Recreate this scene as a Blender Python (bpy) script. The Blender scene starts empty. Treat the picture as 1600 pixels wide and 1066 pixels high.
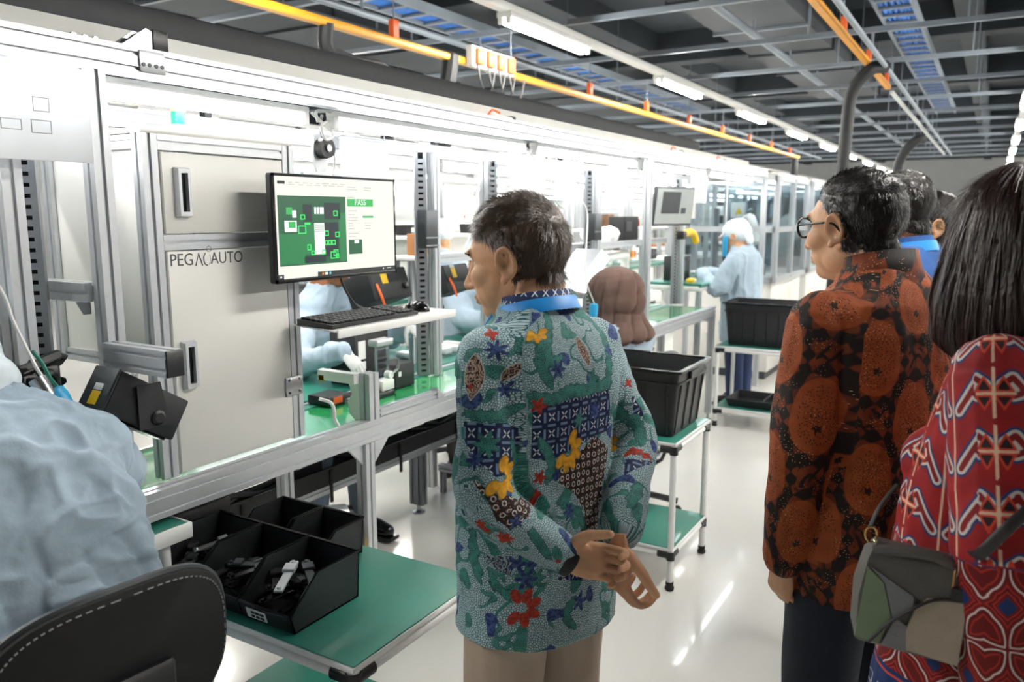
import bpy, bmesh, math, random
import numpy as np
from mathutils import Vector, Matrix, noise as mnoise
from mathutils.bvhtree import BVHTree
random.seed(7); RNG = np.random.default_rng(7)
SC = bpy.context.scene
COL = SC.collection
PI = math.pi
# ---------------- camera ----------------
CAM_H, YAW, PITCH, FPX = 1.6, math.radians(30.9), math.radians(9.1), 1244.0
cd = bpy.data.cameras.new('camera'); cam = bpy.data.objects.new('camera', cd); COL.objects.link(cam)
cd.sensor_width = 36; cd.lens = FPX / 1600 * 36; cd.clip_start = .05; cd.clip_end = 200
cam.location = (0, 0, CAM_H); cam.rotation_euler = (PI / 2 - PITCH, 0, YAW)
cd.dof.use_dof = True; cd.dof.focus_distance = 2.0; cd.dof.aperture_fstop = 4.0
SC.camera = cam
# ---------------- world, exposure ----------------
W = bpy.data.worlds.new('hall_ambient'); SC.world = W; W.use_nodes = True
W.node_tree.nodes['Background'].inputs[0].default_value = (.86, .93, 1, 1)
W.node_tree.nodes['Background'].inputs[1].default_value = .20
VS = SC.view_settings
VS.view_transform = 'Standard'; VS.look = 'None'; VS.gamma = 1; VS.use_curve_mapping = False
VS.exposure = 0.5
SC.cycles.transparent_max_bounces = 32
CEIL_LAMP = 128.0     # radiance of the ceiling lamps' tubes
LINE_LAMP = 13.5     # radiance of the tubes in the work line
# ---------------- helpers ----------------
_fw = Vector((-math.sin(YAW) * math.cos(PITCH), math.cos(YAW) * math.cos(PITCH), -math.sin(PITCH)))
_rt = Vector((math.cos(YAW), math.sin(YAW), 0)); _up = _rt.cross(_fw); _C = Vector((0, 0, CAM_H))
def _ray(px, py): return _fw * FPX + _rt * (px - 800) - _up * (py - 533)
def atX(px, py, X): d = _ray(px, py); return _C + d * (X / d.x)      # where a photo pixel meets a plane of the room
def atY(px, py, Y): d = _ray(px, py); return _C + d * (Y / d.y)
def atZ(px, py, Z): d = _ray(px, py); return _C + d * ((Z - CAM_H) / d.z)

def lin(h):
    if isinstance(h, str):
        c = [int(h[i:i + 2], 16) / 255 for i in (0, 2, 4)]
        return tuple(x / 12.92 if x <= .04045 else ((x + .055) / 1.055) ** 2.4 for x in c)
    return h
MATS = {}
def nd(nt, t, **kw):
    n = nt.nodes.new(t)
    for k, v in kw.items():
        if k.startswith('i_'):
            s = k[2:]; n.inputs[int(s) if s.isdigit() else s].default_value = v
        else: setattr(n, k, v)
    return n
def mat(name, col, rough=.5, metal=0, var=.04, scale=12, bump=0, bscale=60, emit=0, alpha=1, coat=0, stretch=None, spec=.5, sheen=0, trans=0):
    m = bpy.data.materials.new(name); m.use_nodes = True; nt = m.node_tree; L = nt.links
    b = nt.nodes['Principled BSDF']; c = lin(col)
    tc = nd(nt, 'ShaderNodeTexCoord'); src = tc.outputs['Object']
    if stretch:
        mp = nd(nt, 'ShaderNodeMapping'); mp.inputs['Scale'].default_value = stretch; L.new(src, mp.inputs[0]); src = mp.outputs[0]
    if var:
        n = nd(nt, 'ShaderNodeTexNoise', i_Scale=scale, i_Detail=3.0); L.new(src, n.inputs['Vector'])
        r = nd(nt, 'ShaderNodeValToRGB'); e = r.color_ramp.elements
        e[0].position, e[1].position = .3, .7
        e[0].color = (*[max(0, x * (1 - var)) for x in c], 1); e[1].color = (*[min(1, x * (1 + var)) for x in c], 1)
        L.new(n.outputs[0], r.inputs[0]); L.new(r.outputs[0], b.inputs['Base Color'])
    else: b.inputs['Base Color'].default_value = (*c, 1)
    b.inputs['Roughness'].default_value = rough; b.inputs['Metallic'].default_value = metal
    b.inputs['Specular IOR Level'].default_value = spec; b.inputs['Coat Weight'].default_value = coat
    b.inputs['Alpha'].default_value = alpha; b.inputs['Sheen Weight'].default_value = sheen
    if trans: b.inputs['Transmission Weight'].default_value = trans
    if emit:
        b.inputs['Emission Color'].default_value = (*c, 1); b.inputs['Emission Strength'].default_value = emit
    if bump:
        n2 = nd(nt, 'ShaderNodeTexNoise', i_Scale=bscale, i_Detail=4.0); L.new(src, n2.inputs['Vector'])
        bp = nd(nt, 'ShaderNodeBump', i_Strength=bump, i_Distance=.004); L.new(n2.outputs[0], bp.inputs['Height']); L.new(bp.outputs[0], b.inputs['Normal'])
    MATS[name] = m; return m
def pane_mat(name, col, face=.12):
    m = bpy.data.materials.new(name); m.use_nodes = True; nt = m.node_tree; L = nt.links
    for n in list(nt.nodes): nt.nodes.remove(n)
    o = nd(nt, 'ShaderNodeOutputMaterial'); t = nd(nt, 'ShaderNodeBsdfTransparent'); t.inputs[0].default_value = (*lin(col), 1)
    g = nd(nt, 'ShaderNodeBsdfGlossy', i_Roughness=.06); f = nd(nt, 'ShaderNodeFresnel', i_IOR=1.45)
    ad = nd(nt, 'ShaderNodeMath', operation='ADD'); ad.inputs[1].default_value = face * .3; L.new(f.outputs[0], ad.inputs[0])
    ge = nd(nt, 'ShaderNodeNewGeometry'); iv = nd(nt, 'ShaderNodeMath', operation='SUBTRACT'); iv.inputs[0].default_value = 1; L.new(ge.outputs['Backfacing'], iv.inputs[1]); ml = nd(nt, 'ShaderNodeMath', operation='MULTIPLY'); L.new(ad.outputs[0], ml.inputs[0]); L.new(iv.outputs[0], ml.inputs[1])
    mx = nd(nt, 'ShaderNodeMixShader'); L.new(ml.outputs[0], mx.inputs[0]); L.new(t.outputs[0], mx.inputs[1]); L.new(g.outputs[0], mx.inputs[2]); L.new(mx.outputs[0], o.inputs[0])
    MATS[name] = m; return m
mat('alu', 'cdd0d3', .36, .55, .03, 30, stretch=(1, 1, 1)); mat('alu_dark', '8d9196', .4, .7, .05)
mat('white_paint', 'eeeeea', .35, 0, .02, 6); mat('panel_white', 'e4e2dc', .38, 0, .02, 3); mat('duct_grey', 'c4c3bd', .5, 0, .03)
mat('white_plastic', 'f2f2f0', .45, 0, .02); mat('black_plastic', '17191b', .42, 0, .12, 40, .15, 300); mat('chair_black', '0f1011', .8, 0, .2, 40); mat('cardboard', '9c6a42', .85, 0, .08); mat('black_matte', '1d1f21', .65, 0, .15, 30)
mat('black_gloss', '0d0e10', .18, 0, .05); mat('dark_metal', '4a4d50', .45, .6, .06); mat('rubber', '151515', .75, 0, .1)
mat('mat_green', '297d6c', .38, 0, .05, 5, coat=.2); mat('mat_dark_green', '23695c', .5, 0, .06, 5); mat('belt_green', '2f9458', .10, 0, .06, 3, coat=.5)
mat('yellow', 'f3c318', .5); mat('yellow_bus', 'e39a1d', .45, 0, .06, 8); mat('orange', 'e2622a', .5); mat('red', 'c93324', .45); mat('blue_tool', '35a9dc', .4)
mat('blue_cable', '2f6fc0', .5, 0, .15, 20); mat('green_light', '1fae6c', .3, 0, .02, emit=.5); mat('orange_light', 'e8a070', .3, 0, .02, emit=.4)
mat('paper', 'f4f4f2', .8, 0, .01, trans=0); mat('print_grey', '9b9b9b', .8, 0, 0); mat('print_dark', '3a3a3a', .7, 0, 0)
mat('steel', 'b9bbbd', .25, .95, .04); mat('brass', 'd8b070', .25, .9, .03); mat('cable_white', 'e9e9e6', .45, 0, .02); mat('cable_black', '1a1b1c', .5, 0, .1)
mat('ceiling_dark', '383e44', .85, 0, .12, 1.5); mat('ceiling_steel', '78818a', .5, .3, .08, 4); mat('ceiling_duct', '30363c', .7, .1, .1, 2); mat('wall_white', 'd9dcdd', .7, 0, .03, 2)
mat('lamp_line', 'fbfdff', .4, 0, 0, emit=LINE_LAMP); mat('lamp_ceiling', 'fffcf6', .4, 0, 0, emit=CEIL_LAMP)
mat('gown', 'a9bccb', .8, 0, .05, 8, .25, 90, sheen=.15); mat('glove', 'f1f1ef', .85, 0, .02, 30, .3, 200)
pane_mat('pane', 'e9eef0'); pane_mat('bag_film', 'f0f2f4', .3)

def rot_to(d, up=(0, 0, 1)):
    d = Vector(d).normalized(); up = Vector(up)
    if abs(d.dot(up)) > .999: up = Vector((0, 1, 0))
    x = up.cross(d).normalized(); y = d.cross(x)
    return Matrix((x, y, d)).transposed()
class MB:
    def __init__(s): s.v = []; s.f = []
    def add(s, vs, fs, M=None):
        o = len(s.v)
        s.v += [tuple(M @ Vector(p)) for p in vs] if M else [tuple(p) for p in vs]
        s.f += [[i + o for i in q] for q in fs]; return s
    def box(s, x0, x1, y0, y1, z0, z1, b=0, M=None):
        if x1 < x0: x0, x1 = x1, x0
        if y1 < y0: y0, y1 = y1, y0
        if z1 < z0: z0, z1 = z1, z0
        if b <= 0:
            vs = [(x, y, z) for x in (x0, x1) for y in (y0, y1) for z in (z0, z1)]
            fs = [(0, 1, 3, 2), (4, 6, 7, 5), (0, 4, 5, 1), (2, 3, 7, 6), (0, 2, 6, 4), (1, 5, 7, 3)]
            return s.add(vs, fs, M)
        b = min(b, (x1 - x0) * .49, (y1 - y0) * .49, (z1 - z0) * .49)
        def ring(z, i):
            X0, X1, Y0, Y1 = x0 + i, x1 - i, y0 + i, y1 - i
            c = b if i == 0 else b * .3
            return [(X0 + c, Y0, z), (X1 - c, Y0, z), (X1, Y0 + c, z), (X1, Y1 - c, z), (X1 - c, Y1, z), (X0 + c, Y1, z), (X0, Y1 - c, z), (X0, Y0 + c, z)]
        return s.loft([ring(z0, b * .7), ring(z0 + b, 0), ring(z1 - b, 0), ring(z1, b * .7)], M=M)
    def loft(s, rings, cap=True, M=None, closed=True):
        n = len(rings[0]); vs = [p for r in rings for p in r]; fs = []
        for k in range(len(rings) - 1):
            for i in range(n if closed else n - 1):
                j = (i + 1) % n; fs.append((k * n + i, k * n + j, (k + 1) * n + j, (k + 1) * n + i))
        if cap:
            fs.append(tuple(range(n - 1, -1, -1))); fs.append(tuple(range((len(rings) - 1) * n, len(rings) * n)))
        return s.add(vs, fs, M)
    def beam(s, p0, p1, w, h, up=(0, 0, 1), b=0):
        p0, p1 = Vector(p0), Vector(p1); M = rot_to(p1 - p0, up).to_4x4(); M.translation = p0
        return s.box(-w / 2, w / 2, -h / 2, h / 2, 0, (p1 - p0).length, b, M)
    def alu(s, p0, p1, w=.045, h=.045, nw=1, nh=1, up=(0, 0, 1), sl=.009, sd=.007):
        def side(L, n):   # points along one side from -L/2 with slots, as (t, depth)
            pts = [(-L / 2, 0)]
            for k in range(n):
                c = -L / 2 + L * (k + .5) / n
                pts += [(c - sl / 2, 0), (c - sl / 2, sd), (c + sl / 2, sd), (c + sl / 2, 0)]
            return pts
        poly = [(t, -h / 2 + d) for t, d in side(w, nw)] + [(w / 2 - d, t) for t, d in side(h, nh)] + [(-t, h / 2 - d) for t, d in side(w, nw)] + [(-w / 2 + d, -t) for t, d in side(h, nh)]
        p0, p1 = Vector(p0), Vector(p1); M = rot_to(p1 - p0, up).to_4x4(); M.translation = p0; L = (p1 - p0).length
        return s.loft([[(x, y, 0) for x, y in poly], [(x, y, L) for x, y in poly]], True, M)
    def cyl(s, p0, p1, r0, r1=None, n=12, cap=True):
        r1 = r0 if r1 is None else r1; p0, p1 = Vector(p0), Vector(p1); M = rot_to(p1 - p0).to_4x4(); M.translation = p0; L = (p1 - p0).length
        rg = lambda r, z: [(r * math.cos(2 * PI * i / n), r * math.sin(2 * PI * i / n), z) for i in range(n)]
        return s.loft([rg(r0, 0), rg(r1, L)], cap, M)
    def lathe(s, prof, M=None, n=16, cap=True):
        return s.loft([[(r * math.cos(2 * PI * i / n), r * math.sin(2 * PI * i / n), z) for i in range(n)] for r, z in prof], cap, M)
    def tube(s, pts, r, n=8, smooth=0, flat=1, up=(0, 0, 1)):
        P = [Vector(p) for p in pts]
        if smooth: P = catmull(P, smooth)
        R = r if callable(r) else (lambda t: r)
        rings = []; u = None
        for i, p in enumerate(P):
            d = (P[min(i + 1, len(P) - 1)] - P[max(i - 1, 0)]).normalized()
            if u is None:
                u = Vector(up)
                if abs(u.dot(d)) > .95: u = Vector((1, 0, 0)) if abs(d.x) < .9 else Vector((0, 1, 0))
            u = (u - d * u.dot(d)).normalized(); w = d.cross(u); q = R(i / max(1, len(P) - 1))
            rings.append([p + u * (q * flat * math.cos(2 * PI * k / n)) + w * (q * math.sin(2 * PI * k / n)) for k in range(n)])
        return s.loft(rings, True)
    def prism(s, poly, M, t):
        return s.loft([[(x, y, 0) for x, y in poly], [(x, y, t) for x, y in poly]], True, M)
    def ell(s, c, r, M=None, n=16, m=10):
        vs = [(c[0], c[1], c[2] - r[2])]; fs = []
        for j in range(1, m):
            a = -PI / 2 + PI * j / m
            for i in range(n): vs.append((c[0] + r[0] * math.cos(a) * math.cos(2 * PI * i / n), c[1] + r[1] * math.cos(a) * math.sin(2 * PI * i / n), c[2] + r[2] * math.sin(a)))
        vs.append((c[0], c[1], c[2] + r[2])); T = len(vs) - 1
        for i in range(n):
            j = (i + 1) % n; fs.append((0, 1 + j, 1 + i)); fs.append((T, T - n + i, T - n + j))
            for k in range(m - 2): fs.append((1 + k * n + i, 1 + k * n + j, 1 + (k + 1) * n + j, 1 + (k + 1) * n + i))
        return s.add(vs, fs, M)
    def mesh(s, name):
        me = bpy.data.meshes.new(name); me.from_pydata(s.v, [], s.f); me.update(); return me
    def build(s, name, m, parent=None, smooth=35):
        me = s.mesh(name)
        bm = bmesh.new(); bm.from_mesh(me); bmesh.ops.recalc_face_normals(bm, faces=bm.faces); bm.to_mesh(me); bm.free()
        if smooth:
            me.polygons.foreach_set('use_smooth', [True] * len(me.polygons)); me.set_sharp_from_angle(angle=math.radians(smooth))
        me.materials.append(MATS[m] if isinstance(m, str) else m)
        return link(name, me, parent)
def catmull(P, k):
    out = []; Q = [P[0] * 2 - P[1]] + list(P) + [P[-1] * 2 - P[-2]]
    for i in range(1, len(Q) - 2):
        a, b, c, d = Q[i - 1:i + 3]
        for j in range(k):
            t = j / k; out.append(.5 * ((2 * b) + (c - a) * t + (2 * a - 5 * b + 4 * c - d) * t * t + (3 * b - a - 3 * c + d) * t ** 3))
    out.append(P[-1]); return out
def link(name, data, parent=None):
    o = bpy.data.objects.new(name, data); COL.objects.link(o)
    if parent is not None:
        o.parent = parent; o.matrix_parent_inverse = parent_world(parent).inverted()
    return o
def parent_world(o):
    M = o.matrix_basis.copy()
    if o.parent is not None: M = parent_world(o.parent) @ o.matrix_parent_inverse @ M
    return M
def tag(o, label, cat=None, group=None, kind=None):
    if label: o['label'] = label
    if cat: o['category'] = cat
    if group: o['group'] = group
    if kind: o['kind'] = kind
    return o
def thing(name, label, cat, loc=(0, 0, 0), group=None):
    o = link(name, None); o.location = loc; o.empty_display_size = .05
    return tag(o, label, cat, group)
def struct(name, mb, m, parent=None, label=None):
    o = mb.build(name, m, parent)
    if parent is None: o['kind'] = 'structure'
    if label: o['label'] = label
    return o
def copy_tree(o, d, label=None, group=None, parent=None, rz=0):
    c = o.copy(); COL.objects.link(c)
    if parent is None:
        c.location = Vector(o.location) + Vector(d); c.rotation_euler.z += rz
        if label: c['label'] = label
        if group: c['group'] = group
    else: c.parent = parent
    for ch in [x for x in KIDS.get(o.name, [])]: copy_tree(ch, d, parent=c)
    return c
class _K(dict): pass
KIDS = {}
def index_kids(root):
    for x in list(COL.objects):
        if x.parent is not None: KIDS.setdefault(x.parent.name, [])
    KIDS[root.name] = [x for x in COL.objects if x.parent == root]
    for k in KIDS[root.name]: KIDS[k.name] = [x for x in COL.objects if x.parent == k]
def text_obj(name, s, size, M, m, parent, thick=.0004, align='LEFT', spacing=1.0, sx=1.0):
    cu = bpy.data.curves.new(name, 'FONT'); cu.body = s; cu.size = size; cu.align_x = align; cu.align_y = 'CENTER'; cu.extrude = thick; cu.resolution_u = 3; cu.space_character = spacing
    t = bpy.data.objects.new(name, cu); COL.objects.link(t)
    me = bpy.data.meshes.new_from_object(t.evaluated_get(bpy.context.evaluated_depsgraph_get())); bpy.data.objects.remove(t)
    me.transform(M @ Matrix.Diagonal((sx, 1, 1, 1))); me.materials.clear(); me.materials.append(MATS[m] if isinstance(m, str) else m)
    return link(name, me, parent)
def frameM(o, x, y, z=None):
    x, y = Vector(x).normalized(), Vector(y).normalized(); z = x.cross(y)
    M = Matrix((x, y, z)).transposed().to_4x4(); M.translation = Vector(o); return M
FACE_AISLE = lambda o: frameM(o, (0, 1, 0), (0, 0, 1))     # a plane seen from the aisle (normal +X)
# ================= the hall =================
def floor_mat():
    m = mat('floor_epoxy', 'e3e1db', .16, 0, .03, .8, coat=.3); return m
floor_mat()
XW0, XW1, YW0, YW1, ZC = -17, 9, -6, 42, 4.3
struct('floor', MB().box(XW0, XW1, YW0, YW1, -.2, 0), 'floor_epoxy', label='glossy off-white epoxy floor of the factory hall')
struct('ceiling', MB().box(XW0, XW1, YW0, YW1, ZC, ZC + .2), 'ceiling_dark', label='dark grey ceiling above the hanging services')
struct('wall_left', MB().box(XW0 - .2, XW0, YW0, YW1, 0, ZC), 'wall_white', label='pale wall at the far left of the hall')
struct('wall_far', MB().box(XW0, XW1, YW1, YW1 + .2, 0, ZC), 'wall_white', label='pale end wall of the hall')
struct('wall_right', MB().box(XW1, XW1 + .2, YW0, YW1, 0, ZC), 'wall_white', label='pale wall along the right of the hall')
struct('wall_back', MB().box(XW0, XW1, YW0 - .2, YW0, 0, ZC), 'wall_white', label='pale wall behind the camera')
# dark structural beams under the slab, across and along
sb = thing('ceiling_beam_grid', 'dark grey steel beams crossing under the ceiling slab', 'beams', (0, 15, 3.9))
for k in range(9): MB().box(XW0 + .2, XW1 - .2, 3.2 + 4.4 * k, 3.55 + 4.4 * k, 3.86, ZC - .002).build('cross_beam', 'ceiling_duct', sb)
for x in (-13, -8.2, -4.9, -.6, 3.4): MB().box(x, x + .3, YW0 + .1, YW1 - .1, 3.98, ZC - .004).build('main_beam', 'ceiling_duct', sb)
# ventilation ducts: boxes with flanges
def duct(x0, x1, y0, y1, z0, z1, label):
    t = thing('air_duct', label, 'duct', ((x0 + x1) / 2, (y0 + y1) / 2, z0))
    MB().box(x0, x1, y0, y1, z0, z1, .01).build('duct_body', 'ceiling_duct', t)
    n = max(2, int((y1 - y0) / 1.3))
    for k in range(n + 1):
        y = y0 + .03 + (y1 - y0 - .06) * k / n
        MB().box(x0 - .025, x1 + .025, y - .02, y + .02, z0 - .025, z1 + .02).build('flange', 'ceiling_steel' if k % 3 == 0 else 'ceiling_duct', t)
duct(-2.6, -1.7, 4.2, 14.0, 3.42, 3.8, 'dark rectangular air duct above the aisle lamps')
duct(-6.6, -5.6, 4.6, 20.0, 3.42, 3.84, 'dark rectangular air duct high over the work lines')
duct(.6, 1.5, 6.0, 24.0, 3.42, 3.8, 'dark rectangular air duct above the visitors')
# hanging strut bars across the hall
for k in range(15):
    y = 2.9 + 1.52 * k
    t = thing('strut_bar', 'grey hanging strut bar across the hall ceiling, %s from the camera' % ['first', 'second', 'third', 'fourth', 'fifth', 'sixth', 'seventh', 'eighth', 'ninth', 'tenth', 'eleventh', 'twelfth', 'thirteenth', 'fourteenth', 'fifteenth'][k], 'strut bar', (0, y, 3.1), 'strut bars hung in rows under the ceiling')
    MB().beam((-9.5, y, 3.1), (3.2, y, 3.1), .042, .042).build('bar', 'ceiling_steel', t)
    for x in (-7.2, -4.6, -1.5, -.3, 2.0):
        MB().cyl((x, y, 3.12), (x, y, 4.27), .007, n=6).build('hanger_rod', 'ceiling_steel', t)
# ceiling lamp rows: trunking + lamps
def lamp_row(x, y0, n, pitch, rowname, z=2.9, t0=None):
    tr = thing('lamp_trunking', 'long pale trunking carrying the ceiling lamps %s' % rowname, 'trunking', (x, y0, z + .1))
    MB().box(x - .035, x + .035, y0 - 2.5, y0 + pitch * n, z + .045, z + .105, .004).build('trunk', 'white_paint', tr)
    for k in range(n * 2):
        y = y0 - 2 + k * pitch / 2
        MB().cyl((x, y, z + .1), (x, y, 3.09), .005, n=6).build('hanger', 'ceiling_steel', tr)
    for k in range(n):
        y = y0 + k * pitch
        lab = ['first', 'second', 'third', 'fourth', 'fifth', 'sixth', 'seventh', 'eighth', 'ninth', 'tenth', 'eleventh', 'twelfth', 'thirteenth', 'fourteenth', 'fifteenth'][k]
        t = thing('ceiling_lamp', 'bright white tube lamp, %s one in the row %s' % (lab, rowname), 'lamp', (x, y, z), 'ceiling lamps')
        MB().box(x - .06, x + .06, y, y + 1.26, z + .01, z + .05, .006).build('housing', 'white_paint', t)
        for s in (-1, 1):
            MB().cyl((x + s * .03, y + .03, z - .012), (x + s * .03, y + 1.23, z - .012), .016, n=10).build('tube', 'lamp_ceiling', t)
            for e in (0, 1): MB().box(x + s * .03 - .018, x + s * .03 + .018, y + e * 1.232, y + .028 + e * 1.232, z - .032, z + .01, .003).build('end_cap', 'white_plastic', t)
lamp_row(-2.95, 4.82 - 2 * 2.92, 13, 2.92, 'over the work line')
lamp_row(.22, 7.82 - 2 * 2.92, 12, 2.92, 'over the aisle')
lamp_row(-6.2, 3.6, 11, 2.92, 'over the rear lines')
lamp_row(-9.5, 3.6, 11, 2.92, 'farthest to the left')
lamp_row(3.4, 1.9, 10, 2.92, 'beyond the visitors')
# yellow busbars with orange tap-off boxes
def busbar(x, y0, y1, z, label, tail=0):
    t = thing('busbar', label, 'busbar', (x, y0, z))
    MB().box(x - .03, x + .03, y0, y1, z, z + .045, .006).build('rail', 'yellow_bus', t)
    y = y0 + .5
    while y < y1:
        MB().box(x - .022, x + .022, y, y + .06, z + .046, z + .16, .004).build('clamp', 'orange', t); MB().cyl((x, y + .03, z + .16), (x, y + .03, 3.1), .006, n=6).build('hanger', 'ceiling_steel', t); y += 1.5
    if tail: MB().box(x - .02, x + .02, y1 + .4, y1 + tail, z, z + .035, .004).build('track', 'white_paint', t)
    return t
bb = busbar(-3.5, .8, 17.1, 2.7, 'orange-yellow busbar running above the work line')
# cable loops and four orange switch boxes near its middle
tb = thing('tap_off_box', 'beige tap-off unit with four orange switches on the yellow busbar', 'switch box', (-3.45, 5.9, 2.72))
p = atX(735, 95, -3.42); q = atX(800, 118, -3.42)
MB().box(-3.46, -3.40, p.y, q.y, 2.68, 2.83, .006).build('unit_body', 'duct_grey', tb)
for k in range(4):
    y = p.y + (q.y - p.y) * (.06 + .25 * k); MB().box(-3.40, -3.37, y, y + (q.y - p.y) * .15, 2.70, 2.81, .004).build('switch', 'orange', tb)
    MB().tube([(-3.38, y, 2.69), (-3.36, y + .02, 2.55), (-3.37, y + .12, 2.48), (-3.38, y + .2, 2.56), (-3.38, y + .24, 2.68)], .008, 6, 5).build('cable_loop', 'cable_black', tb)
busbar(-1.16, 3.6, 10.3, 3.0, 'orange-yellow busbar above the aisle ending in a pale track', 12)
# cable ladders with blue cables
def ladder(x, w, y0, y1, z, label):
    t = thing('cable_ladder', label, 'cable tray', (x, y0, z))
    for s in (-1, 1): MB().box(x + s * w / 2 - .012, x + s * w / 2 + .012, y0, y1, z, z + .08).build('side_rail', 'ceiling_steel', t)
    k = 0; y = y0 + .1
    while y < y1: MB().box(x - w / 2, x + w / 2, y, y + .05, z + .005, z + .025).build('rung', 'ceiling_steel', t); y += .3
    for j in range(6):
        xx = x - w * .36 + w * .144 * j; MB().tube([(xx + .012 * math.sin(3 * yy + j), yy, z + .045) for yy in np.linspace(y0, y1, 14)], .02, 6).build('cable', 'blue_cable', t)
ladder(-4.22, .3, 3.0, 13.0, 3.2, 'grey cable ladder with blue cables left of the lamps')
ladder(-.86, .28, 4.0, 16.0, 3.3, 'grey cable ladder with blue cables over the aisle')
ladder(-7.6, .3, 5.0, 16.0, 3.3, 'grey cable ladder with blue cables over the rear lines')
# galvanised pipes along the hall
for x, z, r, lab in ((-3.95, 3.0, .025, 'thin galvanised pipe beside the yellow busbar'), (-1.0, 2.98, .022, 'thin pale pipe beside the aisle busbar'), (-5.1, 3.25, .05, 'thick grey pipe high over the work lines'), (-2.0, 3.2, .035, 'grey pipe running under the dark duct')):
    t = tag(MB().cyl((x, 1.2, z), (x, 22, z), r, n=10).build('pipe', 'ceiling_steel'), lab, 'pipe')
    for k in range(14): MB().cyl((x, 1.5 + 1.52 * k, z), (x, 1.5 + 1.52 * k, z + .12), .012, n=6).build('pipe_hanger', 'ceiling_steel', t)
# black ribbed hoses that drop to the line
for pts, r, lab in (([(-1.0, 8.6, 2.98), (-1.12, 8.5, 2.95), (-1.27, 8.5, 2.75), (-1.3, 8.5, 2.4), (-1.32, 8.5, 1.6), (-1.34, 8.5, .79)], .06, 'thick black hose dropping from the aisle busbar'),
                    ([(-1.0, 13.6, 2.7), (-1.1, 13.5, 2.66), (-1.28, 13.5, 2.4), (-1.33, 13.5, 1.9), (-1.4, 13.5, 0.02)], .07, 'thick black hose dropping farther down the aisle'),
                    ([(-3.5, 16.8, 2.68), (-3.5, 16.8, 2.3), (-3.5, 16.8, 1.0)], .07, 'black hose at the far end of the yellow busbar')):
    tag(MB().tube(pts, r, 12, 8).build('air_hose', 'black_matte'), lab, 'hose')
t = tag(MB().tube([Vector((-3.5, 4.98, 2.74)), Vector((-3.5, 4.95, 2.6)), Vector((-3.52, 4.9, 2.3)), Vector((-3.52, 4.9, 2.0))], .06, 10, 6).build('air_hose', 'black_matte'), 'black hose hanging behind the header beam of the line', 'hose')
t = tag(MB().tube([(-3.5, 3.7, 2.72), (-3.52, 3.72, 2.58), (-3.5, 3.9, 2.53), (-3.5, 4.2, 2.53), (-3.5, 4.3, 2.4), (-3.48, 4.22, 2.2), (-3.46, 4.18, 1.95)], .045, 10, 6).build('air_hose', 'black_matte'), 'bent black hose behind the header beam near the cabinet', 'hose')
# ================= the near work line =================
XL = -1.8
lf = thing('assembly_line', 'silver aluminium profile frame of the near work line with a long header beam', 'assembly line', (XL, 4, 0))
MB().alu((XL, .25, 1.958), (XL, 7.45, 1.958), .045, .067, 1, 2).build('header_beam', 'alu', lf)
MB().box(-2.54, -2.46, .25, 7.6, 2.19, 2.275, .006).build('black_trunking', 'black_matte', lf)
for y in (.6, 2.0, 3.4, 4.8, 6.2, 7.3): MB().beam((-2.5, y, 1.93), (-2.5, y, 2.19), .03, .03).build('trunking_post', 'dark_metal', lf); MB().beam((-2.5, y, 1.9), (-2.352, y, 1.9), .03, .03).build('trunking_arm', 'dark_metal', lf)
MB().box(-1.935, -1.925, .25, 7.35, 1.985, 2.06).build('cable_duct', 'duct_grey', lf)
MB().box(-1.97, -1.925, .25, 7.35, 1.975, 1.985).build('cable_duct', 'duct_grey', lf)
MB().alu((-2.33, .25, 1.89), (-2.33, 7.4, 1.89), .045, .06, 1, 2).build('rear_beam', 'alu', lf)
MB().alu((XL, .3, .86), (XL, 6.02, .86), .045, .075, 1, 2).build('front_rail', 'alu', lf)
MB().alu((-2.2, .3, .855), (-2.2, 6.02, .855), .045, .045).build('rear_rail', 'alu', lf)
for y in (.5, 2.02, 3.3, 4.6, 5.99):
    MB().alu((XL, y, .06), (XL, y, .82), .045, .045, up=(0, 1, 0)).build('leg', 'alu', lf)
    MB().lathe([(.026, 0), (.026, .012), (.01, .018), (.008, .062)], Matrix.Translation((XL, y, 0)), 12).build('levelling_foot', 'steel', lf)
    MB().alu((-2.2, y, .02), (-2.2, y, .83), .045, .045, up=(0, 1, 0)).build('leg', 'alu', lf)
    MB().alu((-2.18, y, .80), (XL - .023, y, .80), .04, .04).build('cross_tie', 'alu', lf)
for y in (1.13, 4.6, 7.45): MB().alu((XL, y, .9 if y < 7 else 0), (XL, y, 1.924), .045, .045, up=(0, 1, 0)).build('tall_post', 'alu', lf)
for y in (1.13, 2.85, 4.6, 6.0, 7.3):
    MB().alu((-2.31, y, 1.955), (XL - .02, y, 1.955), .04, .04).build('top_tie', 'alu', lf)
for y in (2.02, 3.3, 4.6):      # corner gussets under the rail
    for s in (-1, 1): MB().prism([(0, 0), (.075, 0), (0, -.075)], frameM((XL + .012, y + s * .0235, .822), (0, s, 0), (0, 0, 1)), .004 * 3).build('gusset', 'alu', lf)
p = atX(237, 92, XL + .024)
bp = MB().box(XL + .0232, XL + .027, p.y - .035, p.y + .035, 1.935, 1.985, .003).build('joint_plate', 'alu', lf)
for dy in (-.025, -.009, .009, .025): MB().cyl((XL + .027, p.y + dy, 1.96 + .008 * (-1) ** round(dy * 1000)), (XL + .0285, p.y + dy, 1.96 + .008 * (-1) ** round(dy * 1000)), .005, n=8).build('bolt', 'dark_metal', bp)
for px in (113, 131, 147):
    p = atX(px, 46, -1.92); MB().cyl((-1.926, p.y, 2.02), (-1.915, p.y, 2.02), .008, n=6).build('bolt', 'steel', lf)
p = atX(228, 62, -1.84)
cb = thing('clamp_unit', 'small black and steel clamp on top of the header beam', 'clamp', (-1.83, p.y, 1.992))
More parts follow.
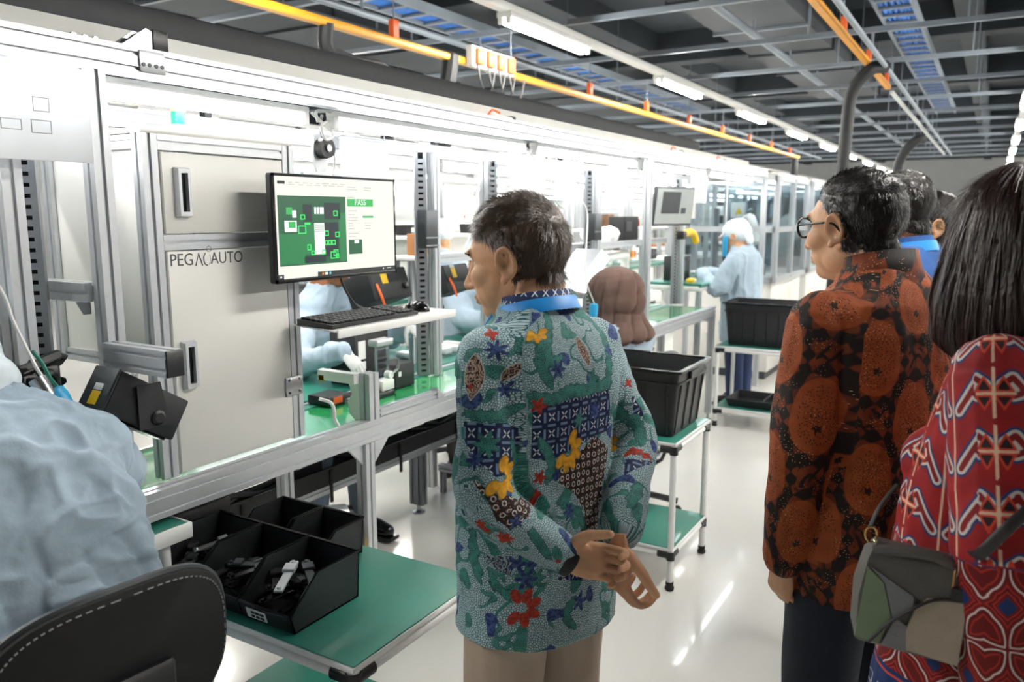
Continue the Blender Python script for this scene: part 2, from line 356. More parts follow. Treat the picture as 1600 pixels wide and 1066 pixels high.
MB().box(-1.86, -1.80, p.y - .01, p.y + .035, 1.992, 2.045, .003).build('clamp_body', 'black_plastic', cb)
MB().prism([(0, 0), (.085, .0), (.085, .045), (.07, .05)], frameM((-1.80, p.y - .1, 1.992), (0, 1, 0), (0, 0, 1)), .004).build('side_plate', 'steel', cb)
MB().prism([(0, 0), (.085, .0), (.085, .045), (.07, .05)], frameM((-1.85, p.y - .1, 1.992), (0, 1, 0), (0, 0, 1)), .004).build('side_plate', 'steel', cb)
MB().tube([(-1.825, p.y - .06, 2.0), (-1.825, p.y - .04, 2.02), (-1.825, p.y - .02, 2.01)], .01, 8, 4).build('roller', 'dark_metal', cb)
for px, py in ((790, 172), (1062, 245), (1130, 262)):
    p = atX(px, py, -1.84)
    k = thing('junction_piece', 'pale cable junction on the header beam above the %s' % {790: 'first hanging sheets', 1062: 'hijab-wearing worker', 1130: 'far monitor'}[px], 'junction', (-1.85, p.y, 1.992))
    MB().box(-1.9, -1.83, p.y - .1, p.y + .05, 1.992, 2.012, .006).build('cover', 'white_plastic', k); MB().box(-1.88, -1.84, p.y + .05, p.y + .09, 1.992, 2.02, .004).build('plug', 'black_plastic', k)
    MB().tube([(-1.86, p.y - .12, 2.0), (-1.87, p.y - .06, 2.035), (-1.87, p.y, 2.03)], .005, 6, 5).build('wire', 'orange', k)
# lamps under the header beam and the rear beam
NTH = ['nearest', 'second', 'third', 'fourth', 'fifth', 'sixth', 'seventh', 'eighth', 'ninth']
for row, X, z, ys, where in ((0, -1.862, 1.905, (.62, 1.97, 3.3, 4.62, 5.95), 'under the header beam'), (1, -2.33, 1.838, (.55, 1.85, 3.2, 4.55, 5.9), 'under the rear beam')):
    for i, y in enumerate(ys):
        t = thing('line_lamp', 'glowing white tube lamp %s, %s of its row' % (where, NTH[i]), 'lamp', (X, y, z), 'tube lamps in the near work line')
        MB().box(X - .022, X + .022, y, y + 1.24, z + .002, z + .02, .004).build('housing', 'white_paint', t)
        MB().cyl((X, y + .02, z - .016), (X, y + 1.22, z - .016), .017, n=12).build('tube', 'lamp_line', t)
        for e in (0, 1): MB().box(X - .02, X + .02, y + e * 1.218, y + .022 + e * 1.218, z - .036, z + .003, .003).build('end_cap', 'white_plastic', t)
        if row == 0: MB().tube([(X, y - .004, z - .01), (X + .01, y - .05, z - .03), (X + .005, y - .03, z - .07), (X, y + .01, z - .05), (X - .02, y - .06, z + .01)], .005, 6, 6).build('power_cord', 'cable_white', t)
# perforated uprights
def slotted(x, y, z0, z1, w, label, dep=.03, pitch=.025):
    t = thing('slotted_upright', label, 'upright', (x, y, z0))
    vs, fs = [], []; cols = [-w / 2, -w * .22, w * .22, w / 2]; rows = []
    z = z0
    while z < z1 - pitch: rows += [z, z + pitch * .62]; z += pitch
    rows.append(z1)
    m = MB()
    for zz in rows: vs += [(c, 0, zz) for c in cols]
    for i in range(len(rows) - 1):
        for j in range(3):
            if j == 1 and i % 2 == 1: continue
            fs.append((i * 4 + j, i * 4 + j + 1, i * 4 + 5 + j, i * 4 + 4 + j))
    n = len(vs); vs += [(-w / 2, dep, z0), (-w / 2, dep, z1), (w / 2, dep, z0), (w / 2, dep, z1)]; L = (len(rows) - 1) * 4
    fs += [(0, n, n + 1, L), (3, L + 3, n + 3, n + 2)]
    M = Matrix.Translation((x, y, 0)) @ Matrix.Rotation(PI * .28, 4, 'Z')
    m.add(vs, fs, M); m.build('channel', 'alu_dark', t, 0)
    MB().add([(-w / 2, dep * .9, z0), (w / 2, dep * .9, z0), (w / 2, dep * .9, z1), (-w / 2, dep * .9, z1)], [(0, 1, 2, 3)], M).build('backing', 'black_matte', t)
    return t
t = slotted(-2.12, 2.78, .89, 1.86, .05, 'perforated grey upright right of the monitor'); MB().alu((-2.09, 2.83, .89), (-2.09, 2.83, 1.86), .04, .04, up=(0, 1, 0)).build('post', 'alu', t)
t = slotted(-2.16, 3.42, .89, 1.86, .05, 'perforated grey upright behind the man in the teal shirt'); MB().alu((-2.2, 3.42, .89), (-2.2, 3.42, 1.86), .05, .04, up=(0, 1, 0)).build('post', 'alu', t)
t = slotted(-2.14, 4.5, .89, 1.86, .05, 'perforated grey upright above the hijab-wearing worker'); MB().alu((-2.11, 4.54, .89), (-2.11, 4.54, 1.86), .05, .05, up=(0, 1, 0)).build('post', 'alu', t)
t = slotted(-2.12, 6.05, .89, 1.86, .05, 'perforated grey upright near the standing worker'); MB().alu((-2.1, 6.1, .89), (-2.1, 6.1, 1.86), .05, .05, up=(0, 1, 0)).build('post', 'alu', t)
p = atX(48, 400, -1.92)
t = slotted(-1.92, p.y, .82, 1.9, .05, 'perforated grey upright at the left edge, by the cabinet')
p = atX(22, 400, -1.86); MB().alu((-1.86, p.y, .82), (-1.86, p.y, 1.93), .045, .045, up=(0, 1, 0)).build('post', 'alu', t)
p = atX(5, 400, -2.0); MB().alu((-2.0, p.y, .82), (-2.0, p.y, 1.93), .045, .045, up=(0, 1, 0)).build('post', 'alu', t)
# crossbars off the tall post
t = thing('crossbar', 'silver crossbar between the left-edge uprights and the tall post', 'crossbar', (-1.95, 1.1, 1.41))
a = atY(15, 438, 1.11); MB().alu((a.x, 1.11, 1.415), (XL - .023, 1.11, 1.415), .045, .045).build('profile', 'alu', t)
MB().prism([(0, 0), (.028, 0), (.028, -.028)], frameM((XL - .052, 1.10, 1.392), (1, 0, 0), (0, 0, 1)), .02).build('bracket', 'alu_dark', t)
a = atY(288, 575, 1.11); b = atY(165, 560, 1.11)
t = thing('bracket_arm', 'silver profile arm with a black end cap jutting from the tall post', 'arm', (XL, 1.11, b.z))
ax1 = atY(256, 565, 1.085).x
ZA = atY(225, 563, 1.1).z
MB().alu((XL + .024, 1.11, ZA), (ax1, 1.11, ZA), .045, .06, 1, 2).build('profile', 'alu', t)
MB().box(ax1 + .001, ax1 + .006, 1.0875, 1.1325, ZA - .03, ZA + .03, .002).build('end_cap', 'black_plastic', t)
# black scanner box under the arm
sx = thing('scanner_box', 'black tilted scanner box with a yellow sticker under the bracket arm', 'scanner', (-1.65, 1.15, 1.1))
c = atY(213, 632, 1.11)
def tilt(o, ang): return frameM(o, (1, 0, 0), (0, math.cos(ang), -math.sin(ang)))
TM = tilt(c, math.radians(32))
MB().box(-.045, .045, -.1, .1, -.05, .05, .004, TM).build('housing', 'black_matte', sx)
MB().box(-.047, .047, -.106, -.098, -.052, .052, .003, TM).build('end_plate', 'dark_metal', sx)
MB().box(-.012, .018, -.1085, -.1062, -.038, -.006, .0005, TM).build('yellow_sticker', 'yellow', sx)
MB().box(-.012, .018, -.1085, -.1062, -.004, .012, .0005, TM).build('white_sticker', 'paper', sx)
MB().lathe([(.004, 0), (.016, .004), (.018, .012), (.012, .016)], TM @ frameM((.045, .03, -.015), (0, 1, 0), (0, 0, 1)), 10).build('knob', 'black_plastic', sx)
MB().prism([(-.03, -.05), (.05, -.05), (.03, .055), (-.03, .055)], frameM((c.x + .05, c.y, c.z), (0, 1, 0), (0, 0, 1)), .003).build('mounting_plate', 'black_matte', sx)
MB().box(-.03, .03, -.08, .09, -.056, -.05, .002, TM).build('lens_cover', 'black_gloss', sx)
q = TM @ Vector((-.02, -.1, -.05)); MB().tube([q, q + Vector((-.01, -.02, -.03)), q + Vector((-.025, -.03, -.08)), q + Vector((-.03, -.03, -.11))], .004, 6, 4).build('tag_string', 'orange', sx)
# ---- test cabinet ----
YC0, YC1, ZC0, ZC1, XC = 1.27, 1.775, .9, 1.8, -1.835
cab = thing('test_cabinet', 'tall white test cabinet with two doors, aluminium edges and a grey logo', 'cabinet', (XC - .2, 1.5, ZC0))
for x in (XC - .02, -2.27):
    for y in (YC0 + .022, YC1 - .02):
        MB().alu((x, y, ZC0 if x > -2 else 1.19), (x, y, ZC1), .04, .045, up=(0, 1, 0)).build('corner_post', 'alu', cab)
for z in (ZC1 - .02, 1.525):
    MB().alu((XC - .02, YC0 + .045, z), (XC - .02, YC1 - .04, z), .04, .04).build('cross_rail', 'alu', cab)
for z in (ZC1 - .02, 1.205):
    for y in (YC0 + .022, YC1 - .02): MB().alu((-2.25, y, z), (XC - .043, y, z), .035, .035).build('side_rail', 'alu', cab)
MB().box(-2.29, XC, YC0, YC1, ZC1, ZC1 + .012, .003).build('top_panel', 'panel_white', cab)
MB().box(-2.25, XC - .04, YC0 + .012, YC0 + .02, 1.22, ZC1 - .035, .001).build('side_panel', 'panel_white', cab)
MB().box(-2.25, XC - .04, YC1 - .02, YC1 - .012, 1.22, ZC1 - .035, .001).build('side_panel', 'panel_white', cab)
MB().box(-2.287, -2.28, YC0 + .04, YC1 - .04, 1.22, ZC1 - .035, .001).build('rear_panel', 'panel_white', cab)
p = atX(160, 400, -1.84)
def handle(door, y, z):
    h = MB()
    o, i, T = (.022, .065), (.010, .05), .016
    ring = lambda a, x, off=0: [(x, y - a[0], z - a[1] + off), (x, y + a[0], z - a[1] + off), (x, y + a[0], z + a[1]), (x, y - a[0], z + a[1])]
    X0 = XC + .003
    h.loft([ring(o, X0), ring((o[0] - .004, o[1] - .004), X0 + T), ring(i, X0 + T), ring(i, X0 + .003)], False)
    hd = h.build('handle', 'alu', door, 0)
    MB().box(X0 + .0005, X0 + .0025, y - i[0], y + i[0], z - i[1], z + i[1]).build('grip_recess', 'black_matte', door)
ud = MB().box(XC - .012, XC + .002, YC0 + .05, YC1 - .045, 1.548, ZC1 - .045, .003).build('upper_door', 'panel_white', cab)
ld = MB().box(XC - .012, XC + .002, YC0 + .05, YC1 - .045, ZC0 + .006, 1.502, .003).build('lower_door', 'panel_white', cab)
a = atX(283, 301, XC); handle(ud, a.y, a.z); a = atX(294, 570, XC); handle(ld, a.y, a.z)
for z in (1.44, 1.07):
    hg = MB().box(XC + .002, XC + .007, YC1 - .075, YC1 - .004, z - .03, z + .03, .002).build('hinge', 'steel', cab)
    for dz in (-.02, .02):
        for dy in (-.06, -.018): MB().cyl((XC + .007, YC1 + dy, z + dz), (XC + .0085, YC1 + dy, z + dz), .004, n=8).build('bolt', 'dark_metal', hg)
a = atX(264, 408, XC); b = atX(374, 397, XC); zl = (atX(266, 415, XC).z + atX(266, 401, XC).z) / 2
mat('logo_grey', '55585a', .5, 0, 0)
w1 = (b.y - a.y)
text_obj('logo_lettering', 'PEG', .046, FACE_AISLE((XC + .0025, a.y, zl)), 'logo_grey', ld, sx=.92)
lm = MB()
yA = a.y + w1 * .345; lm.tube([(XC + .003, yA, zl - .0165), (XC + .003, yA + .011, zl + .0165), (XC + .003, yA + .022, zl - .0165)], .0016, 4)
yi = a.y + w1 * .475
lm.tube([(XC + .003, yi + .003, zl + .0165), (XC + .003, yi - .003, zl + .004), (XC + .003, yi, zl - .012), (XC + .003, yi + .009, zl - .017)], .0016, 4, 4)
lm.tube([(XC + .003, yi + .017, zl + .012), (XC + .003, yi + .019, zl - .004), (XC + .003, yi + .013, zl - .016)], .0007, 4, 4)
lm.tube([(XC + .003, yi + .015 + .0075 * math.cos(t), zl + .027 + .0075 * math.sin(t)) for t in np.linspace(0, 2 * PI, 16)], .0007, 4)
lm.build('logo_mark', 'logo_grey', ld)
text_obj('logo_lettering', 'AUTO', .046, FACE_AISLE((XC + .0025, a.y + w1 * .56, zl)), 'logo_grey', ld, sx=.86)
# signal lamp on the cabinet
a = atX(279, 195, -1.95)
sg = thing('signal_lamp', 'small stacked signal lamp with a green segment on the cabinet top', 'signal lamp', (-1.95, a.y, ZC1 + .012))
T0 = Matrix.Translation((-1.95, a.y, ZC1 + .012))
MB().lathe([(.022, 0), (.022, .006), (.017, .012), (.017, .03)], T0, 16).build('base', 'white_plastic', sg)
MB().lathe([(.019, .03), (.019, .064)], T0, 16).build('green_lens', 'green_light', sg); MB().lathe([(.019, .0645), (.019, .092)], T0, 16).build('orange_lens', 'orange_light', sg)
MB().lathe([(.019, .0925), (.012, .099)], T0, 16).build('cap', 'white_plastic', sg)
# hanging sheet board at the left edge
a = atX(0, 125, -1.76); b = atX(150, 255, -1.76)
wb = thing('instruction_board', 'glaring white instruction board hung at the upper left of the line', 'board', (-1.76, b.y - .1, b.z))
MB().box(-1.772, -1.765, .72, b.y, b.z, 1.915, .002).build('board_panel', 'white_plastic', wb)
for (x0, y0, x1, y1, m) in ((0, 183, 35, 203, 'print_grey'), (48, 186, 82, 210, 'print_grey'), (50, 150, 78, 176, 'print_grey')):
    p, q = atX(x0, y0, -1.764), atX(x1, y1, -1.764)
    fr = MB(); 
    for (u0, u1, v0, v1) in ((0, 1, 0, .06), (0, 1, .94, 1), (0, .04, 0, 1), (.96, 1, 0, 1)): fr.box(-1.7648, -1.7642, p.y + (q.y - p.y) * u0, p.y + (q.y - p.y) * u1, q.z + (p.z - q.z) * v0, q.z + (p.z - q.z) * v1)
    fr.build('printed_frame', m, wb)
# ---- monitor ----
XM = -1.72; ya, yb, za, zb = 1.582, 2.112, 1.403, 1.712
mo = thing('monitor', 'black widescreen monitor showing a green circuit board picture and PASS', 'monitor', (XM, (ya + yb) / 2, za))
MB().box(XM - .03, XM - .002, ya, yb, za, zb, .006).build('casing', 'black_plastic', mo)
fr = MB()
for (y0, y1, z0, z1) in ((ya, yb, zb - .008, zb), (ya, yb, za, za + .012), (ya, ya + .008, za, zb), (yb - .008, yb, za, zb)): fr.box(XM - .004, XM + .002, y0, y1, z0, z1, .001)
fr.build('bezel', 'black_gloss', mo)
def scr_mat(n, c, e=1.0):
    m = mat(n, c, .35, 0, 0, emit=e * 1.35); m.node_tree.nodes['Principled BSDF'].inputs['Base Color'].default_value = (.01, .01, .01, 1); return m
scr_mat('scr_bg', 'e9e8dc', .62); scr_mat('scr_g1', '1b5a3a', .6); scr_mat('scr_g2', '2ba14d', .75); scr_mat('scr_g3', '35e060', .8); scr_mat('scr_dark', '1d2b33', .5); scr_mat('scr_white', 'dfeee2', .7); scr_mat('scr_grey', 'b4b4ae', .5); scr_mat('scr_black', '24292b', .4); scr_mat('scr_mid', '1f7d47', .6); scr_mat('scr_red', 'd8842e', .6); scr_mat('scr_cyan', '74c6d8', .6)
s0, s1, t0, t1 = ya + .008, yb - .008, za + .012, zb - .008
SX = XM + .0006
sc = MB().box(XM - .002, SX, s0, s1, t0, t1).build('screen', 'scr_bg', mo)
def sq(lay, u0, u1, v0, v1, mb): mb.box(SX, SX + .00015 * lay, s0 + (s1 - s0) * u0, s0 + (s1 - s0) * u1, t1 - (t1 - t0) * v0, t1 - (t1 - t0) * v1); return mb
def outline(lay, u0, u1, v0, v1, mb, k=.006):
    sq(lay, u0, u1, v0, v0 + k * 1.6, mb); sq(lay, u0, u1, v1 - k * 1.6, v1, mb); sq(lay, u0, u0 + k, v0, v1, mb); sq(lay, u1 - k, u1, v0, v1, mb)
sq(1, .015, .55, .185, .875, MB()).build('board_picture', 'scr_g1', sc)
g = MB(); sq(2, .02, .21, .56, .86, g); sq(2, .21, .36, .47, .77, g); sq(2, .49, .545, .35, .86, g); g.build('picture_shape', 'scr_mid', sc)
g = MB(); sq(2, .37, .50, .25, .42, g); sq(2, .36, .48, .45, .80, g); sq(2, .2, .37, .79, .855, g); sq(2, .2, .27, .27, .44, g); g.build('picture_shape', 'scr_dark', sc)
g = MB(); sq(3, .285, .365, .455, .775, g); sq(3, .29, .305, .295, .365, g); sq(3, .31, .33, .295, .365, g); sq(3, .335, .365, .295, .365, g); sq(3, .06, .15, .43, .54, g); sq(3, .12, .15, .33, .40, g); g.build('picture_shape', 'scr_white', sc)
g = MB(); sq(4, .09, .14, .44, .5, g); sq(4, .075, .12, .30, .37, g); g.build('picture_shape', 'scr_g2', sc)
g = MB()
for (u0, u1, v0, v1) in ((.18, .215, .37, .42), (.16, .22, .48, .56), (.445, .48, .33, .385), (.455, .49, .55, .605), (.365, .40, .535, .59), (.365, .455, .635, .685), (.385, .40, .635, .685), (.415, .43, .635, .685), (.225, .255, .67, .73), (.255, .285, .735, .78), (.34, .37, .73, .78), (.41, .46, .755, .83), (.435, .475, .735, .80), (.46, .48, .78, .83), (.21, .255, .45, .47)): outline(4, u0, u1, v0, v1, g)
g.build('marker_box', 'scr_g3', sc)
for k in range(4): sq(5, .29 + .0, .36, .475 + .02 * k, .482 + .02 * k, MB()).build('picture_line', 'scr_grey', sc)
sq(1, .565, .80, .205, .285, MB()).build('result_banner', 'scr_g2', sc)
text_obj('result_word', 'PASS', .025, FACE_AISLE((SX + .0003, s0 + (s1 - s0) * .682, t1 - (t1 - t0) * .243)), 'scr_white', sc, thick=.0002, align='CENTER', sx=1.0)
sq(1, .70, .80, .385, .407, MB()).build('result_bar', 'scr_g2', sc)
sq(1, .57, .69, .64, .795, MB()).build('thumbnail', 'scr_g1', sc); sq(2, .62, .66, .645, .68, MB()).build('thumbnail', 'scr_white', sc)
g = MB(); rr = random.Random(3)
for v in (.055, .075):
    u = .1
    while u < .53: w = rr.uniform(.02, .06); sq(1, u, u + w, v, v + .006, g); u += w + rr.uniform(.01, .03)
for v in (.08, .105, .185, .33, .37, .40, .43, .46, .49, .52, .57, .60): sq(1, .57, .57 + rr.uniform(.04, .09), v, v + .006, g); 
for v in (.08, .105, .46, .49, .52): sq(1, .72, .72 + rr.uniform(.03, .09), v, v + .006, g)
g.build('interface_text', 'scr_grey', sc)
sq(1, .02, .075, .045, .075, MB()).build('interface_logo', 'scr_black', sc)
sq(1, .30, 1, .955, 1, MB()).build('task_bar', 'scr_black', sc); sq(1, 0, .04, .955, 1, MB()).build('task_bar', 'scr_black', sc)
g = MB()
for u in (.36, .37): sq(2, u, u + .012, .965, .99, g)
sq(2, .012, .026, .97, .985, g); sq(2, .88, .89, .97, .985, g); sq(2, .92, .96, .972, .98, g); g.build('task_icon', 'scr_white', sc); sq(2, .335, .35, .965, .99, MB()).build('task_icon', 'scr_red', sc); sq(2, .395, .41, .965, .99, MB()).build('task_icon', 'scr_cyan', sc)
MB().box(XM - .05, XM - .03, 1.79, 1.91, 1.5, 1.62, .004).build('mount_plate', 'dark_metal', mo)
MB().alu((XM - .065, 1.78, 1.56), (XM - .065, 1.86, 1.56), .03, .03).build('mount_arm', 'alu', mo)
MB().box(XC + .003, XM - .05, 1.74, 1.775, 1.53, 1.59, .004).build('mount_bracket', 'dark_metal', mo)
MB().tube([(XM - .03, 1.87, za + .03), (XM - .05, 1.9, za - .02), (XM - .07, 1.97, za - .09), (XM - .1, 2.05, za - .12)], .004, 6, 5).build('signal_cable', 'cable_black', mo)
# ---- keyboard shelf, keyboard, mouse ----
ks = thing('keyboard_shelf', 'thin white metal keyboard shelf below the monitor', 'shelf', (-1.7, 2.0, 1.25))
MB().add([(-1.83, 1.74, 1.262), (-1.62, 1.70, 1.262), (-1.62, 2.31, 1.262), (-1.83, 2.31, 1.262), (-1.83, 1.74, 1.258), (-1.62, 1.70, 1.258), (-1.62, 2.31, 1.258), (-1.83, 2.31, 1.258)], [(0, 1, 2, 3), (7, 6, 5, 4), (0, 4, 5, 1), (1, 5, 6, 2), (2, 6, 7, 3), (3, 7, 4, 0)]).build('plate', 'white_paint', ks)
MB().box(-1.62, -1.614, 1.71, 2.31, 1.238, 1.264, .002).build('front_lip', 'white_paint', ks)
MB().alu((-1.80, 1.90, 1.232), (-1.80, 2.31, 1.232), .03, .03).build('support', 'alu', ks)
kb = thing('keyboard', 'black computer keyboard on the shelf below the monitor', 'keyboard', (-1.7, 1.93, 1.264))
MB().add([(-1.79, 1.72, 1.264), (-1.645, 1.72, 1.264), (-1.645, 2.13, 1.264), (-1.79, 2.13, 1.264), (-1.79, 1.72, 1.284), (-1.645, 1.72, 1.274), (-1.645, 2.13, 1.274), (-1.79, 2.13, 1.284)], [(0, 1, 5, 4), (1, 2, 6, 5), (2, 3, 7, 6), (3, 0, 4, 7), (4, 5, 6, 7), (3, 2, 1, 0)]).build('keyboard_case', 'black_plastic', kb, 0)
g = MB()
for r in range(6):
    for c_ in range(20):
        if c_ in (15,) : continue
        y = 1.728 + c_ * .0198; x = -1.783 + r * .0222
        zz = 1.284 - (r * .0222 + .007) / .145 * .01
        g.box(x, x + .018, y, y + .0165, zz - .001, zz + .006, .002)
tag(g.build('keys', 'black_matte', kb), None, None, None, 'stuff')
ms = thing('computer_mouse', 'black computer mouse beside the keyboard', 'mouse', (-1.72, 2.2, 1.264))
MB().ell((-1.715, 2.215, 1.264), (.052, .032, .035), None, 16, 10).build('mouse_shell', 'black_gloss', ms)
MB().tube([(-1.765, 2.2, 1.27), (-1.79, 2.17, 1.275), (-1.80, 2.22, 1.272), (-1.82, 2.26, 1.268)], .002, 6, 4).build('mouse_cord', 'cable_black', ms); MB().cyl((-1.69, 2.211, 1.293), (-1.69, 2.219, 1.293), .006, n=10).build('scroll_wheel', 'rubber', ms)
# ---- belt conveyor ----
cv = thing('belt_conveyor', 'glossy green belt conveyor running along the work line', 'conveyor', (-2.0, 4.5, .85))
MB().box(-2.165, -1.828, .3, 6.0, .872, .884, .002).build('belt', 'belt_green', cv)
MB().box(-2.178, -2.165, .3, 6.0, .835, .892, .002).build('belt_edge', 'alu', cv)
MB().box(-2.15, -1.84, .32, 5.98, .83, .870).build('belt_bed', 'dark_metal', cv)
MB().box(-2.165, -1.85, 2.6, 7.3, .8842, .8875).build('side_strip', 'mat_green', cv) if False else None
MB().box(-2.165, -2.12, 1.85, 5.98, .8842, .8870).build('guide_strip', 'mat_green', cv)
# rear worktop behind the belt
rw = thing('rear_worktop', 'green topped rear bench behind the conveyor', 'bench', (-2.45, 4.5, .85))
MB().box(-2.72, -2.225, 1.85, 6.05, .865, .885, .003).build('bench_top', 'mat_green', rw)
for y in (2.0, 3.6, 5.3, 6.0): MB().alu((-2.7, y, .02), (-2.7, y, .864), .045, .045, up=(0, 1, 0)).build('leg', 'alu', rw)
# small end-stop bracket on the rail
eb = thing('stop_bracket', 'white curved stop bracket with a short profile post on the rail', 'bracket', (-1.86, 2.05, .9))
MB().alu((-1.80, 2.05, .8985), (-1.80, 2.05, 1.06), .045, .05, up=(0, 1, 0)).build('short_post', 'alu', eb)
pts = [(0, .165), (-.0, .12), (-.03, .09), (-.045, .05), (-.035, .02), (-.02, 0), (.0, 0), (.0, .0)]
MB().prism([(-.17, .13), (0.0, .13), (0, .165), (-.17, .165)], frameM((-1.823, 2.03, .895), (1, 0, 0), (0, 0, 1)), .03).build('reach_bar', 'white_paint', eb)
MB().prism([(-.045, .13), (-.03, .09), (-.05, .06), (-.045, .02), (-.02, 0), (0, 0), (0, .13)], frameM((-1.823, 2.04, .895), (1, 0, 0), (0, 0, 1)), .02).build('curved_plate', 'white_paint', eb)
MB().box(-1.90, -1.87, 2.03, 2.06, .93, .96, .004).build('sensor', 'steel', eb); MB().box(-1.99, -1.96, 2.0, 2.03, 1.02, 1.045, .003).build('sensor_tip', 'yellow', eb)
MB().tube([(-1.79, 1.80, 1.02), (-1.765, 1.83, 1.0), (-1.765, 1.84, .95), (-1.77, 1.86, .92)], .006, 6, 4).build('air_line', 'cable_white', eb)
gr = thing('guide_rail_piece', 'short silver guide piece with a teal edge on the front rail', 'guide', (-1.83, 2.3, .9))
MB().alu((-1.80, 2.09, .912), (-1.80, 2.42, .912), .03, .025).build('profile', 'alu', gr); MB().box(-1.834, -1.816, 2.09, 2.42, .9, .922, .002).build('teal_edge', 'mat_green', gr); MB().prism([(0, 0), (.05, 0), (0, .04)], frameM((-1.82, 2.42, .8985), (0, 1, 0), (0, 0, 1)), .04).build('end_wedge', 'alu', gr)
# ---- lower cable tray under the line ----
ct = thing('low_cable_tray', 'long black cable trough on a silver rail under the bench', 'cable tray', (-2.55, 3.5, .4))
for x in (-2.60, -2.5): MB().box(x, x + .006, 1.2, 6.6, .385, .46).build('trough_side', 'black_matte', ct)
MB().box(-2.6, -2.494, 1.2, 6.6, .38, .386).build('trough_floor', 'black_matte', ct)
MB().alu((-2.545, 1.2, .353), (-2.545, 6.6, .353), .05, .05).build('support_rail', 'alu', ct)
for y in (1.4, 3.27, 5.2):
    MB().alu((-2.545, y, .05), (-2.545, y, .327), .085, .045, 2, 1, up=(0, 1, 0)).build('leg', 'alu_dark', ct); MB().lathe([(.035, 0), (.035, .01), (.01, .018), (.01, .055)], Matrix.Translation((-2.545, y, 0)), 14).build('levelling_foot', 'steel', ct)
rr = random.Random(5)
for k in range(7):
    y0 = 1.4 + k * .62; MB().tube([(-2.55 + rr.uniform(-.03, .03), y0 + .16 * j, .44 + rr.uniform(0, .07)) for j in range(7)], rr.uniform(.008, .016), 6, 3).build('loose_cable', 'cable_black', ct)
for k in range(9): MB().box(-2.492, -2.484, 1.55 + .5 * k, 1.565 + .5 * k, .30, .45).build('strap', 'rubber', ct)
# motor box with yellow sticker on the front leg
mt = thing('motor_unit', 'silver cylinder motor with a yellow-stickered box at the front leg', 'motor', (-1.9, 1.95, .5))
MB().cyl((-1.95, 1.72, .60), (-1.86, 1.97, .56), .04, n=16).build('motor_barrel', 'alu', mt); MB().cyl((-1.86, 1.97, .56), (-1.852, 1.99, .557), .034, n=16).build('motor_end', 'black_plastic', mt)
MB().box(-1.87, -1.815, 1.93, 2.0, .36, .50, .005).build('control_box', 'alu_dark', mt); MB().box(-1.814, -1.812, 1.95, 1.985, .41, .47).build('sticker', 'yellow', mt)
MB().tube([(-1.84, 1.97, .50), (-1.83, 1.98, .54), (-1.85, 1.96, .57)], .008, 6, 4).build('lead', 'cable_black', mt)
MB().beam((-1.87, 1.96, .40), (-1.80, 2.0, .40), .02, .02).build('bracket', 'steel', mt)
# ---- left bench in front of the seated worker ----
lb = thing('corner_bench', 'green topped bench corner with a white edge beside the black bins', 'bench', (-1.95, .9, .8))
MB().box(-2.4, -1.74, .2, 1.26, .785, .805, .002).build('bench_top', 'mat_green', lb)
MB().box(-1.7395, -1.73, .2, 1.268, .765, .806, .002).build('edge_strip', 'white_paint', lb); MB().box(-2.4, -1.74, 1.2605, 1.268, .765, .806, .002).build('edge_strip', 'white_paint', lb)
for x, y in ((-1.76, .3), (-2.35, .3), (-2.35, 1.2), (-1.76, 1.2)): MB().cyl((x, y, .0), (x, y, .784), .016, n=12).build('leg', 'white_paint', lb)
t = thing('divider_panel', 'upright black divider panel standing on the corner bench', 'panel', (-1.85, 1.2, .805))
p = atZ(232, 800, .806)
MB().box(p.x - .12, p.x + .02, p.y - .05, p.y - .042, .806, .905, .002).build('panel_sheet', 'black_matte', t); MB().box(p.x + .012, p.x + .02, p.y - .17, p.y - .05, .806, .905, .002).build('panel_wing', 'black_matte', t)
# ================= white pipe carts, totes, hopper bins, chair =================
def cart(x0, x1, y0, y1, zt, zs, label, xjoint=None):
    t = thing('pipe_cart', label, 'cart', ((x0 + x1) / 2, (y0 + y1) / 2, 0)); r = .014
    for z, mname in ((zt, 'top_shelf'), (zs, 'lower_shelf')):
        sh = MB().box(x0, x1, y0, y1, z - .014, z, .002).build(mname, 'white_plastic', t)
        MB().box(x0 + .004, x1 - .004, y0 + .004, y1 - .004, z + .0004, z + .003, .001).build('green_mat', 'mat_green', sh)
        for (a, b) in (((x0 + r, y0 + r), (x1 - r, y0 + r)), ((x0 + r, y1 - r), (x1 - r, y1 - r)), ((x0 + r, y0 + r), (x0 + r, y1 - r)), ((x1 - r, y0 + r), (x1 - r, y1 - r))):
            MB().cyl((*a, z - .03), (*b, z - .03), r, n=12).build('rail', 'white_plastic', t)
    for x in (x0 + r, x1 - r):
        for y in (y0 + r, y1 - r):
            MB().cyl((x, y, .03), (x, y, zt - .015), r, n=14).build('leg', 'white_plastic', t); MB().lathe([(.016, 0), (.02, .006), (.02, .016), (.012, .02), (.017, .026), (.017, .04)], Matrix.Translation((x, y, 0)), 12).build('foot', 'rubber', t)
            for z in (zt - .03, zs - .03):
                sx, sy = (1 if x < (x0 + x1) / 2 else -1), (1 if y < (y0 + y1) / 2 else -1); j = MB(); j.cyl((x, y, z - .022), (x, y, z + .014), .0185, n=12); j.cyl((x, y, z), (x + sx * .055, y, z), .0185, n=12); j.cyl((x, y, z), (x, y + sy * .055, z), .0185, n=12); j.build('pipe_joint', 'black_plastic', t)
    return t
c1 = cart(-1.78, -1.075, 1.15, 1.645, .655, .24, 'white pipe cart with a green top carrying the parts bins')
c2 = cart(-1.62, -1.055, 3.09, 3.56, .655, .19, 'white two-tier pipe cart with a green top behind the man in teal')
c3 = cart(-1.72, -1.02, 5.85, 6.32, .62, .15, 'white two-tier pipe cart with a black tote, farther down the aisle')
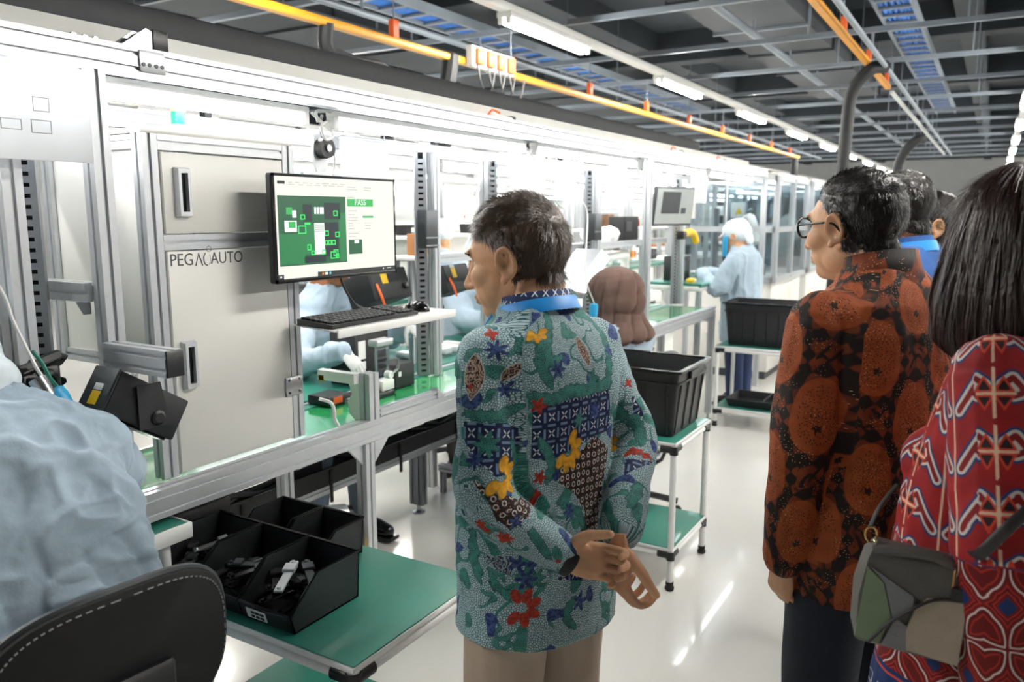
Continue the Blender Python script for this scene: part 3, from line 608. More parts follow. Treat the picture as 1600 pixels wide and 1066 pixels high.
def tote(x0, x1, y0, y1, z0, h, label, m='black_plastic'):
    t = thing('tote_box', label, 'tote', ((x0 + x1) / 2, (y0 + y1) / 2, z0)); tp = .03
    def rg(z, i, k=.02):
        f = tp * (1 - (z - z0) / h); X0, X1, Y0, Y1 = x0 + f + i, x1 - f - i, y0 + f + i, y1 - f - i; pts = []
        for cx, cy, a0 in ((X1 - k, Y1 - k, 0), (X0 + k, Y1 - k, 90), (X0 + k, Y0 + k, 180), (X1 - k, Y0 + k, 270)):
            for j in range(4): a = math.radians(a0 + 30 * j); pts.append((cx + k * math.cos(a), cy + k * math.sin(a), z))
        return pts
    MB().loft([rg(z0, 0), rg(z0 + h, 0), rg(z0 + h, .006), rg(z0 + .008, .006)]).build('box_shell', m, t)
    MB().loft([rg(z0 + h - .004, -.016), rg(z0 + h + .008, -.016), rg(z0 + h + .008, .004), rg(z0 + h - .004, .004)], False).build('rim', 'black_gloss', t)
    MB().loft([rg(z0 + h * .80, -.008), rg(z0 + h * .83, -.008), rg(z0 + h * .83, 0), rg(z0 + h * .80, 0)], False).build('band', m, t)
    n = max(3, int((x1 - x0) / .1))
    for k in range(n + 1):
        x = x0 + tp + .02 + (x1 - x0 - 2 * tp - .04) * k / n
        for yy, s in ((y0, -1), (y1, 1)): MB().add([(x - .004, yy + (tp if s < 0 else -tp), z0 + .01), (x + .004, yy + (tp if s < 0 else -tp), z0 + .01), (x + .004, yy + (.006 if s < 0 else -.006), z0 + h * .8), (x - .004, yy + (.006 if s < 0 else -.006), z0 + h * .8), (x, yy + s * .006 + (tp if s < 0 else -tp), z0 + .01), (x, yy + s * .008 + (.006 if s < 0 else -.006), z0 + h * .8)], [(0, 4, 5, 3), (4, 1, 2, 5), (3, 5, 2), (0, 1, 4)]).build('rib', m, t)
    for k in range(4):
        y = y0 + tp + .02 + (y1 - y0 - 2 * tp - .04) * k / 3; MB().add([(x1 - tp, y - .004, z0 + .01), (x1 - tp, y + .004, z0 + .01), (x1 - .006, y + .004, z0 + h * .8), (x1 - .006, y - .004, z0 + h * .8), (x1 - tp + .006, y, z0 + .01), (x1 + .002, y, z0 + h * .8)], [(0, 4, 5, 3), (4, 1, 2, 5), (3, 5, 2), (0, 1, 4)]).build('rib', m, t)
    MB().box(x1 - .003, x1 + .012, (y0 + y1) / 2 - .06, (y0 + y1) / 2 + .06, z0 + h * .84, z0 + h * .95, .003).build('handle_lip', m, t)
    return t
tote(-1.56, -1.07, 3.13, 3.53, .66, .285, 'large open black plastic tote on the cart behind the man in teal')
tote(-1.68, -1.06, 5.90, 6.28, .625, .315, 'large open black plastic tote on the farther cart')
t = thing('shallow_tray', 'shallow black tray on the lower shelf of the farther cart', 'tray', (-1.35, 6.08, .154)); MB().loft([[(x, y, z) for x, y in ((-1.64 + i, 5.9 + i), (-1.1 - i, 5.9 + i), (-1.1 - i, 6.26 - i), (-1.64 + i, 6.26 - i))] for z, i in ((.155, .02), (.215, 0), (.215, .008), (.163, .025))]).build('tray_shell', 'black_plastic', t)
MB().box(-1.38, -1.37, 5.91, 6.25, .165, .21).build('tray_divider', 'black_plastic', t)
# hopper-front parts bins
def hopper(x0, x1, y0, y1, z0, h, label, tagtxt=True):
    t = thing('parts_bin', label, 'bin', ((x0 + x1) / 2, y0, z0), 'open black parts bins on the near cart'); w = .004; lip = h * .38; yb = y0 + (y1 - y0) * .38
    side = [(y0 + .012, 0), (y1 - .008, 0), (y1, h), (yb, h), (y0, lip)]
    for xa, xb in ((x0, x0 + w), (x1 - w, x1)): MB().loft([[(xa, y, z0 + z) for y, z in side], [(xb, y, z0 + z) for y, z in side]]).build('side_wall', 'black_plastic', t)
    MB().box(x0, x1, y0 + .012, y1 - .008, z0, z0 + w).build('bin_floor', 'black_plastic', t)
    MB().loft([[(x0, y1 - .008, z0), (x1, y1 - .008, z0), (x1, y1, z0 + h), (x0, y1, z0 + h)], [(x0, y1 - .012, z0), (x1, y1 - .012, z0), (x1, y1 - .004, z0 + h), (x0, y1 - .004, z0 + h)]]).build('back_wall', 'black_plastic', t)
    MB().loft([[(x0, y0 + .012, z0), (x1, y0 + .012, z0), (x1, y0, z0 + lip), (x0, y0, z0 + lip)], [(x0, y0 + .016, z0), (x1, y0 + .016, z0), (x1, y0 + .004, z0 + lip), (x0, y0 + .004, z0 + lip)]]).build('front_lip', 'black_plastic', t)
    for xa in (x0, x1): MB().tube([(xa, y1, z0 + h), (xa, yb, z0 + h), (xa, y0, z0 + lip)], .004, 6).build('rolled_rim', 'black_gloss', t)
    MB().tube([(x0, y0, z0 + lip), (x1, y0, z0 + lip)], .004, 6).build('rolled_rim', 'black_gloss', t); MB().tube([(x0, y1, z0 + h), (x1, y1, z0 + h)], .005, 6).build('rolled_rim', 'black_gloss', t)
    if tagtxt:
        lb = MB().loft([[(x0 + .02, y0 + .0098, z0 + .006), (x0 + .085, y0 + .0098, z0 + .006), (x0 + .085, y0 + .0022, z0 + lip - .012), (x0 + .02, y0 + .0022, z0 + lip - .012)], [(x0 + .02, y0 + .0085, z0 + .006), (x0 + .085, y0 + .0085, z0 + .006), (x0 + .085, y0 + .0012, z0 + lip - .012), (x0 + .02, y0 + .0012, z0 + lip - .012)]]).build('paper_label', 'paper', t)
        g = MB()
        for k in range(2):
            f = .3 + .38 * k; yy = y0 + .0085 - .0073 * f; zz = z0 + .006 + (lip - .018) * f
            for j in range(3): g.box(x0 + .036 + .015 * j, x0 + .047 + .015 * j + .002 * k, yy - .0008, yy + .002, zz - .003, zz + .003)
        g.build('label_print', 'print_dark', lb)
    return t
WHERE = ['right-hand parts bin of three at the front of the near cart', 'middle parts bin of three at the front of the near cart', 'left-hand parts bin of three at the front of the near cart']
for k in range(3): hopper(-1.45 - .172 * k, -1.282 - .172 * k, 1.172, 1.405, .6585, .118, 'open black %s' % WHERE[k])
hopper(-1.60, -1.45, 1.43, 1.61, .6585, .10, 'small black parts bin behind the row, nearer the aisle', False); hopper(-1.765, -1.61, 1.43, 1.61, .6585, .10, 'small black parts bin behind the row, nearer the line', False)
rr = random.Random(11)
def clip_part(x, y, z, rz, tiltx, L, m, label):
    t = thing('plastic_part', label, 'part', (x, y, z), 'loose moulded parts in the black bins'); M = Matrix.Translation((x, y, z)) @ Matrix.Rotation(rz, 4, 'Z') @ Matrix.Rotation(tiltx, 4, 'X')
    MB().box(-.011, .011, -L / 2, L / 2, -.004, .003, .002, M).build('bar', m, t); MB().box(-.015, .015, L * .1, L * .34, -.002, .010, .002, M).build('clip', m, t)
    for s in (-1, 1): MB().cyl(M @ Vector((0, s * L * .42, -.004)), M @ Vector((0, s * L * .42, .008)), .005, n=8).build('peg', m, t)
BN = ['right-hand', 'middle', 'left-hand']
for b in range(3):
    for k in range(11):
        xx = -1.366 - .172 * b + rr.uniform(-.05, .05); clip_part(xx, 1.29 + rr.uniform(-.055, .055), .677 + .0052 * k, rr.uniform(-1.0, 1.0) + (.0 if k % 3 else 1.2), rr.uniform(-.15, .25), rr.uniform(.07, .11), 'black_gloss' if k % 3 else 'dark_metal', 'loose black moulded part in the %s front parts bin' % BN[b])
clip_part(-1.385, 1.262, .742, .5, .12, .13, 'alu', 'long pale strip lying in the right-hand front parts bin')
clip_part(-1.69, 1.30, .742, -.4, .12, .11, 'steel', 'shiny strip lying in the left-hand front parts bin')
for b, xx in enumerate((-1.525, -1.688)):
    for k in range(4): clip_part(xx + rr.uniform(-.03, .03), 1.52 + rr.uniform(-.03, .03), .674 + .006 * k, rr.uniform(-1, 1), rr.uniform(-.1, .2), .08, 'white_plastic' if b == 0 and k > 2 else 'black_gloss', 'loose moulded part in the small rear bin %s' % ('nearer the aisle' if b == 0 else 'nearer the line'))
# chair behind the seated worker
def chair(x, y, rz, zs, label, hb=.32, wd=.44, zb=None, m='chair_black'):
    t = thing('work_chair', label, 'chair', (x, y, 0)); M = Matrix.Translation((x, y, 0)) @ Matrix.Rotation(rz, 4, 'Z'); T3 = lambda p: M @ Vector(p); zb = zb or zs + .14
    s = MB(); s.loft([[(.21 * a * k, .2 * b * k, zs + dz) for a, b in [(math.copysign(abs(math.cos(2 * PI * i / 28)) ** .6, math.cos(2 * PI * i / 28)), math.copysign(abs(math.sin(2 * PI * i / 28)) ** .6, math.sin(2 * PI * i / 28))) for i in range(28)]] for k, dz in ((.85, -.05), (1, -.03), (1, 0), (.9, .018))], True, M); s.build('seat', m, t)
    # curved backrest: rounded outline bent round the sitter
    n = 44; ol = [(wd / 2 * math.copysign(abs(math.cos(2 * PI * i / n)) ** .7, math.cos(2 * PI * i / n)), hb / 2 * math.copysign(abs(math.sin(2 * PI * i / n)) ** .75, math.sin(2 * PI * i / n))) for i in range(n)]
    bend = lambda a, c, k, off: T3((a * k, -.20 + off + (a * k) ** 2 * .9, zb + hb / 2 + c * k))
    B = MB(); rings = [[bend(a, c, k, off) for a, c in ol] for k, off in ((.3, .012), (.9, .012), (.985, .0), (1, -.014), (.985, -.03), (.92, -.038), (.3, -.040))]; B.loft(rings); B.build('backrest', m, t)
    P = MB(); P.tube([bend(a, c, 1.0, -.014) for a, c in ol] + [bend(*ol[0], 1.0, -.014)], .007, 6); P.build('edge_trim', 'dark_metal', t)
    st = MB()
    for i in range(0, n * 2):
        a0, a1 = (i + .15) / (n * 2), (i + .7) / (n * 2); f = lambda u: (wd / 2 * math.copysign(abs(math.cos(2 * PI * u)) ** .7, math.cos(2 * PI * u)), hb / 2 * math.copysign(abs(math.sin(2 * PI * u)) ** .75, math.sin(2 * PI * u))); st.tube([bend(*f(a0), .935, -.0385), bend(*f(a1), .935, -.0385)], .0014, 4)
    tag(st.build('stitching', 'print_grey', t), None, kind='stuff')
    sp = MB(); sp.tube([T3((0, -.25, zb + hb * .42)), T3((0, -.27, zb + .02)), T3((0, -.22, zs - .06)), T3((0, -.05, zs - .07))], .022, 8, 5, .4); sp.build('back_spine', 'black_plastic', t); MB().box(-.07, .07, -.262, -.238, zb + hb * .3, zb + hb * .52, .008, M).build('spine_bracket', 'black_plastic', t)
    MB().cyl(T3((0, 0, .12)), T3((0, 0, zs - .05)), .025, n=14).build('gas_column', 'steel', t); MB().lathe([(.2, zs * .42), (.2, zs * .42 + .018)], M, 24).build('foot_disc', 'dark_metal', t) if zs > .58 else None
    for k in range(5):
        a = 2 * PI * k / 5 + .3; e = T3((.27 * math.cos(a), .27 * math.sin(a), .075)); MB().tube([T3((0, 0, .12)), T3((.14 * math.cos(a), .14 * math.sin(a), .10)), e], .018, 8, 3).build('base_leg', 'black_plastic', t); MB().ell(e + Vector((0, 0, -.05)), (.025, .025, .025), None, 12, 8).build('castor', 'rubber', t)
    return t
p = atZ(215, 985, .78)
chair(-1.45, .775, math.radians(84), .53, 'black work chair with a rounded stitched backrest at the left foreground', .30, .44, .665)
chair(-1.59, 3.87, math.radians(75), .40, 'grey work chair under the hijab-wearing worker', .30, .42, .60, 'dark_metal')
chair(-2.78, 2.78, math.radians(-90), .56, 'black work chair under the worker behind the monitor'); chair(-2.82, 4.08, math.radians(-90), .56, 'black work chair under the worker at the rear bench')
# ================= people: builder =================
_LAT = RNG.random((64, 64, 64)).astype(np.float32) * 2 - 1
def vnoise(P, f):
    q = P * f + 17.3; i = np.floor(q).astype(int); t = q - i; t = t * t * (3 - 2 * t); o = 0
    for dx in (0, 1):
        for dy in (0, 1):
            for dz in (0, 1):
                w = (t[:, 0] if dx else 1 - t[:, 0]) * (t[:, 1] if dy else 1 - t[:, 1]) * (t[:, 2] if dz else 1 - t[:, 2])
                o = o + w * _LAT[(i[:, 0] + dx) % 64, (i[:, 1] + dy) % 64, (i[:, 2] + dz) % 64]
    return o
def co(me):
    a = np.empty(len(me.vertices) * 3, np.float32); me.vertices.foreach_get('co', a); return a.reshape(-1, 3)
def setco(me, P): me.vertices.foreach_set('co', np.ascontiguousarray(P, np.float32).ravel()); me.update()
def nrm(me):
    a = np.empty(len(me.vertices) * 3, np.float32); me.vertices.foreach_get('normal', a); return a.reshape(-1, 3)
def remesh(mb, voxel, it=4, fac=.5):
    me = mb.mesh('tmp'); bm = bmesh.new(); bm.from_mesh(me); bmesh.ops.recalc_face_normals(bm, faces=bm.faces); bm.to_mesh(me); bm.free()
    ws = bpy.data.scenes.new('workshop'); o = bpy.data.objects.new('tmp', me); ws.collection.objects.link(o)
    r = o.modifiers.new('r', 'REMESH'); r.mode = 'VOXEL'; r.voxel_size = voxel
    if it: s = o.modifiers.new('s', 'SMOOTH'); s.iterations = it; s.factor = fac
    vl = ws.view_layers[0]; vl.update(); dg = vl.depsgraph; out = bpy.data.meshes.new_from_object(o.evaluated_get(dg))
    bpy.data.objects.remove(o); bpy.data.scenes.remove(ws); bpy.data.meshes.remove(me); return out
def join(meshes):
    V, Fs, n = [], [], 0
    for m in meshes:
        V.append(co(m)); lt = np.empty(len(m.polygons), np.int32); m.polygons.foreach_get('loop_total', lt); lv = np.empty(len(m.loops), np.int32); m.loops.foreach_get('vertex_index', lv)
        k = 0
        for t in lt: Fs.append((lv[k:k + t] + n).tolist()); k += t
        n += len(m.vertices)
    me = bpy.data.meshes.new('joined'); me.from_pydata(np.concatenate(V).tolist(), [], Fs); me.update(); return me
def smooth_mesh(me, m):
    me.polygons.foreach_set('use_smooth', [True] * len(me.polygons)); me.materials.clear(); me.materials.append(MATS[m] if isinstance(m, str) else m); return me
def chain(mb, pts, rad, n=14, k=6, flat=1, up=(0, 0, 1)):
    """a tapered limb: smooth tube through joints with radii at the joints and round ends"""
    P = [Vector(p) for p in pts]; Q = catmull(P, k); N = len(Q) - 1
    rr = lambda t: float(np.interp(t * (len(P) - 1), range(len(P)), rad))
    mb.tube(Q, rr, n, 0, flat, up)
    for p, r in ((P[0], rad[0]), (P[-1], rad[-1])): mb.ell(p, (r * .98,) * 3, None, 12, 8)
def ringz(z, cx, cy, rx, ry, n=28, p=2.4):
    out = []
    for i in range(n):
        a = 2 * PI * i / n; c, s = math.cos(a), math.sin(a)
        out.append((cx + rx * abs(c) ** (2 / p) * (1 if c > 0 else -1), cy + ry * abs(s) ** (2 / p) * (1 if s > 0 else -1), z))
    return out
def torso(mb, rows, lean=None): mb.loft([ringz(*r) for r in rows])
SKINS = {}
def skin(name, c, rough=.5):
    m = mat(name, c, rough, 0, .07, 25, .12, 220, spec=.4); b = m.node_tree.nodes['Principled BSDF']; b.inputs['Subsurface Weight'].default_value = .12; b.inputs['Subsurface Radius'].default_value = (.02, .008, .004); b.inputs['Subsurface Scale'].default_value = .3; return m
skin('skin_tan', 'd0a07c'); skin('skin_brown', 'a06a48'); skin('skin_light', 'c79a78')
def hairmat(name, c0, rough=.38):
    m = mat(name, c0, rough, 0, .35, 60, .5, 200, stretch=(1, 1, .25), spec=.4); return m
hairmat('hair_greybrown', '4a3b30'); hairmat('hair_black', '15110f'); hairmat('hair_darkbrown', '2a1712', .32)
def make_head(sx=1.0, long_=1.0, jowl=1.0, voxel=.0032):
    """head about its ear-level centre, facing +Y"""
    m = MB()
    m.ell((0, -.018, .036), (.076, .098, .09)); m.ell((0, .012, .02), (.072, .082, .08)); m.ell((0, .03, -.04), (.062 * jowl, .064, .07))
    m.ell((0, .062, -.088), (.03, .026, .024)); m.ell((0, .03, -.085), (.045 * jowl, .05, .03))
    for s in (-1, 1):
        m.ell((s * .040, .052, -.018), (.026, .034, .032)); m.ell((s * .046, .005, -.058), (.017 * jowl, .04, .036))
    m.ell((0, .08, .036), (.052, .016, .013))
    chain(m, [(0, .088, .02), (0, .100, -.008), (0, .112, -.030)], [.008, .010, .013], 10, 4)
    for s in (-1, 1): m.ell((s * .011, .098, -.034), (.009, .011, .008))
    m.ell((0, .092, -.058), (.023, .010, .007)); m.ell((0, .090, -.069), (.020, .010, .007))
    chain(m, [(0, -.012, -.03), (0, -.028, -.11), (0, -.038, -.20)], [.055, .054, .062], 18, 5)
    m.ell((0, -.05, -.06), (.05, .05, .06))
    for s in (-1, 1):
        m.ell((0, 0, 0), (.010, .019, .032), Matrix.Translation((s * .081, -.014, -.002)) @ Matrix.Rotation(s * -.35, 4, 'Z') @ Matrix.Rotation(-.12, 4, 'X'))
        m.tube([Vector((s * (.088 + .006 * math.cos(t)), -.016 - .018 * math.sin(t - .4), .002 + .029 * math.cos(t - .4))) for t in np.linspace(-1.6, 3.0, 14)], .0055, 8)
        m.ell((s * .082, -.004, -.032), (.007, .009, .010))
    me = remesh(m, voxel, 9, .5); P = co(me)
    for s in (-1, 1):
        d = ((P - (s * .031, .083, .012)) ** 2 / np.array([.016, .03, .010]) ** 2).sum(1); P[:, 1] -= .011 * np.exp(-d)
        d = ((P - (s * .094, -.014, .000)) ** 2 / np.array([.02, .009, .016]) ** 2).sum(1); P[:, 0] -= s * .011 * np.exp(-d)
    d = ((P - (0, .1, -.0635)) ** 2 / np.array([.02, .02, .0025]) ** 2).sum(1); P[:, 1] -= .003 * np.exp(-d)
    P[:, 0] *= sx; P[:, 2] *= np.where(P[:, 2] < 0, long_, 1); setco(me, P); return me
def short_hair(headme, thick, comb, N, length, m, parent, M, seed=1, width=.0016, lift=.35, name='hair'):
    """hair shell over the scalp plus thousands of combed ribbons; thick(P) gives its thickness, <=0 is bare skin"""
    P, Nn = co(headme), nrm(headme); th = thick(P); rg = np.random.default_rng(seed)
    lv = [list(p.vertices) for p in headme.polygons if min(th[i] for i in p.vertices) > 0]
    used = sorted({i for f in lv for i in f}); mp = {i: k for k, i in enumerate(used)}; U = np.array(used)
    jag = vnoise(P[U], 90) * .0022
    V = P[U] + Nn[U] * (np.minimum(th[U], .02) * .75 + jag * np.clip(th[U] / .006, 0, 1))[:, None]
    verts = V.tolist(); faces = [[mp[i] for i in f] for f in lv]
    tri = rg.choice(len(lv), N); base = len(verts); ex = []
    for k, t in enumerate(tri):
        f = lv[t]; i = f[rg.integers(len(f))]; p, n = P[i] + rg.normal(0, .0018, 3), Nn[i]; h = th[i]; c = np.array(comb(p)); c = c - n * c.dot(n); c /= (np.linalg.norm(c) + 1e-6); c = c + rg.normal(0, .22, 3); c -= n * c.dot(n) * .8
        L = length * min(1, .35 + h / .012) * rg.uniform(.7, 1.2); sd = np.cross(c, n); sd = sd / (np.linalg.norm(sd) + 1e-6) * width / 2
        pts = [p + n * h * .3, p + n * (h * .75) + c * L * .4, p + n * h * (.85 + lift * rg.uniform(-.3, .7)) + c * L]
        b = base + len(ex); ex += [pts[0] - sd, pts[0] + sd, pts[1] - sd, pts[1] + sd, pts[2]]
        faces += [[b, b + 1, b + 3, b + 2], [b + 2, b + 3, b + 4]]
    verts += [e.tolist() for e in ex]
    me = bpy.data.meshes.new(name); me.from_pydata(verts, [], faces); me.update(); me.transform(M); return part(name, me, m, parent)
def make_hand(side, curl, spread=.0, thumb=(.6, .5), voxel=.0021, k=1.0):
    """hand from the wrist at the origin, fingers along +Y, palm facing -Z, thumb on +X*side; curl = bends of the three joints per finger"""
    m = MB(); s = -side
    m.loft([[(x * s, y, z) for x, y, z in r] for r in [[(a * .026, -.03, b * .019) for a, b in C8], [(a * .028, 0, b * .018) for a, b in C8], [(a * .037, .03, b * .0165) for a, b in C8], [(a * .042, .06, b * .015) for a, b in C8], [(a * .041, .088, b * .012) for a, b in C8], [(a * .036, .097, b * .008) for a, b in C8]]])
    xs = (.031, .0105, -.0105, -.030); Ls = ((.042, .026, .021), (.046, .029, .022), (.043, .027, .021), (.034, .021, .019)); rs = (.0090, .0092, .0088, .0078); y0 = (.086, .090, .087, .080)
    for f in range(4):
        a = 0; az = (1.5 - f) * spread; p = Vector((xs[f] * s, y0[f], -.001)); pts = [p - Vector((0, .02, 0)), p]
        cf = curl[f] if isinstance(curl[0], (tuple, list)) else curl
        for j in range(3):
            a += cf[j]; d = Vector((math.sin(az) * s * math.cos(a), math.cos(a) * math.cos(az), -math.sin(a))); p = p + d * Ls[f][j]; pts.append(p)
        chain(m, pts, [rs[f], rs[f] * 1.04, rs[f] * .98, rs[f] * .93, rs[f] * .8], 10, 3)
    t0 = Vector((.026 * s, .018, -.006)); o, c = thumb
    d1 = Vector((math.sin(o) * s, math.cos(o) * .8, -.45)).normalized(); p1 = t0 + d1 * .042
    d2 = Vector((math.sin(o - c) * s, math.cos(o - c), -.45 - c * .4)).normalized(); p2 = p1 + d2 * .033; p3 = p2 + (d2 + Vector((0, .05, -.15))).normalized() * .027
    chain(m, [t0, p1, p2, p3], [.0165, .0125, .0108, .0085], 10, 4); m.ell((.022 * s, .03, -.009), (.018, .03, .012))
    me = remesh(m, voxel, 3, .5)
    if k != 1: setco(me, co(me) * k)
    return me
C8 = [(math.cos(2 * PI * i / 12) , math.sin(2 * PI * i / 12)) for i in range(12)]
def handM(wrist, direction, palm):
    """frame that puts a make_hand mesh at a wrist: fingers along direction, palm facing palm"""
    y = Vector(direction).normalized(); z = -Vector(palm); z = (z - y * z.dot(y)).normalized(); x = y.cross(z)
    M = Matrix((x, y, z)).transposed().to_4x4(); M.translation = Vector(wrist); return M
def wrinkle(me, amp, f=9, stretch=(1, 1, .45), seed=0, mask=None):
    P, N = co(me), nrm(me); Q = P * np.array(stretch) + seed * 3.1
    w = vnoise(Q + vnoise(Q, f * .7)[:, None] * .05, f); d = (1 - np.abs(w) * 2.2) * .6 + vnoise(Q, f * 2.3) * .35
    d = amp * d
    if mask is not None: d = d * mask(P)
    d = np.asarray(d)
    setco(me, P + N * d[:, None].astype(np.float32))
def folds(me, amp, f=13, seed=0, axis=(1, 1, .13)):
    P, N = co(me), nrm(me); Q = P * np.array(axis) + seed * 1.7; Q = Q + .03 * vnoise(P + 3, 5)[:, None]; w = vnoise(Q, f); g = .5 + .5 * vnoise(P + 9, 3.5); d = amp * (np.clip(1 - np.abs(w) * 3.2, 0, 1) * 1.6 - .4) * np.clip(g * 1.4, 0, 1); setco(me, P + N * d[:, None].astype(np.float32))
def place(obj, x, y, rz, z=0): obj.location = (x, y, z); obj.rotation_euler = (0, 0, rz)
def person(label, bodyme, skinm, x, y, rz, z=0, group=None):
    smooth_mesh(bodyme, skinm); o = link('person', bodyme); tag(o, label, 'person', group); place(o, x, y, rz, z); return o
def part(name, me, m, root, sharp=None):
    """attach a mesh given in the person's own coordinates"""
    smooth_mesh(me, m); o = bpy.data.objects.new(name, me); COL.objects.link(o); o.parent = root; return o
def mbpart(name, mb, m, root, smooth=40):
    o = mb.build(name, m, None, smooth); o.parent = root; return o
def head_at(me, c, yaw=0, pitch=0, roll=0, k=1):
    M = Matrix.Translation(c) @ Matrix.Rotation(yaw, 4, 'Z') @ Matrix.Rotation(pitch, 4, 'X') @ Matrix.Rotation(roll, 4, 'Y') @ Matrix.Scale(k, 4)
    m2 = me.copy(); m2.transform(M); return m2, M
def eyes(root, M):
    for s in (-1, 1):
        for r, dy, mm in ((.0118, 0, 'eye_white'), (.006, .0070, 'eye_iris')):
            e = MB(); e.ell((s * .031, .0662 + dy, .012), (r, r * .95 if dy == 0 else .0055, r)); me = e.mesh('eye'); me.transform(M); part('eye', me, mm, root)
        e = MB(); chain(e, [(s * .014, .0925, .031), (s * .032, .092, .036), (s * .05, .078, .031)], [.0028, .0034, .002], 8, 4); me = e.mesh('eyebrow'); me.transform(M); part('eyebrow', me, 'hair_black', root)
mat('eye_white', 'e9e4dc', .2, 0, 0); mat('eye_iris', '2a1a12', .15, 0, 0)
def legs(mb, hip, knee, ankle, r=(.082, .058, .042)):
    for s in (0, 1): chain(mb, [hip[s], knee[s], ankle[s]], r, 16, 6)
# ---- motif fields painted on cloth: signed distances kept per vertex, thresholded in the shader ----
def sd_poly(U, poly):
    poly = np.array(poly, float); n = len(poly); d = np.full(len(U), 1e9); inside = np.zeros(len(U), bool)
    for i in range(n):
        a, b = poly[i], poly[(i + 1) % n]; e = b - a; w = U - a; t = np.clip((w @ e) / (e @ e + 1e-12), 0, 1); q = w - t[:, None] * e; d = np.minimum(d, (q ** 2).sum(1))
        c = ((a[1] <= U[:, 1]) != (b[1] <= U[:, 1])) & (U[:, 0] < (b[0] - a[0]) * (U[:, 1] - a[1]) / (b[1] - a[1] + 1e-12) + a[0]); inside ^= c
    return np.sqrt(d) * np.where(inside, -1, 1)
def sd_line(U, pts, w):
    pts = np.array(pts, float); d = np.full(len(U), 1e9); n = len(pts) - 1
    for i in range(n):
        a, b = pts[i], pts[i + 1]; e = b - a; q = U - a; t = np.clip((q @ e) / (e @ e + 1e-12), 0, 1); ww = w(((i + t) / n)) if callable(w) else w
        d = np.minimum(d, np.sqrt(((q - t[:, None] * e) ** 2).sum(1)) - ww)
    return d
def sd_flower(U, c, R, n=6, ph=0., depth=.3):
    q = U - np.array(c); r = np.hypot(q[:, 0], q[:, 1]); a = np.arctan2(q[:, 1], q[:, 0]); return r - R * (1 - depth + depth * np.cos(n * a + ph))
def sd_ell(U, c, rx, ry, ang=0):
    q = U - np.array(c); ca, sa = math.cos(ang), math.sin(ang); x = (q[:, 0] * ca + q[:, 1] * sa) / rx; y = (-q[:, 0] * sa + q[:, 1] * ca) / ry; return (np.hypot(x, y) - 1) * min(rx, ry)
def sd_leaf(U, c, L, w, ang):
    q = U - np.array(c); ca, sa = math.cos(ang), math.sin(ang); x = q[:, 0] * ca + q[:, 1] * sa; y = -q[:, 0] * sa + q[:, 1] * ca
    return np.maximum(np.abs(y) - w * np.clip(1 - (x / L) ** 2, 0, 1), np.abs(x) - L)
def sd_wreath(U, c, R, a0, a1, n, petal):
    d = np.full(len(U), 1e9)
    for k in range(n):
        a = a0 + (a1 - a0) * k / (n - 1); ca, sa = math.cos(a), math.sin(a); d = np.minimum(d, sd_ell(U, (c[0] + R * ca, c[1] + R * sa), petal * 1.35, petal * .8, a))
    return d
def set_attr(me, name, v):
    a = me.attributes.new(name, 'FLOAT', 'POINT'); a.data.foreach_set('value', np.ascontiguousarray(v, np.float32))
def set_uv(me, U):
    a = me.attributes.new('cloth', 'FLOAT_VECTOR', 'POINT'); a.data.foreach_set('vector', np.ascontiguousarray(np.c_[U, np.zeros(len(U))], np.float32).ravel())
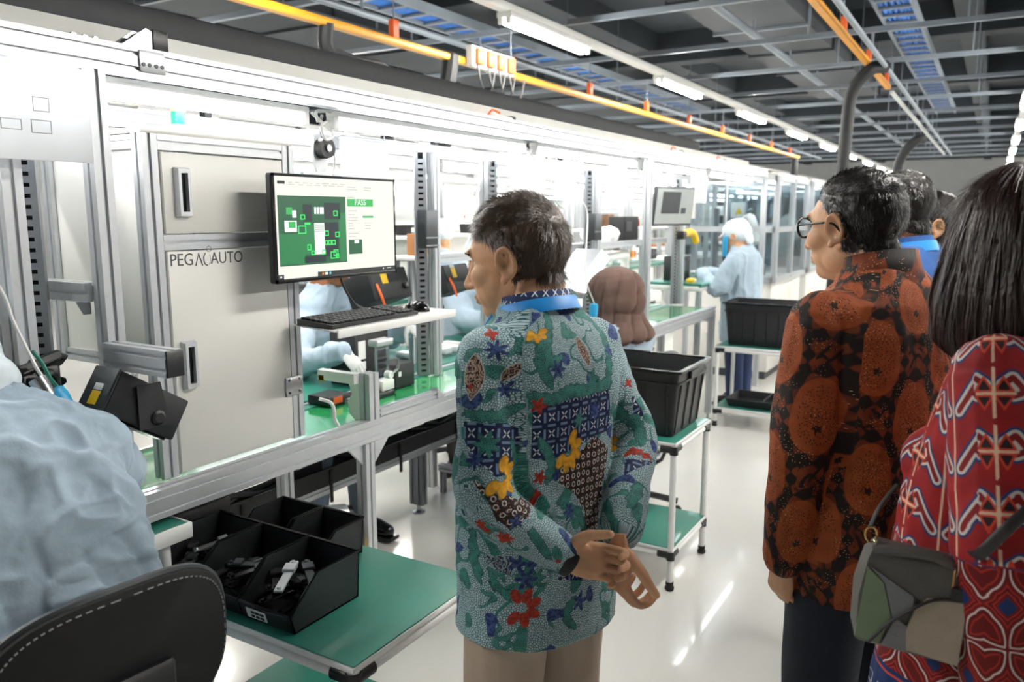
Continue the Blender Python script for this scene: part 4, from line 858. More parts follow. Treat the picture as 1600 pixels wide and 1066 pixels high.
class Cloth:
    """small helper that layers cloth colours: base colour socket, then masks from vertex fields"""
    def __init__(s, name, rough=.75):
        s.m = bpy.data.materials.new(name); s.m.use_nodes = True; s.nt = s.m.node_tree; s.L = s.nt.links; s.b = s.nt.nodes['Principled BSDF']; s.b.inputs['Roughness'].default_value = rough; s.b.inputs['Specular IOR Level'].default_value = .3
        at = nd(s.nt, 'ShaderNodeAttribute', attribute_name='cloth'); s.uv = at.outputs['Vector']; s.cur = None; MATS[name] = s.m
    def rgb(s, c): n = nd(s.nt, 'ShaderNodeRGB'); n.outputs[0].default_value = (*lin(c), 1); return n.outputs[0]
    def fac(s, attr, edge=.0007, off=0.):
        a = nd(s.nt, 'ShaderNodeAttribute', attribute_name=attr); r = nd(s.nt, 'ShaderNodeMapRange'); r.inputs[1].default_value = edge + off; r.inputs[2].default_value = -edge + off; s.L.new(a.outputs['Fac'], r.inputs[0]); return r.outputs[0]
    def mix(s, f, a, b):
        n = nd(s.nt, 'ShaderNodeMix', data_type='RGBA'); s.L.new(f, n.inputs[0])
        for k, v in ((6, a), (7, b)):
            if isinstance(v, str): n.inputs[k].default_value = (*lin(v), 1)
            else: s.L.new(v, n.inputs[k])
        return n.outputs[2]
    def over(s, attr, col, edge=.0007, off=0.): s.cur = s.mix(s.fac(attr, edge, off), s.cur, col); return s
    def math(s, op, a, b=None):
        n = nd(s.nt, 'ShaderNodeMath', operation=op)
        for k, v in ((0, a), (1, b)):
            if v is None: continue
            if isinstance(v, (int, float)): n.inputs[k].default_value = v
            else: s.L.new(v, n.inputs[k])
        return n.outputs[0]
    def step(s, v, e0, e1): r = nd(s.nt, 'ShaderNodeMapRange'); r.inputs[1].default_value = e0; r.inputs[2].default_value = e1; s.L.new(v, r.inputs[0]); return r.outputs[0]
    def voro(s, scale, feature='F1', out='Distance', rnd=1.0):
        n = nd(s.nt, 'ShaderNodeTexVoronoi', feature=feature); n.inputs['Scale'].default_value = scale; n.inputs['Randomness'].default_value = rnd; n.voronoi_dimensions = '2D'; s.L.new(s.uv, n.inputs['Vector']); return n.outputs[out]
    def noise(s, scale, detail=2, rough=.5):
        n = nd(s.nt, 'ShaderNodeTexNoise'); n.inputs['Scale'].default_value = scale; n.inputs['Detail'].default_value = detail; s.L.new(s.uv, n.inputs['Vector']); return n.outputs[0]
    def cell(s, size, du=0., dv=0.):
        """position inside square cells, -.5 .. .5"""
        sp = nd(s.nt, 'ShaderNodeSeparateXYZ'); s.L.new(s.uv, sp.inputs[0]); o = []
        for k, d in ((0, du), (1, dv)): o.append(s.math('SUBTRACT', s.math('FRACT', s.math('ADD', s.math('DIVIDE', sp.outputs[k], size), d)), .5))
        return o
    def done(s, weave=.25):
        s.L.new(s.cur, s.b.inputs['Base Color']); n = nd(s.nt, 'ShaderNodeTexNoise', i_Scale=900.0); s.L.new(s.uv, n.inputs['Vector']); bp = nd(s.nt, 'ShaderNodeBump', i_Strength=weave, i_Distance=.001); s.L.new(n.outputs[0], bp.inputs['Height']); s.L.new(bp.outputs[0], s.b.inputs['Normal']); return s.m
def limb_uv(P, pts):
    """coordinates along / around a bent limb and the distance from its axis"""
    A = [Vector(p) for p in catmull([Vector(q) for q in pts], 6)]; A = np.array([list(a) for a in A]); best = np.full(len(P), 1e9); s_ = np.zeros(len(P)); ang = np.zeros(len(P)); acc = 0
    for i in range(len(A) - 1):
        a, e = A[i], A[i + 1] - A[i]; L = np.linalg.norm(e); d = e / L; w = P - a; t = np.clip(w @ d, -.3 if i == 0 else 0, L); r = w - t[:, None] * d; dist = np.linalg.norm(r, axis=1); m = dist < best
        x = np.array([1, 0, 0.]); x = x - d * d[0]; x /= np.linalg.norm(x); yv = np.cross(d, x)
        best[m] = dist[m]; s_[m] = (acc + t)[m]; ang[m] = np.arctan2(r @ yv, r @ x)[m]; acc += L
    return s_, ang, best
# ================= man in the teal batik shirt =================
class Painter:
    def __init__(s, me, M, uvs, parts):
        s.M, s.U, s.p, s.me = M, uvs, parts, me; Wd = (np.c_[co(me), np.ones(len(me.vertices))] @ np.array(M).T)[:, :3]
        s.W = Wd; fs = [list(q.vertices) for q in me.polygons]; s.bvh = BVHTree.FromPolygons(Wd.tolist(), fs); s.F = fs; s.cls = {}
    def at(s, px, py):
        h = s.bvh.ray_cast(_C, _ray(px, py).normalized())
        if h[0] is None: return None
        f = s.F[h[2]]; d = [(s.W[i][0] - h[0].x) ** 2 + (s.W[i][1] - h[0].y) ** 2 + (s.W[i][2] - h[0].z) ** 2 for i in f]; i = f[int(np.argmin(d))]; return s.U[i], s.p[i]
    def put(s, cls, fn, pts, part=None):
        """draw a shape whose key points were read off the photo, in cloth coordinates, on one piece of cloth"""
        hits = [h for h in (s.at(*p) for p in pts) if h is not None]
        if not hits: return
        ps = [h[1] for h in hits]; pr = max(set(ps), key=ps.count) if part is None else part; q = [h[0] for h in hits if h[1] == pr]
        if not q: return
        m = s.p == pr; a = s.cls.setdefault(cls, np.full(len(s.U), 1.0)); a[m] = np.minimum(a[m], fn(s.U[m], q))
    def finish(s, names):
        for n in names: set_attr(s.me, n, s.cls.get(n, np.full(len(s.U), 1.0)))
        set_uv(s.me, s.U)
def torso_frac(P, rows):
    z = np.array([r[0] for r in rows]); f = lambda k: np.interp(P[:, 2], z, [r[k] for r in rows]); return np.hypot((P[:, 0] - f(1)) / f(3), (P[:, 1] - f(2)) / f(4))
HEAD_A = make_head(1.0, 1.0, 1.08); HEAD_B = make_head(.98, .98, .95, .0038); HEAD_C = make_head(.98, .98, .95, .0062)
def man_teal():
    X, Y, RZ = -.803, 1.448, math.radians(70)
    rows = [(.72, 0, .0, .185, .142), (.78, 0, 0, .182, .140), (.9, 0, .005, .178, .135), (1.02, 0, .005, .176, .130), (1.14, 0, 0, .180, .125), (1.25, 0, -.012, .182, .118), (1.31, 0, -.018, .172, .108), (1.355, 0, -.018, .145, .092), (1.39, 0, -.01, .098, .076), (1.42, 0, 0, .072, .068)]
    La = [(-.148, -.012, 1.315), (-.192, -.075, 1.05), (-.078, -.165, .935)]; Ra = [(.148, -.012, 1.315), (.196, -.09, 1.09), (.034, -.212, .965)]
    # body: torso, legs and arms, head, hands joined into one skin
    b = MB(); torso(b, [(z, cx, cy, rx * .88, ry * .85) for z, cx, cy, rx, ry in rows if z > .74]); legs(b, [(-.085, 0, .82), (.085, 0, .82)], [(-.095, .0, .46), (.095, .01, .46)], [(-.1, -.02, .08), (.1, 0, .08)])
    b.ell((0, -.01, .86), (.15, .115, .12)); chain(b, La, [.05, .04, .028]); chain(b, Ra, [.05, .04, .028]); chain(b, [(0, -.01, 1.36), (0, .02, 1.44)], [.06, .058])
    for s in (-1, 1): chain(b, [(s * .1, -.02, .05), (s * .11, .08, .035), (s * .115, .16, .03)], [.038, .038, .028])
    bm_ = remesh(b, .012, 4)
    hd, HM = head_at(HEAD_A, (-.012, .062, 1.497), math.radians(29), math.radians(-10), 0, 1.02)
    r_, f_ = Vector((.77, -.64, 0)), Vector((.64, .77, 0)); up = Vector((0, 0, 1))
    lh = make_hand(-1, [(.55, .9, .6), (.6, .95, .6), (.6, .95, .6), (.6, .9, .6)], .04, (.75, .35), k=.93); lh.transform(handM(La[2], r_ * 1.0 + up * -.12 - f_ * .05, -f_ + up * .15))
    rh = make_hand(1, [(.6, .9, .6), (.7, .95, .6), (.8, 1., .6), (.85, 1., .6)], .03, (.45, .25), k=.93); rh.transform(handM((.020, -.222, .950), up * -.92 + r_ * .02 - f_ * .16, r_ * .9 + f_ * .45 - up * .1))
    man = person('man in a teal batik shirt and beige trousers, hands clasped behind his back', join([bm_, hd, lh, rh]), 'skin_tan', X, Y, RZ)
    # shirt
    s_ = MB(); torso(s_, rows); sl = [.064, .066, .054, .047]
    for A in (La, Ra):
        A2 = [Vector(A[0]) + Vector((0, 0, .0)), Vector(A[0]).lerp(Vector(A[1]), .5), Vector(A[1]), Vector(A[2]) + (Vector(A[1]) - Vector(A[2])) * .06]
        chain(s_, A2, [.060, .058, .056, .042], 18, 6)
    s_.ell((-.12, -.015, 1.32), (.085, .075, .06)); s_.ell((.12, -.015, 1.32), (.085, .075, .06))
    sm = remesh(s_, .0042, 10, .55); wrinkle(sm, .0075, 7, (1, 1, .6), 1); wrinkle(sm, .002, 24, (1, 1, 1), 4)
    P = co(sm); fr = torso_frac(P, rows); sL, aL, dL = limb_uv(P, La); sR, aR, dR = limb_uv(P, Ra)
    prt = np.where((fr > 1.06) & (P[:, 0] < 0) & (dL < .09), 1, np.where((fr > 1.06) & (P[:, 0] > 0) & (dR < .09), 2, 0))
    th = np.arctan2(P[:, 0], -P[:, 1]); U = np.c_[th * .165, P[:, 2] + np.clip(P[:, 2] - 1.26, 0, .05) / .05 * np.clip(.165 - np.hypot(P[:, 0], P[:, 1] * 1.3), 0, 1) * .8]; U[prt == 1] = np.c_[aL * .056 + 3, 2 - sL][prt == 1]; U[prt == 2] = np.c_[aR * .056 + 6, 2 - sR][prt == 2]
    Mw = Matrix.Translation((X, Y, 0)) @ Matrix.Rotation(RZ, 4, 'Z'); T = Painter(sm, Mw, U, prt)
    vine = lambda w: (lambda Q, q: sd_line(Q, q, lambda t: w * (.45 + .45 * np.sin(PI * np.clip(t, 0, 1)) + .12 * np.sin(t * 9))) + .0028 * np.sin(330 * Q[:, 0] + 240 * Q[:, 1])); poly = lambda Q, q: sd_poly(Q, q) if len(q) > 2 else np.full(len(Q), 1.)
    for w, pts in ((.013, [(850, 484), (858, 505), (857, 530), (855, 548), (860, 563), (870, 570), (877, 560)]), (.012, [(845, 535), (842, 560), (850, 585), (862, 603)]), (.014, [(787, 567), (810, 593), (831, 619), (863, 627), (889, 613), (923, 607), (950, 600), (968, 583), (972, 556), (955, 525), (925, 500), (900, 488)]),
                   (.005, [(805, 527), (815, 532), (822, 540), (812, 550), (798, 553)]), (.012, [(729, 645), (750, 652), (772, 651), (795, 645), (806, 636)]), (.014, [(740, 790), (738, 830), (742, 880), (748, 905)]), (.010, [(766, 900), (776, 918), (790, 928), (802, 932)]), (.011, [(897, 938), (888, 952), (886, 965), (896, 980)]), (.012, [(830, 830), (845, 850), (858, 872)]), (.012, [(845, 690), (858, 705), (862, 730), (855, 750)]), (.010, [(880, 790), (905, 800), (915, 830), (920, 850)]), (.010, [(800, 690), (815, 720), (828, 750), (835, 775)]),
                   (.016, [(985, 650), (995, 665), (1003, 690)]), (.016, [(1000, 760), (992, 775), (985, 790)]), (.012, [(965, 640), (975, 655)])): T.put('vine', vine(w), pts)
    for c, R, n in (((760, 695), .026, 7), ((779, 892), .024, 6), ((905, 655), .018, 6), ((958, 640), .02, 6), ((880, 508), .014, 6), ((925, 590), .02, 5), ((838, 905), .02, 6)): T.put('vine', lambda Q, q, R=R, n=n: sd_flower(Q, q[0], R, n), [c])
    for pts in ([(809, 619), (831, 638), (889, 624), (952, 608), (976, 610), (976, 664), (952, 672), (929, 682), (876, 712), (858, 720), (829, 716), (816, 664)], [(724, 660), (760, 664), (790, 660), (812, 668), (815, 700), (812, 735), (775, 745), (745, 720), (726, 690)], [(882, 858), (914, 868), (912, 908), (868, 904), (850, 882)], [(937, 798), (1000, 802), (995, 850), (940, 848)], [(985, 615), (1003, 615), (1008, 650), (988, 655)], [(975, 720), (1020, 722), (1020, 745), (975, 745)]): T.put('navy', poly, pts)
    for pts in ([(929, 682), (950, 700), (972, 692), (966, 740), (958, 775), (945, 810), (930, 852), (905, 838), (915, 800), (895, 770), (872, 755), (874, 728), (900, 712)], [(737, 748), (752, 756), (800, 777), (821, 777), (829, 790), (826, 806), (797, 829), (776, 813), (763, 785)]): T.put('dark', poly, pts)
    T.put('yellow', lambda Q, q: sd_wreath(Q, q[0], .030, -2.4, 1.0, 6, .0125), [(886, 703)]); T.put('yellow', lambda Q, q: sd_wreath(Q, q[0], .028, 1.8, 5.6, 6, .0125), [(784, 746)]); T.put('yellow', lambda Q, q: sd_wreath(Q, q[0], .020, -3.0, .2, 5, .010), [(838, 520)]); T.put('yellow', lambda Q, q: sd_wreath(Q, q[0], .022, -1.4, 1.4, 4, .012), [(958, 690)])
    for c, R, n in (((842, 635), .019, 5), ((752, 821), .015, 6), ((789, 842), .018, 6), ((843, 746), .016, 5), ((841, 770), .014, 5), ((981, 598), .012, 4), ((766, 522), .016, 4), ((872, 877), .008, 5), ((735, 605), .008, 4)): T.put('red', lambda Q, q, R=R, n=n: sd_flower(Q, q[0], R, n, .5), [c])
    T.put('red', lambda Q, q: sd_wreath(Q, q[0], .026, -2.2, 2.0, 6, .012), [(815, 950)]); T.put('red', vine(.009), [(978, 712), (992, 704), (1008, 712), (1016, 714)])
    for c, R, n in (((873, 578), .022, 6), ((776, 548), .022, 7), ((789, 609), .018, 6), ((950, 548), .016, 6), ((823, 905), .026, 6), ((808, 882), .022, 5), ((905, 940), .024, 5), ((930, 640), .024, 8), ((740, 720), .02, 8), ((890, 800), .022, 6), ((806, 818), .018, 5)): T.put('blue', lambda Q, q, R=R, n=n: sd_flower(Q, q[0], R, n, .2, .35), [c])
    T.put('leaf', lambda Q, q: sd_leaf(Q, q[0], .042, .016, math.radians(108)), [(912, 548)]); T.put('leaf', lambda Q, q: sd_leaf(Q, q[0], .045, .02, math.radians(95)), [(740, 590)]); T.put('leaf', lambda Q, q: sd_leaf(Q, q[0], .022, .008, math.radians(120)), [(796, 583)])
    for pts in ([(762, 812), (775, 818), (790, 835), (805, 870), (800, 900), (770, 890), (752, 865), (755, 835)],): T.put('grey', poly, pts)
    K = ('vine', 'navy', 'dark', 'yellow', 'red', 'blue', 'leaf', 'grey'); T.finish(K)
    C = Cloth('cloth_teal_batik', .7)
    e = C.step(C.voro(210, 'DISTANCE_TO_EDGE'), .10, .16); C.cur = C.mix(e, '1c5058', 'b4cbd0')
    tn = C.mix(C.step(C.noise(60, 3), .4, .6), '17564f', '26786c'); tl = C.mix(C.step(C.voro(240, 'DISTANCE_TO_EDGE'), .03, .06), '77aaa5', tn); n1 = C.math('ABSOLUTE', C.math('SUBTRACT', C.noise(13, 1), .5)); k3 = C.step(C.noise(7, 1), .47, .5); C.cur = C.mix(C.math('MULTIPLY', k3, C.step(n1, .026, .021)), C.cur, '1c555a'); C.cur = C.mix(C.math('MULTIPLY', k3, C.step(n1, .019, .015)), C.cur, tl); n2 = C.noise(17, 0); C.cur = C.mix(C.step(n2, .70, .705), C.cur, C.mix(C.step(C.noise(120, 2), .45, .55), '20315f', '3d5588')); C.cur = C.mix(C.step(n2, .32, .31), C.cur, tl); pass
    # navy squares with white four-petal stars and pale bars
    u, v = C.cell(.034); au, av = C.math('ABSOLUTE', u), C.math('ABSOLUTE', v); df = C.math('ABSOLUTE', C.math('SUBTRACT', au, av)); mxx = C.math('MAXIMUM', au, av); st = C.math('MULTIPLY', C.step(df, .07, .04), C.math('MULTIPLY', C.step(mxx, .25, .22), C.step(mxx, .05, .07)))
    bars = C.math('MULTIPLY', C.step(mxx, .41, .44), C.step(C.math('MINIMUM', au, av), .32, .28)); nv = C.mix(bars, C.mix(st, '121f44', 'd0d8de'), '6d86a6'); C.over('navy', nv)
    dk = C.mix(C.step(C.voro(95, 'F1', rnd=.4), .16, .12), C.mix(C.step(C.voro(55, 'F1', rnd=.25), .34, .30), '221d1b', C.mix(C.step(C.voro(55, 'F1', rnd=.25), .22, .18), 'cfc9c2', '2b2523')), 'a8492c'); C.over('dark', dk)
    C.over('vine', '184f52', .0012, .0022); C.over('vine', tl)
    C.over('grey', C.mix(C.step(C.math('SINE', C.math('MULTIPLY', C.noise(40, 2), 60)), -.2, .2), '30343c', '8fa2b2'))
    lf = C.mix(C.step(C.math('SINE', C.math('MULTIPLY', C.noise(70, 1), 50)), -.3, .3), '2c2322', 'a98e7c'); C.over('leaf', 'd5d0c8', .0012, .0012); C.over('leaf', lf)
    bl = C.mix(C.step(C.noise(120, 2), .45, .55), '20315f', '3d5588'); C.over('blue', bl); C.over('yellow', '6b5a2a', .001, .0014); C.over('yellow', C.mix(C.step(C.noise(90, 2), .4, .62), 'e7ac2c', 'c98e20')); C.over('red', C.mix(C.step(C.noise(140, 2), .45, .55), 'b23a26', '8f2a20'))
    C.done(); part('shirt', sm, 'cloth_teal_batik', man)
    # collar and lanyard
    cl = MB(); n = 40
    def cring(z, rx, ry, cy, tl=.0): return [(rx * math.cos(2 * PI * i / n), cy + ry * math.sin(2 * PI * i / n), z + tl * math.sin(2 * PI * i / n)) for i in range(n)]
    cl.loft([cring(1.388, .088, .082, -.004, -.012), cring(1.415, .079, .076, .004, -.014), cring(1.434, .074, .073, .010, -.016), cring(1.432, .069, .068, .010, -.016), cring(1.40, .074, .07, 0, -.012)], False)
    cme = cl.mesh('collar'); Pc = co(cme); set_uv(cme, np.c_[np.arctan2(Pc[:, 0], -Pc[:, 1]) * .08, Pc[:, 2]])
    D = Cloth('cloth_navy_collar', .7); u, v = D.cell(.026); au, av = D.math('ABSOLUTE', u), D.math('ABSOLUTE', v); df = D.math('ABSOLUTE', D.math('SUBTRACT', au, av)); st = D.math('MULTIPLY', D.step(df, .08, .05), D.step(D.math('MAXIMUM', au, av), .3, .26)); D.cur = D.mix(st, '1a2a52', 'd5dde4'); D.done(); part('collar', cme, 'cloth_navy_collar', man)
    mat('lanyard_blue', '1f8fe0', .45, 0, .04, 20)
    ln = MB(); ln.loft([cring(1.392, .092, .088, -.002, -.02), cring(1.416, .084, .082, .005, -.021), cring(1.417, .0825, .0805, .005, -.021), cring(1.392, .090, .086, -.002, -.02)], False)
    mbpart('lanyard', ln, 'lanyard_blue', man)
    fl = MB()
    for s in (-1, 1): fl.tube([(s * .055, .075, 1.395), (s * .05, .125, 1.33), (s * .035, .15, 1.2), (s * .012, .15, 1.05)], .009, 6, 5, .2, (0, 1, 0))
    mbpart('lanyard_strap', fl, 'lanyard_blue', man)
    # watch band
    wv = (Vector(La[2]) - Vector(La[1])).normalized(); wp = Vector(La[2]) + wv * .010; wm = MB(); MM = rot_to(wv).to_4x4(); MM.translation = wp; wm.lathe([(.0335, -.014), (.037, -.010), (.037, .010), (.0335, .014)], MM @ Matrix.Diagonal((1, .82, 1, 1)), 24); mbpart('watch_band', wm, 'black_matte', man)
    # trousers and shoes
    t_ = MB(); legs(t_, [(-.085, 0, .80), (.085, 0, .80)], [(-.098, .0, .46), (.098, .01, .46)], [(-.1, -.02, .10), (.1, 0, .10)], (.095, .08, .072)); t_.ell((0, -.008, .83), (.16, .115, .12)); t_.ell((.065, -.04, .77), (.085, .075, .1)); t_.ell((-.065, -.04, .77), (.085, .075, .1))
    tm = remesh(t_, .007, 5); wrinkle(tm, .007, 7, (1, 1, .5), 3); mat('trousers_beige', 'b09e8d', .8, 0, .05, 9, .2, 300); part('trousers', tm, 'trousers_beige', man)
    for s in (-1, 1):
        h = MB(); h.box(s * .1 - .04, s * .1 + .04, -.07, .10, 0, .02, .006); chain(h, [(s * .1, -.03, .055), (s * .11, .07, .05), (s * .115, .16, .042)], [.045, .044, .036], 12, 5); h.box(s * .112 - .042, s * .112 + .042, .05, .20, 0, .02, .008); mbpart('shoe', h, 'black_gloss', man)
    # hair: greying brown, short at the sides
    def thick(P):
        x, y, z = P[:, 0], P[:, 1], P[:, 2]; line = np.where(y > .03, .055 + (y - .03) * .25, np.where(y > -.01, .012 + (y + .01) * 1.0, -.036 - (-.01 - y) * .18))
        ear = ((y + .012) ** 2 / .026 ** 2 + (z + .002) ** 2 / .040 ** 2 < 1) & (np.abs(x) > .06); nk = z < -.062
        t = np.clip((z - line) / .035, 0, 1) * .014 + .0015; t = np.where(z > .07, t + .008 * np.clip((z - .07) / .04, 0, 1), t); return np.where((z < line) | ear | nk, -1, t)
    short_hair(HEAD_A, thick, lambda p: (-.1 + .9 * np.sign(p[0]) * (abs(p[0]) > .03), .9 if p[2] > .07 else -.25, -.9 if p[2] < .07 else .1), 9000, .026, 'hair_greybrown', man, HM, 2)
    eyes(man, HM); return man
man_teal()
# ================= general figure =================
BASE_ROWS = [(.74, 0, 0, .19, .145), (.84, 0, 0, .185, .14), (.98, 0, .0, .175, .13), (1.1, 0, 0, .178, .125), (1.22, 0, -.006, .188, .12), (1.31, 0, -.014, .185, .112), (1.365, 0, -.018, .155, .095), (1.405, 0, -.012, .105, .08), (1.435, 0, 0, .074, .07)]
def sc_rows(rows, k, w=1, d=1, lean=0.0, hem=None):
    out = []
    for z, cx, cy, rx, ry in rows: out.append((z * k, cx, cy + lean * max(0, z - .9), rx * w, ry * d))
    return out
def lerp3(a, b, t): return Vector(a).lerp(Vector(b), t)
def figure(label, x, y, rz, rows, arms, head, up_mat, skinm, legsp, leg_mat, H='B', z=0, hands=None, voxel=.006, sleeve=(.062, .06, .056, .042), wr=.006, top='shirt', glove=None, legr=(.095, .078, .065), seed=2, shoe='black_gloss', handk=.93, body_voxel=.014, group=None, smooth_it=7, fold=0, extra=None, hv=.0030):
    b = MB(); torso(b, [(zz, cx, cy, rx * .86, ry * .84) for zz, cx, cy, rx, ry in rows]); b.ell((0, (rows[0][2] + rows[1][2]) / 2, rows[0][0] + .08), (.15, .11, .11))
    for A in arms: chain(b, A, [.048, .039, .028])
    for Lg in legsp: chain(b, Lg, [.08, .056, .042], 14, 5); a = Vector(Lg[-1]); chain(b, [a + Vector((0, -.01, -.03)), a + Vector((0, .08, -.045)), a + Vector((0, .15, -.05))], [.036, .034, .026])
    hc, hy, hp = head; n0 = Vector((0, rows[-1][2], rows[-1][0])); chain(b, [n0 + Vector((0, -.01, -.06)), n0.lerp(Vector(hc), .35)], [.06, .056])
    pieces = [remesh(b, body_voxel, 4)]
    hd, HM = head_at({'A': HEAD_A, 'B': HEAD_B, 'C': HEAD_C}[H], hc, math.radians(hy), math.radians(hp)); pieces.append(hd)
    gl = []
    for i, A in enumerate(arms):
        if hands and hands[i]:
            cu, dr, pm = hands[i]; h = make_hand(-1 if i == 0 else 1, cu, .05, (.6, .3), hv, k=handk); h.transform(handM(A[-1], dr, pm)); (gl if glove else pieces).append(h)
    o = person(label, join(pieces), skinm, x, y, math.radians(rz), z, group)
    for h in gl: part('glove', h, glove, o)
    s_ = MB(); torso(s_, rows)
    for A in arms:
        A2 = [Vector(A[0]), lerp3(A[0], A[1], .5), Vector(A[1]), lerp3(A[2], A[1], .05)]; chain(s_, A2, list(sleeve), 16, 6)
    w0 = rows[-3]; s_.ell((-.7 * w0[3], w0[2], w0[0] - .03), (.085, .078, .06)); s_.ell((.7 * w0[3], w0[2], w0[0] - .03), (.085, .078, .06))
    if extra: extra(s_)
    sm = remesh(s_, voxel, smooth_it, .55)
    if wr: wrinkle(sm, wr, 7, (1, 1, .6), seed); wrinkle(sm, wr * .3, 22, (1, 1, .8), seed + 5)
    if fold: folds(sm, fold, 12, seed); folds(sm, fold * .6, 18, seed + 2, (.3, 1, .8))
    if up_mat: tops = part(top, sm, up_mat, o)
    t_ = MB()
    for Lg in legsp: chain(t_, [Lg[0], Lg[1], lerp3(Lg[2], Lg[1], .06)], list(legr), 14, 6)
    t_.ell((0, legsp[0][0][1] - .01, legsp[0][0][2] + .04), (.155, .115, .11)); tm = remesh(t_, .012, 5); wrinkle(tm, .006, 7, (1, 1, .5), seed + 3); part('trousers', tm, leg_mat, o)
    for Lg in legsp:
        a = Vector(Lg[-1]); h = MB(); f = a.z - .08; h.box(a.x - .042, a.x + .042, a.y - .06, a.y + .2, f, f + .02, .008); chain(h, [a + Vector((0, -.02, -.025)), a + Vector((0, .08, -.03)), a + Vector((0, .155, -.04))], [.046, .043, .034], 12, 5); mbpart('shoe', h, shoe, o)
    return o, HM, sm
def standing(k=1.0, st=.1): return [[(-.085, 0, .82 * k), (-.095, .0, .47 * k), (-st, -.02, .08)], [(.085, 0, .82 * k), (.095, .01, .47 * k), (st, 0, .08)]]
def cropped(P):
    x, y, z = P[:, 0], P[:, 1], P[:, 2]; line = np.where(y > .03, .06 + (y - .03) * .25, np.where(y > -.01, .012 + (y + .01) * 1.0, -.045 - (-.01 - y) * .35)); ear = ((y + .012) ** 2 / .024 ** 2 + (z + .0) ** 2 / .036 ** 2 < 1) & (np.abs(x) > .06)
    return np.where((z < line) | ear | (z < -.08), -1, np.clip((z - line) / .03, 0, 1) * .008 + .001)
def glasses(o, HM, m='black_gloss', rim='black_gloss'):
    g = MB()
    for s in (-1, 1):
        g.tube([(s * .032 + .029 * math.cos(t), .104 - .008 * abs(math.cos(t)), .010 + .022 * math.sin(t)) for t in np.linspace(0, 2 * PI, 24)], .0030, 8)
        g.tube([(s * .060, .098, .016), (s * .080, .04, .016), (s * .088, -.01, .014), (s * .084, -.03, -.004)], .0024, 6, 4)
    g.tube([(-.008, .103, .012), (0, .106, .015), (.008, .103, .012)], .002, 6, 3)
    me = g.mesh('frame'); me.transform(HM); gm = part('glasses', me, rim, o)
    for s in (-1, 1):
        l = MB(); l.add([(s * .032 + .025 * math.cos(t), .0975, .008 + .018 * math.sin(t)) for t in np.linspace(0, 2 * PI, 20)[:-1]], [list(range(19))]); me = l.mesh('lens'); me.transform(HM); part('lens', me, 'pane', o)
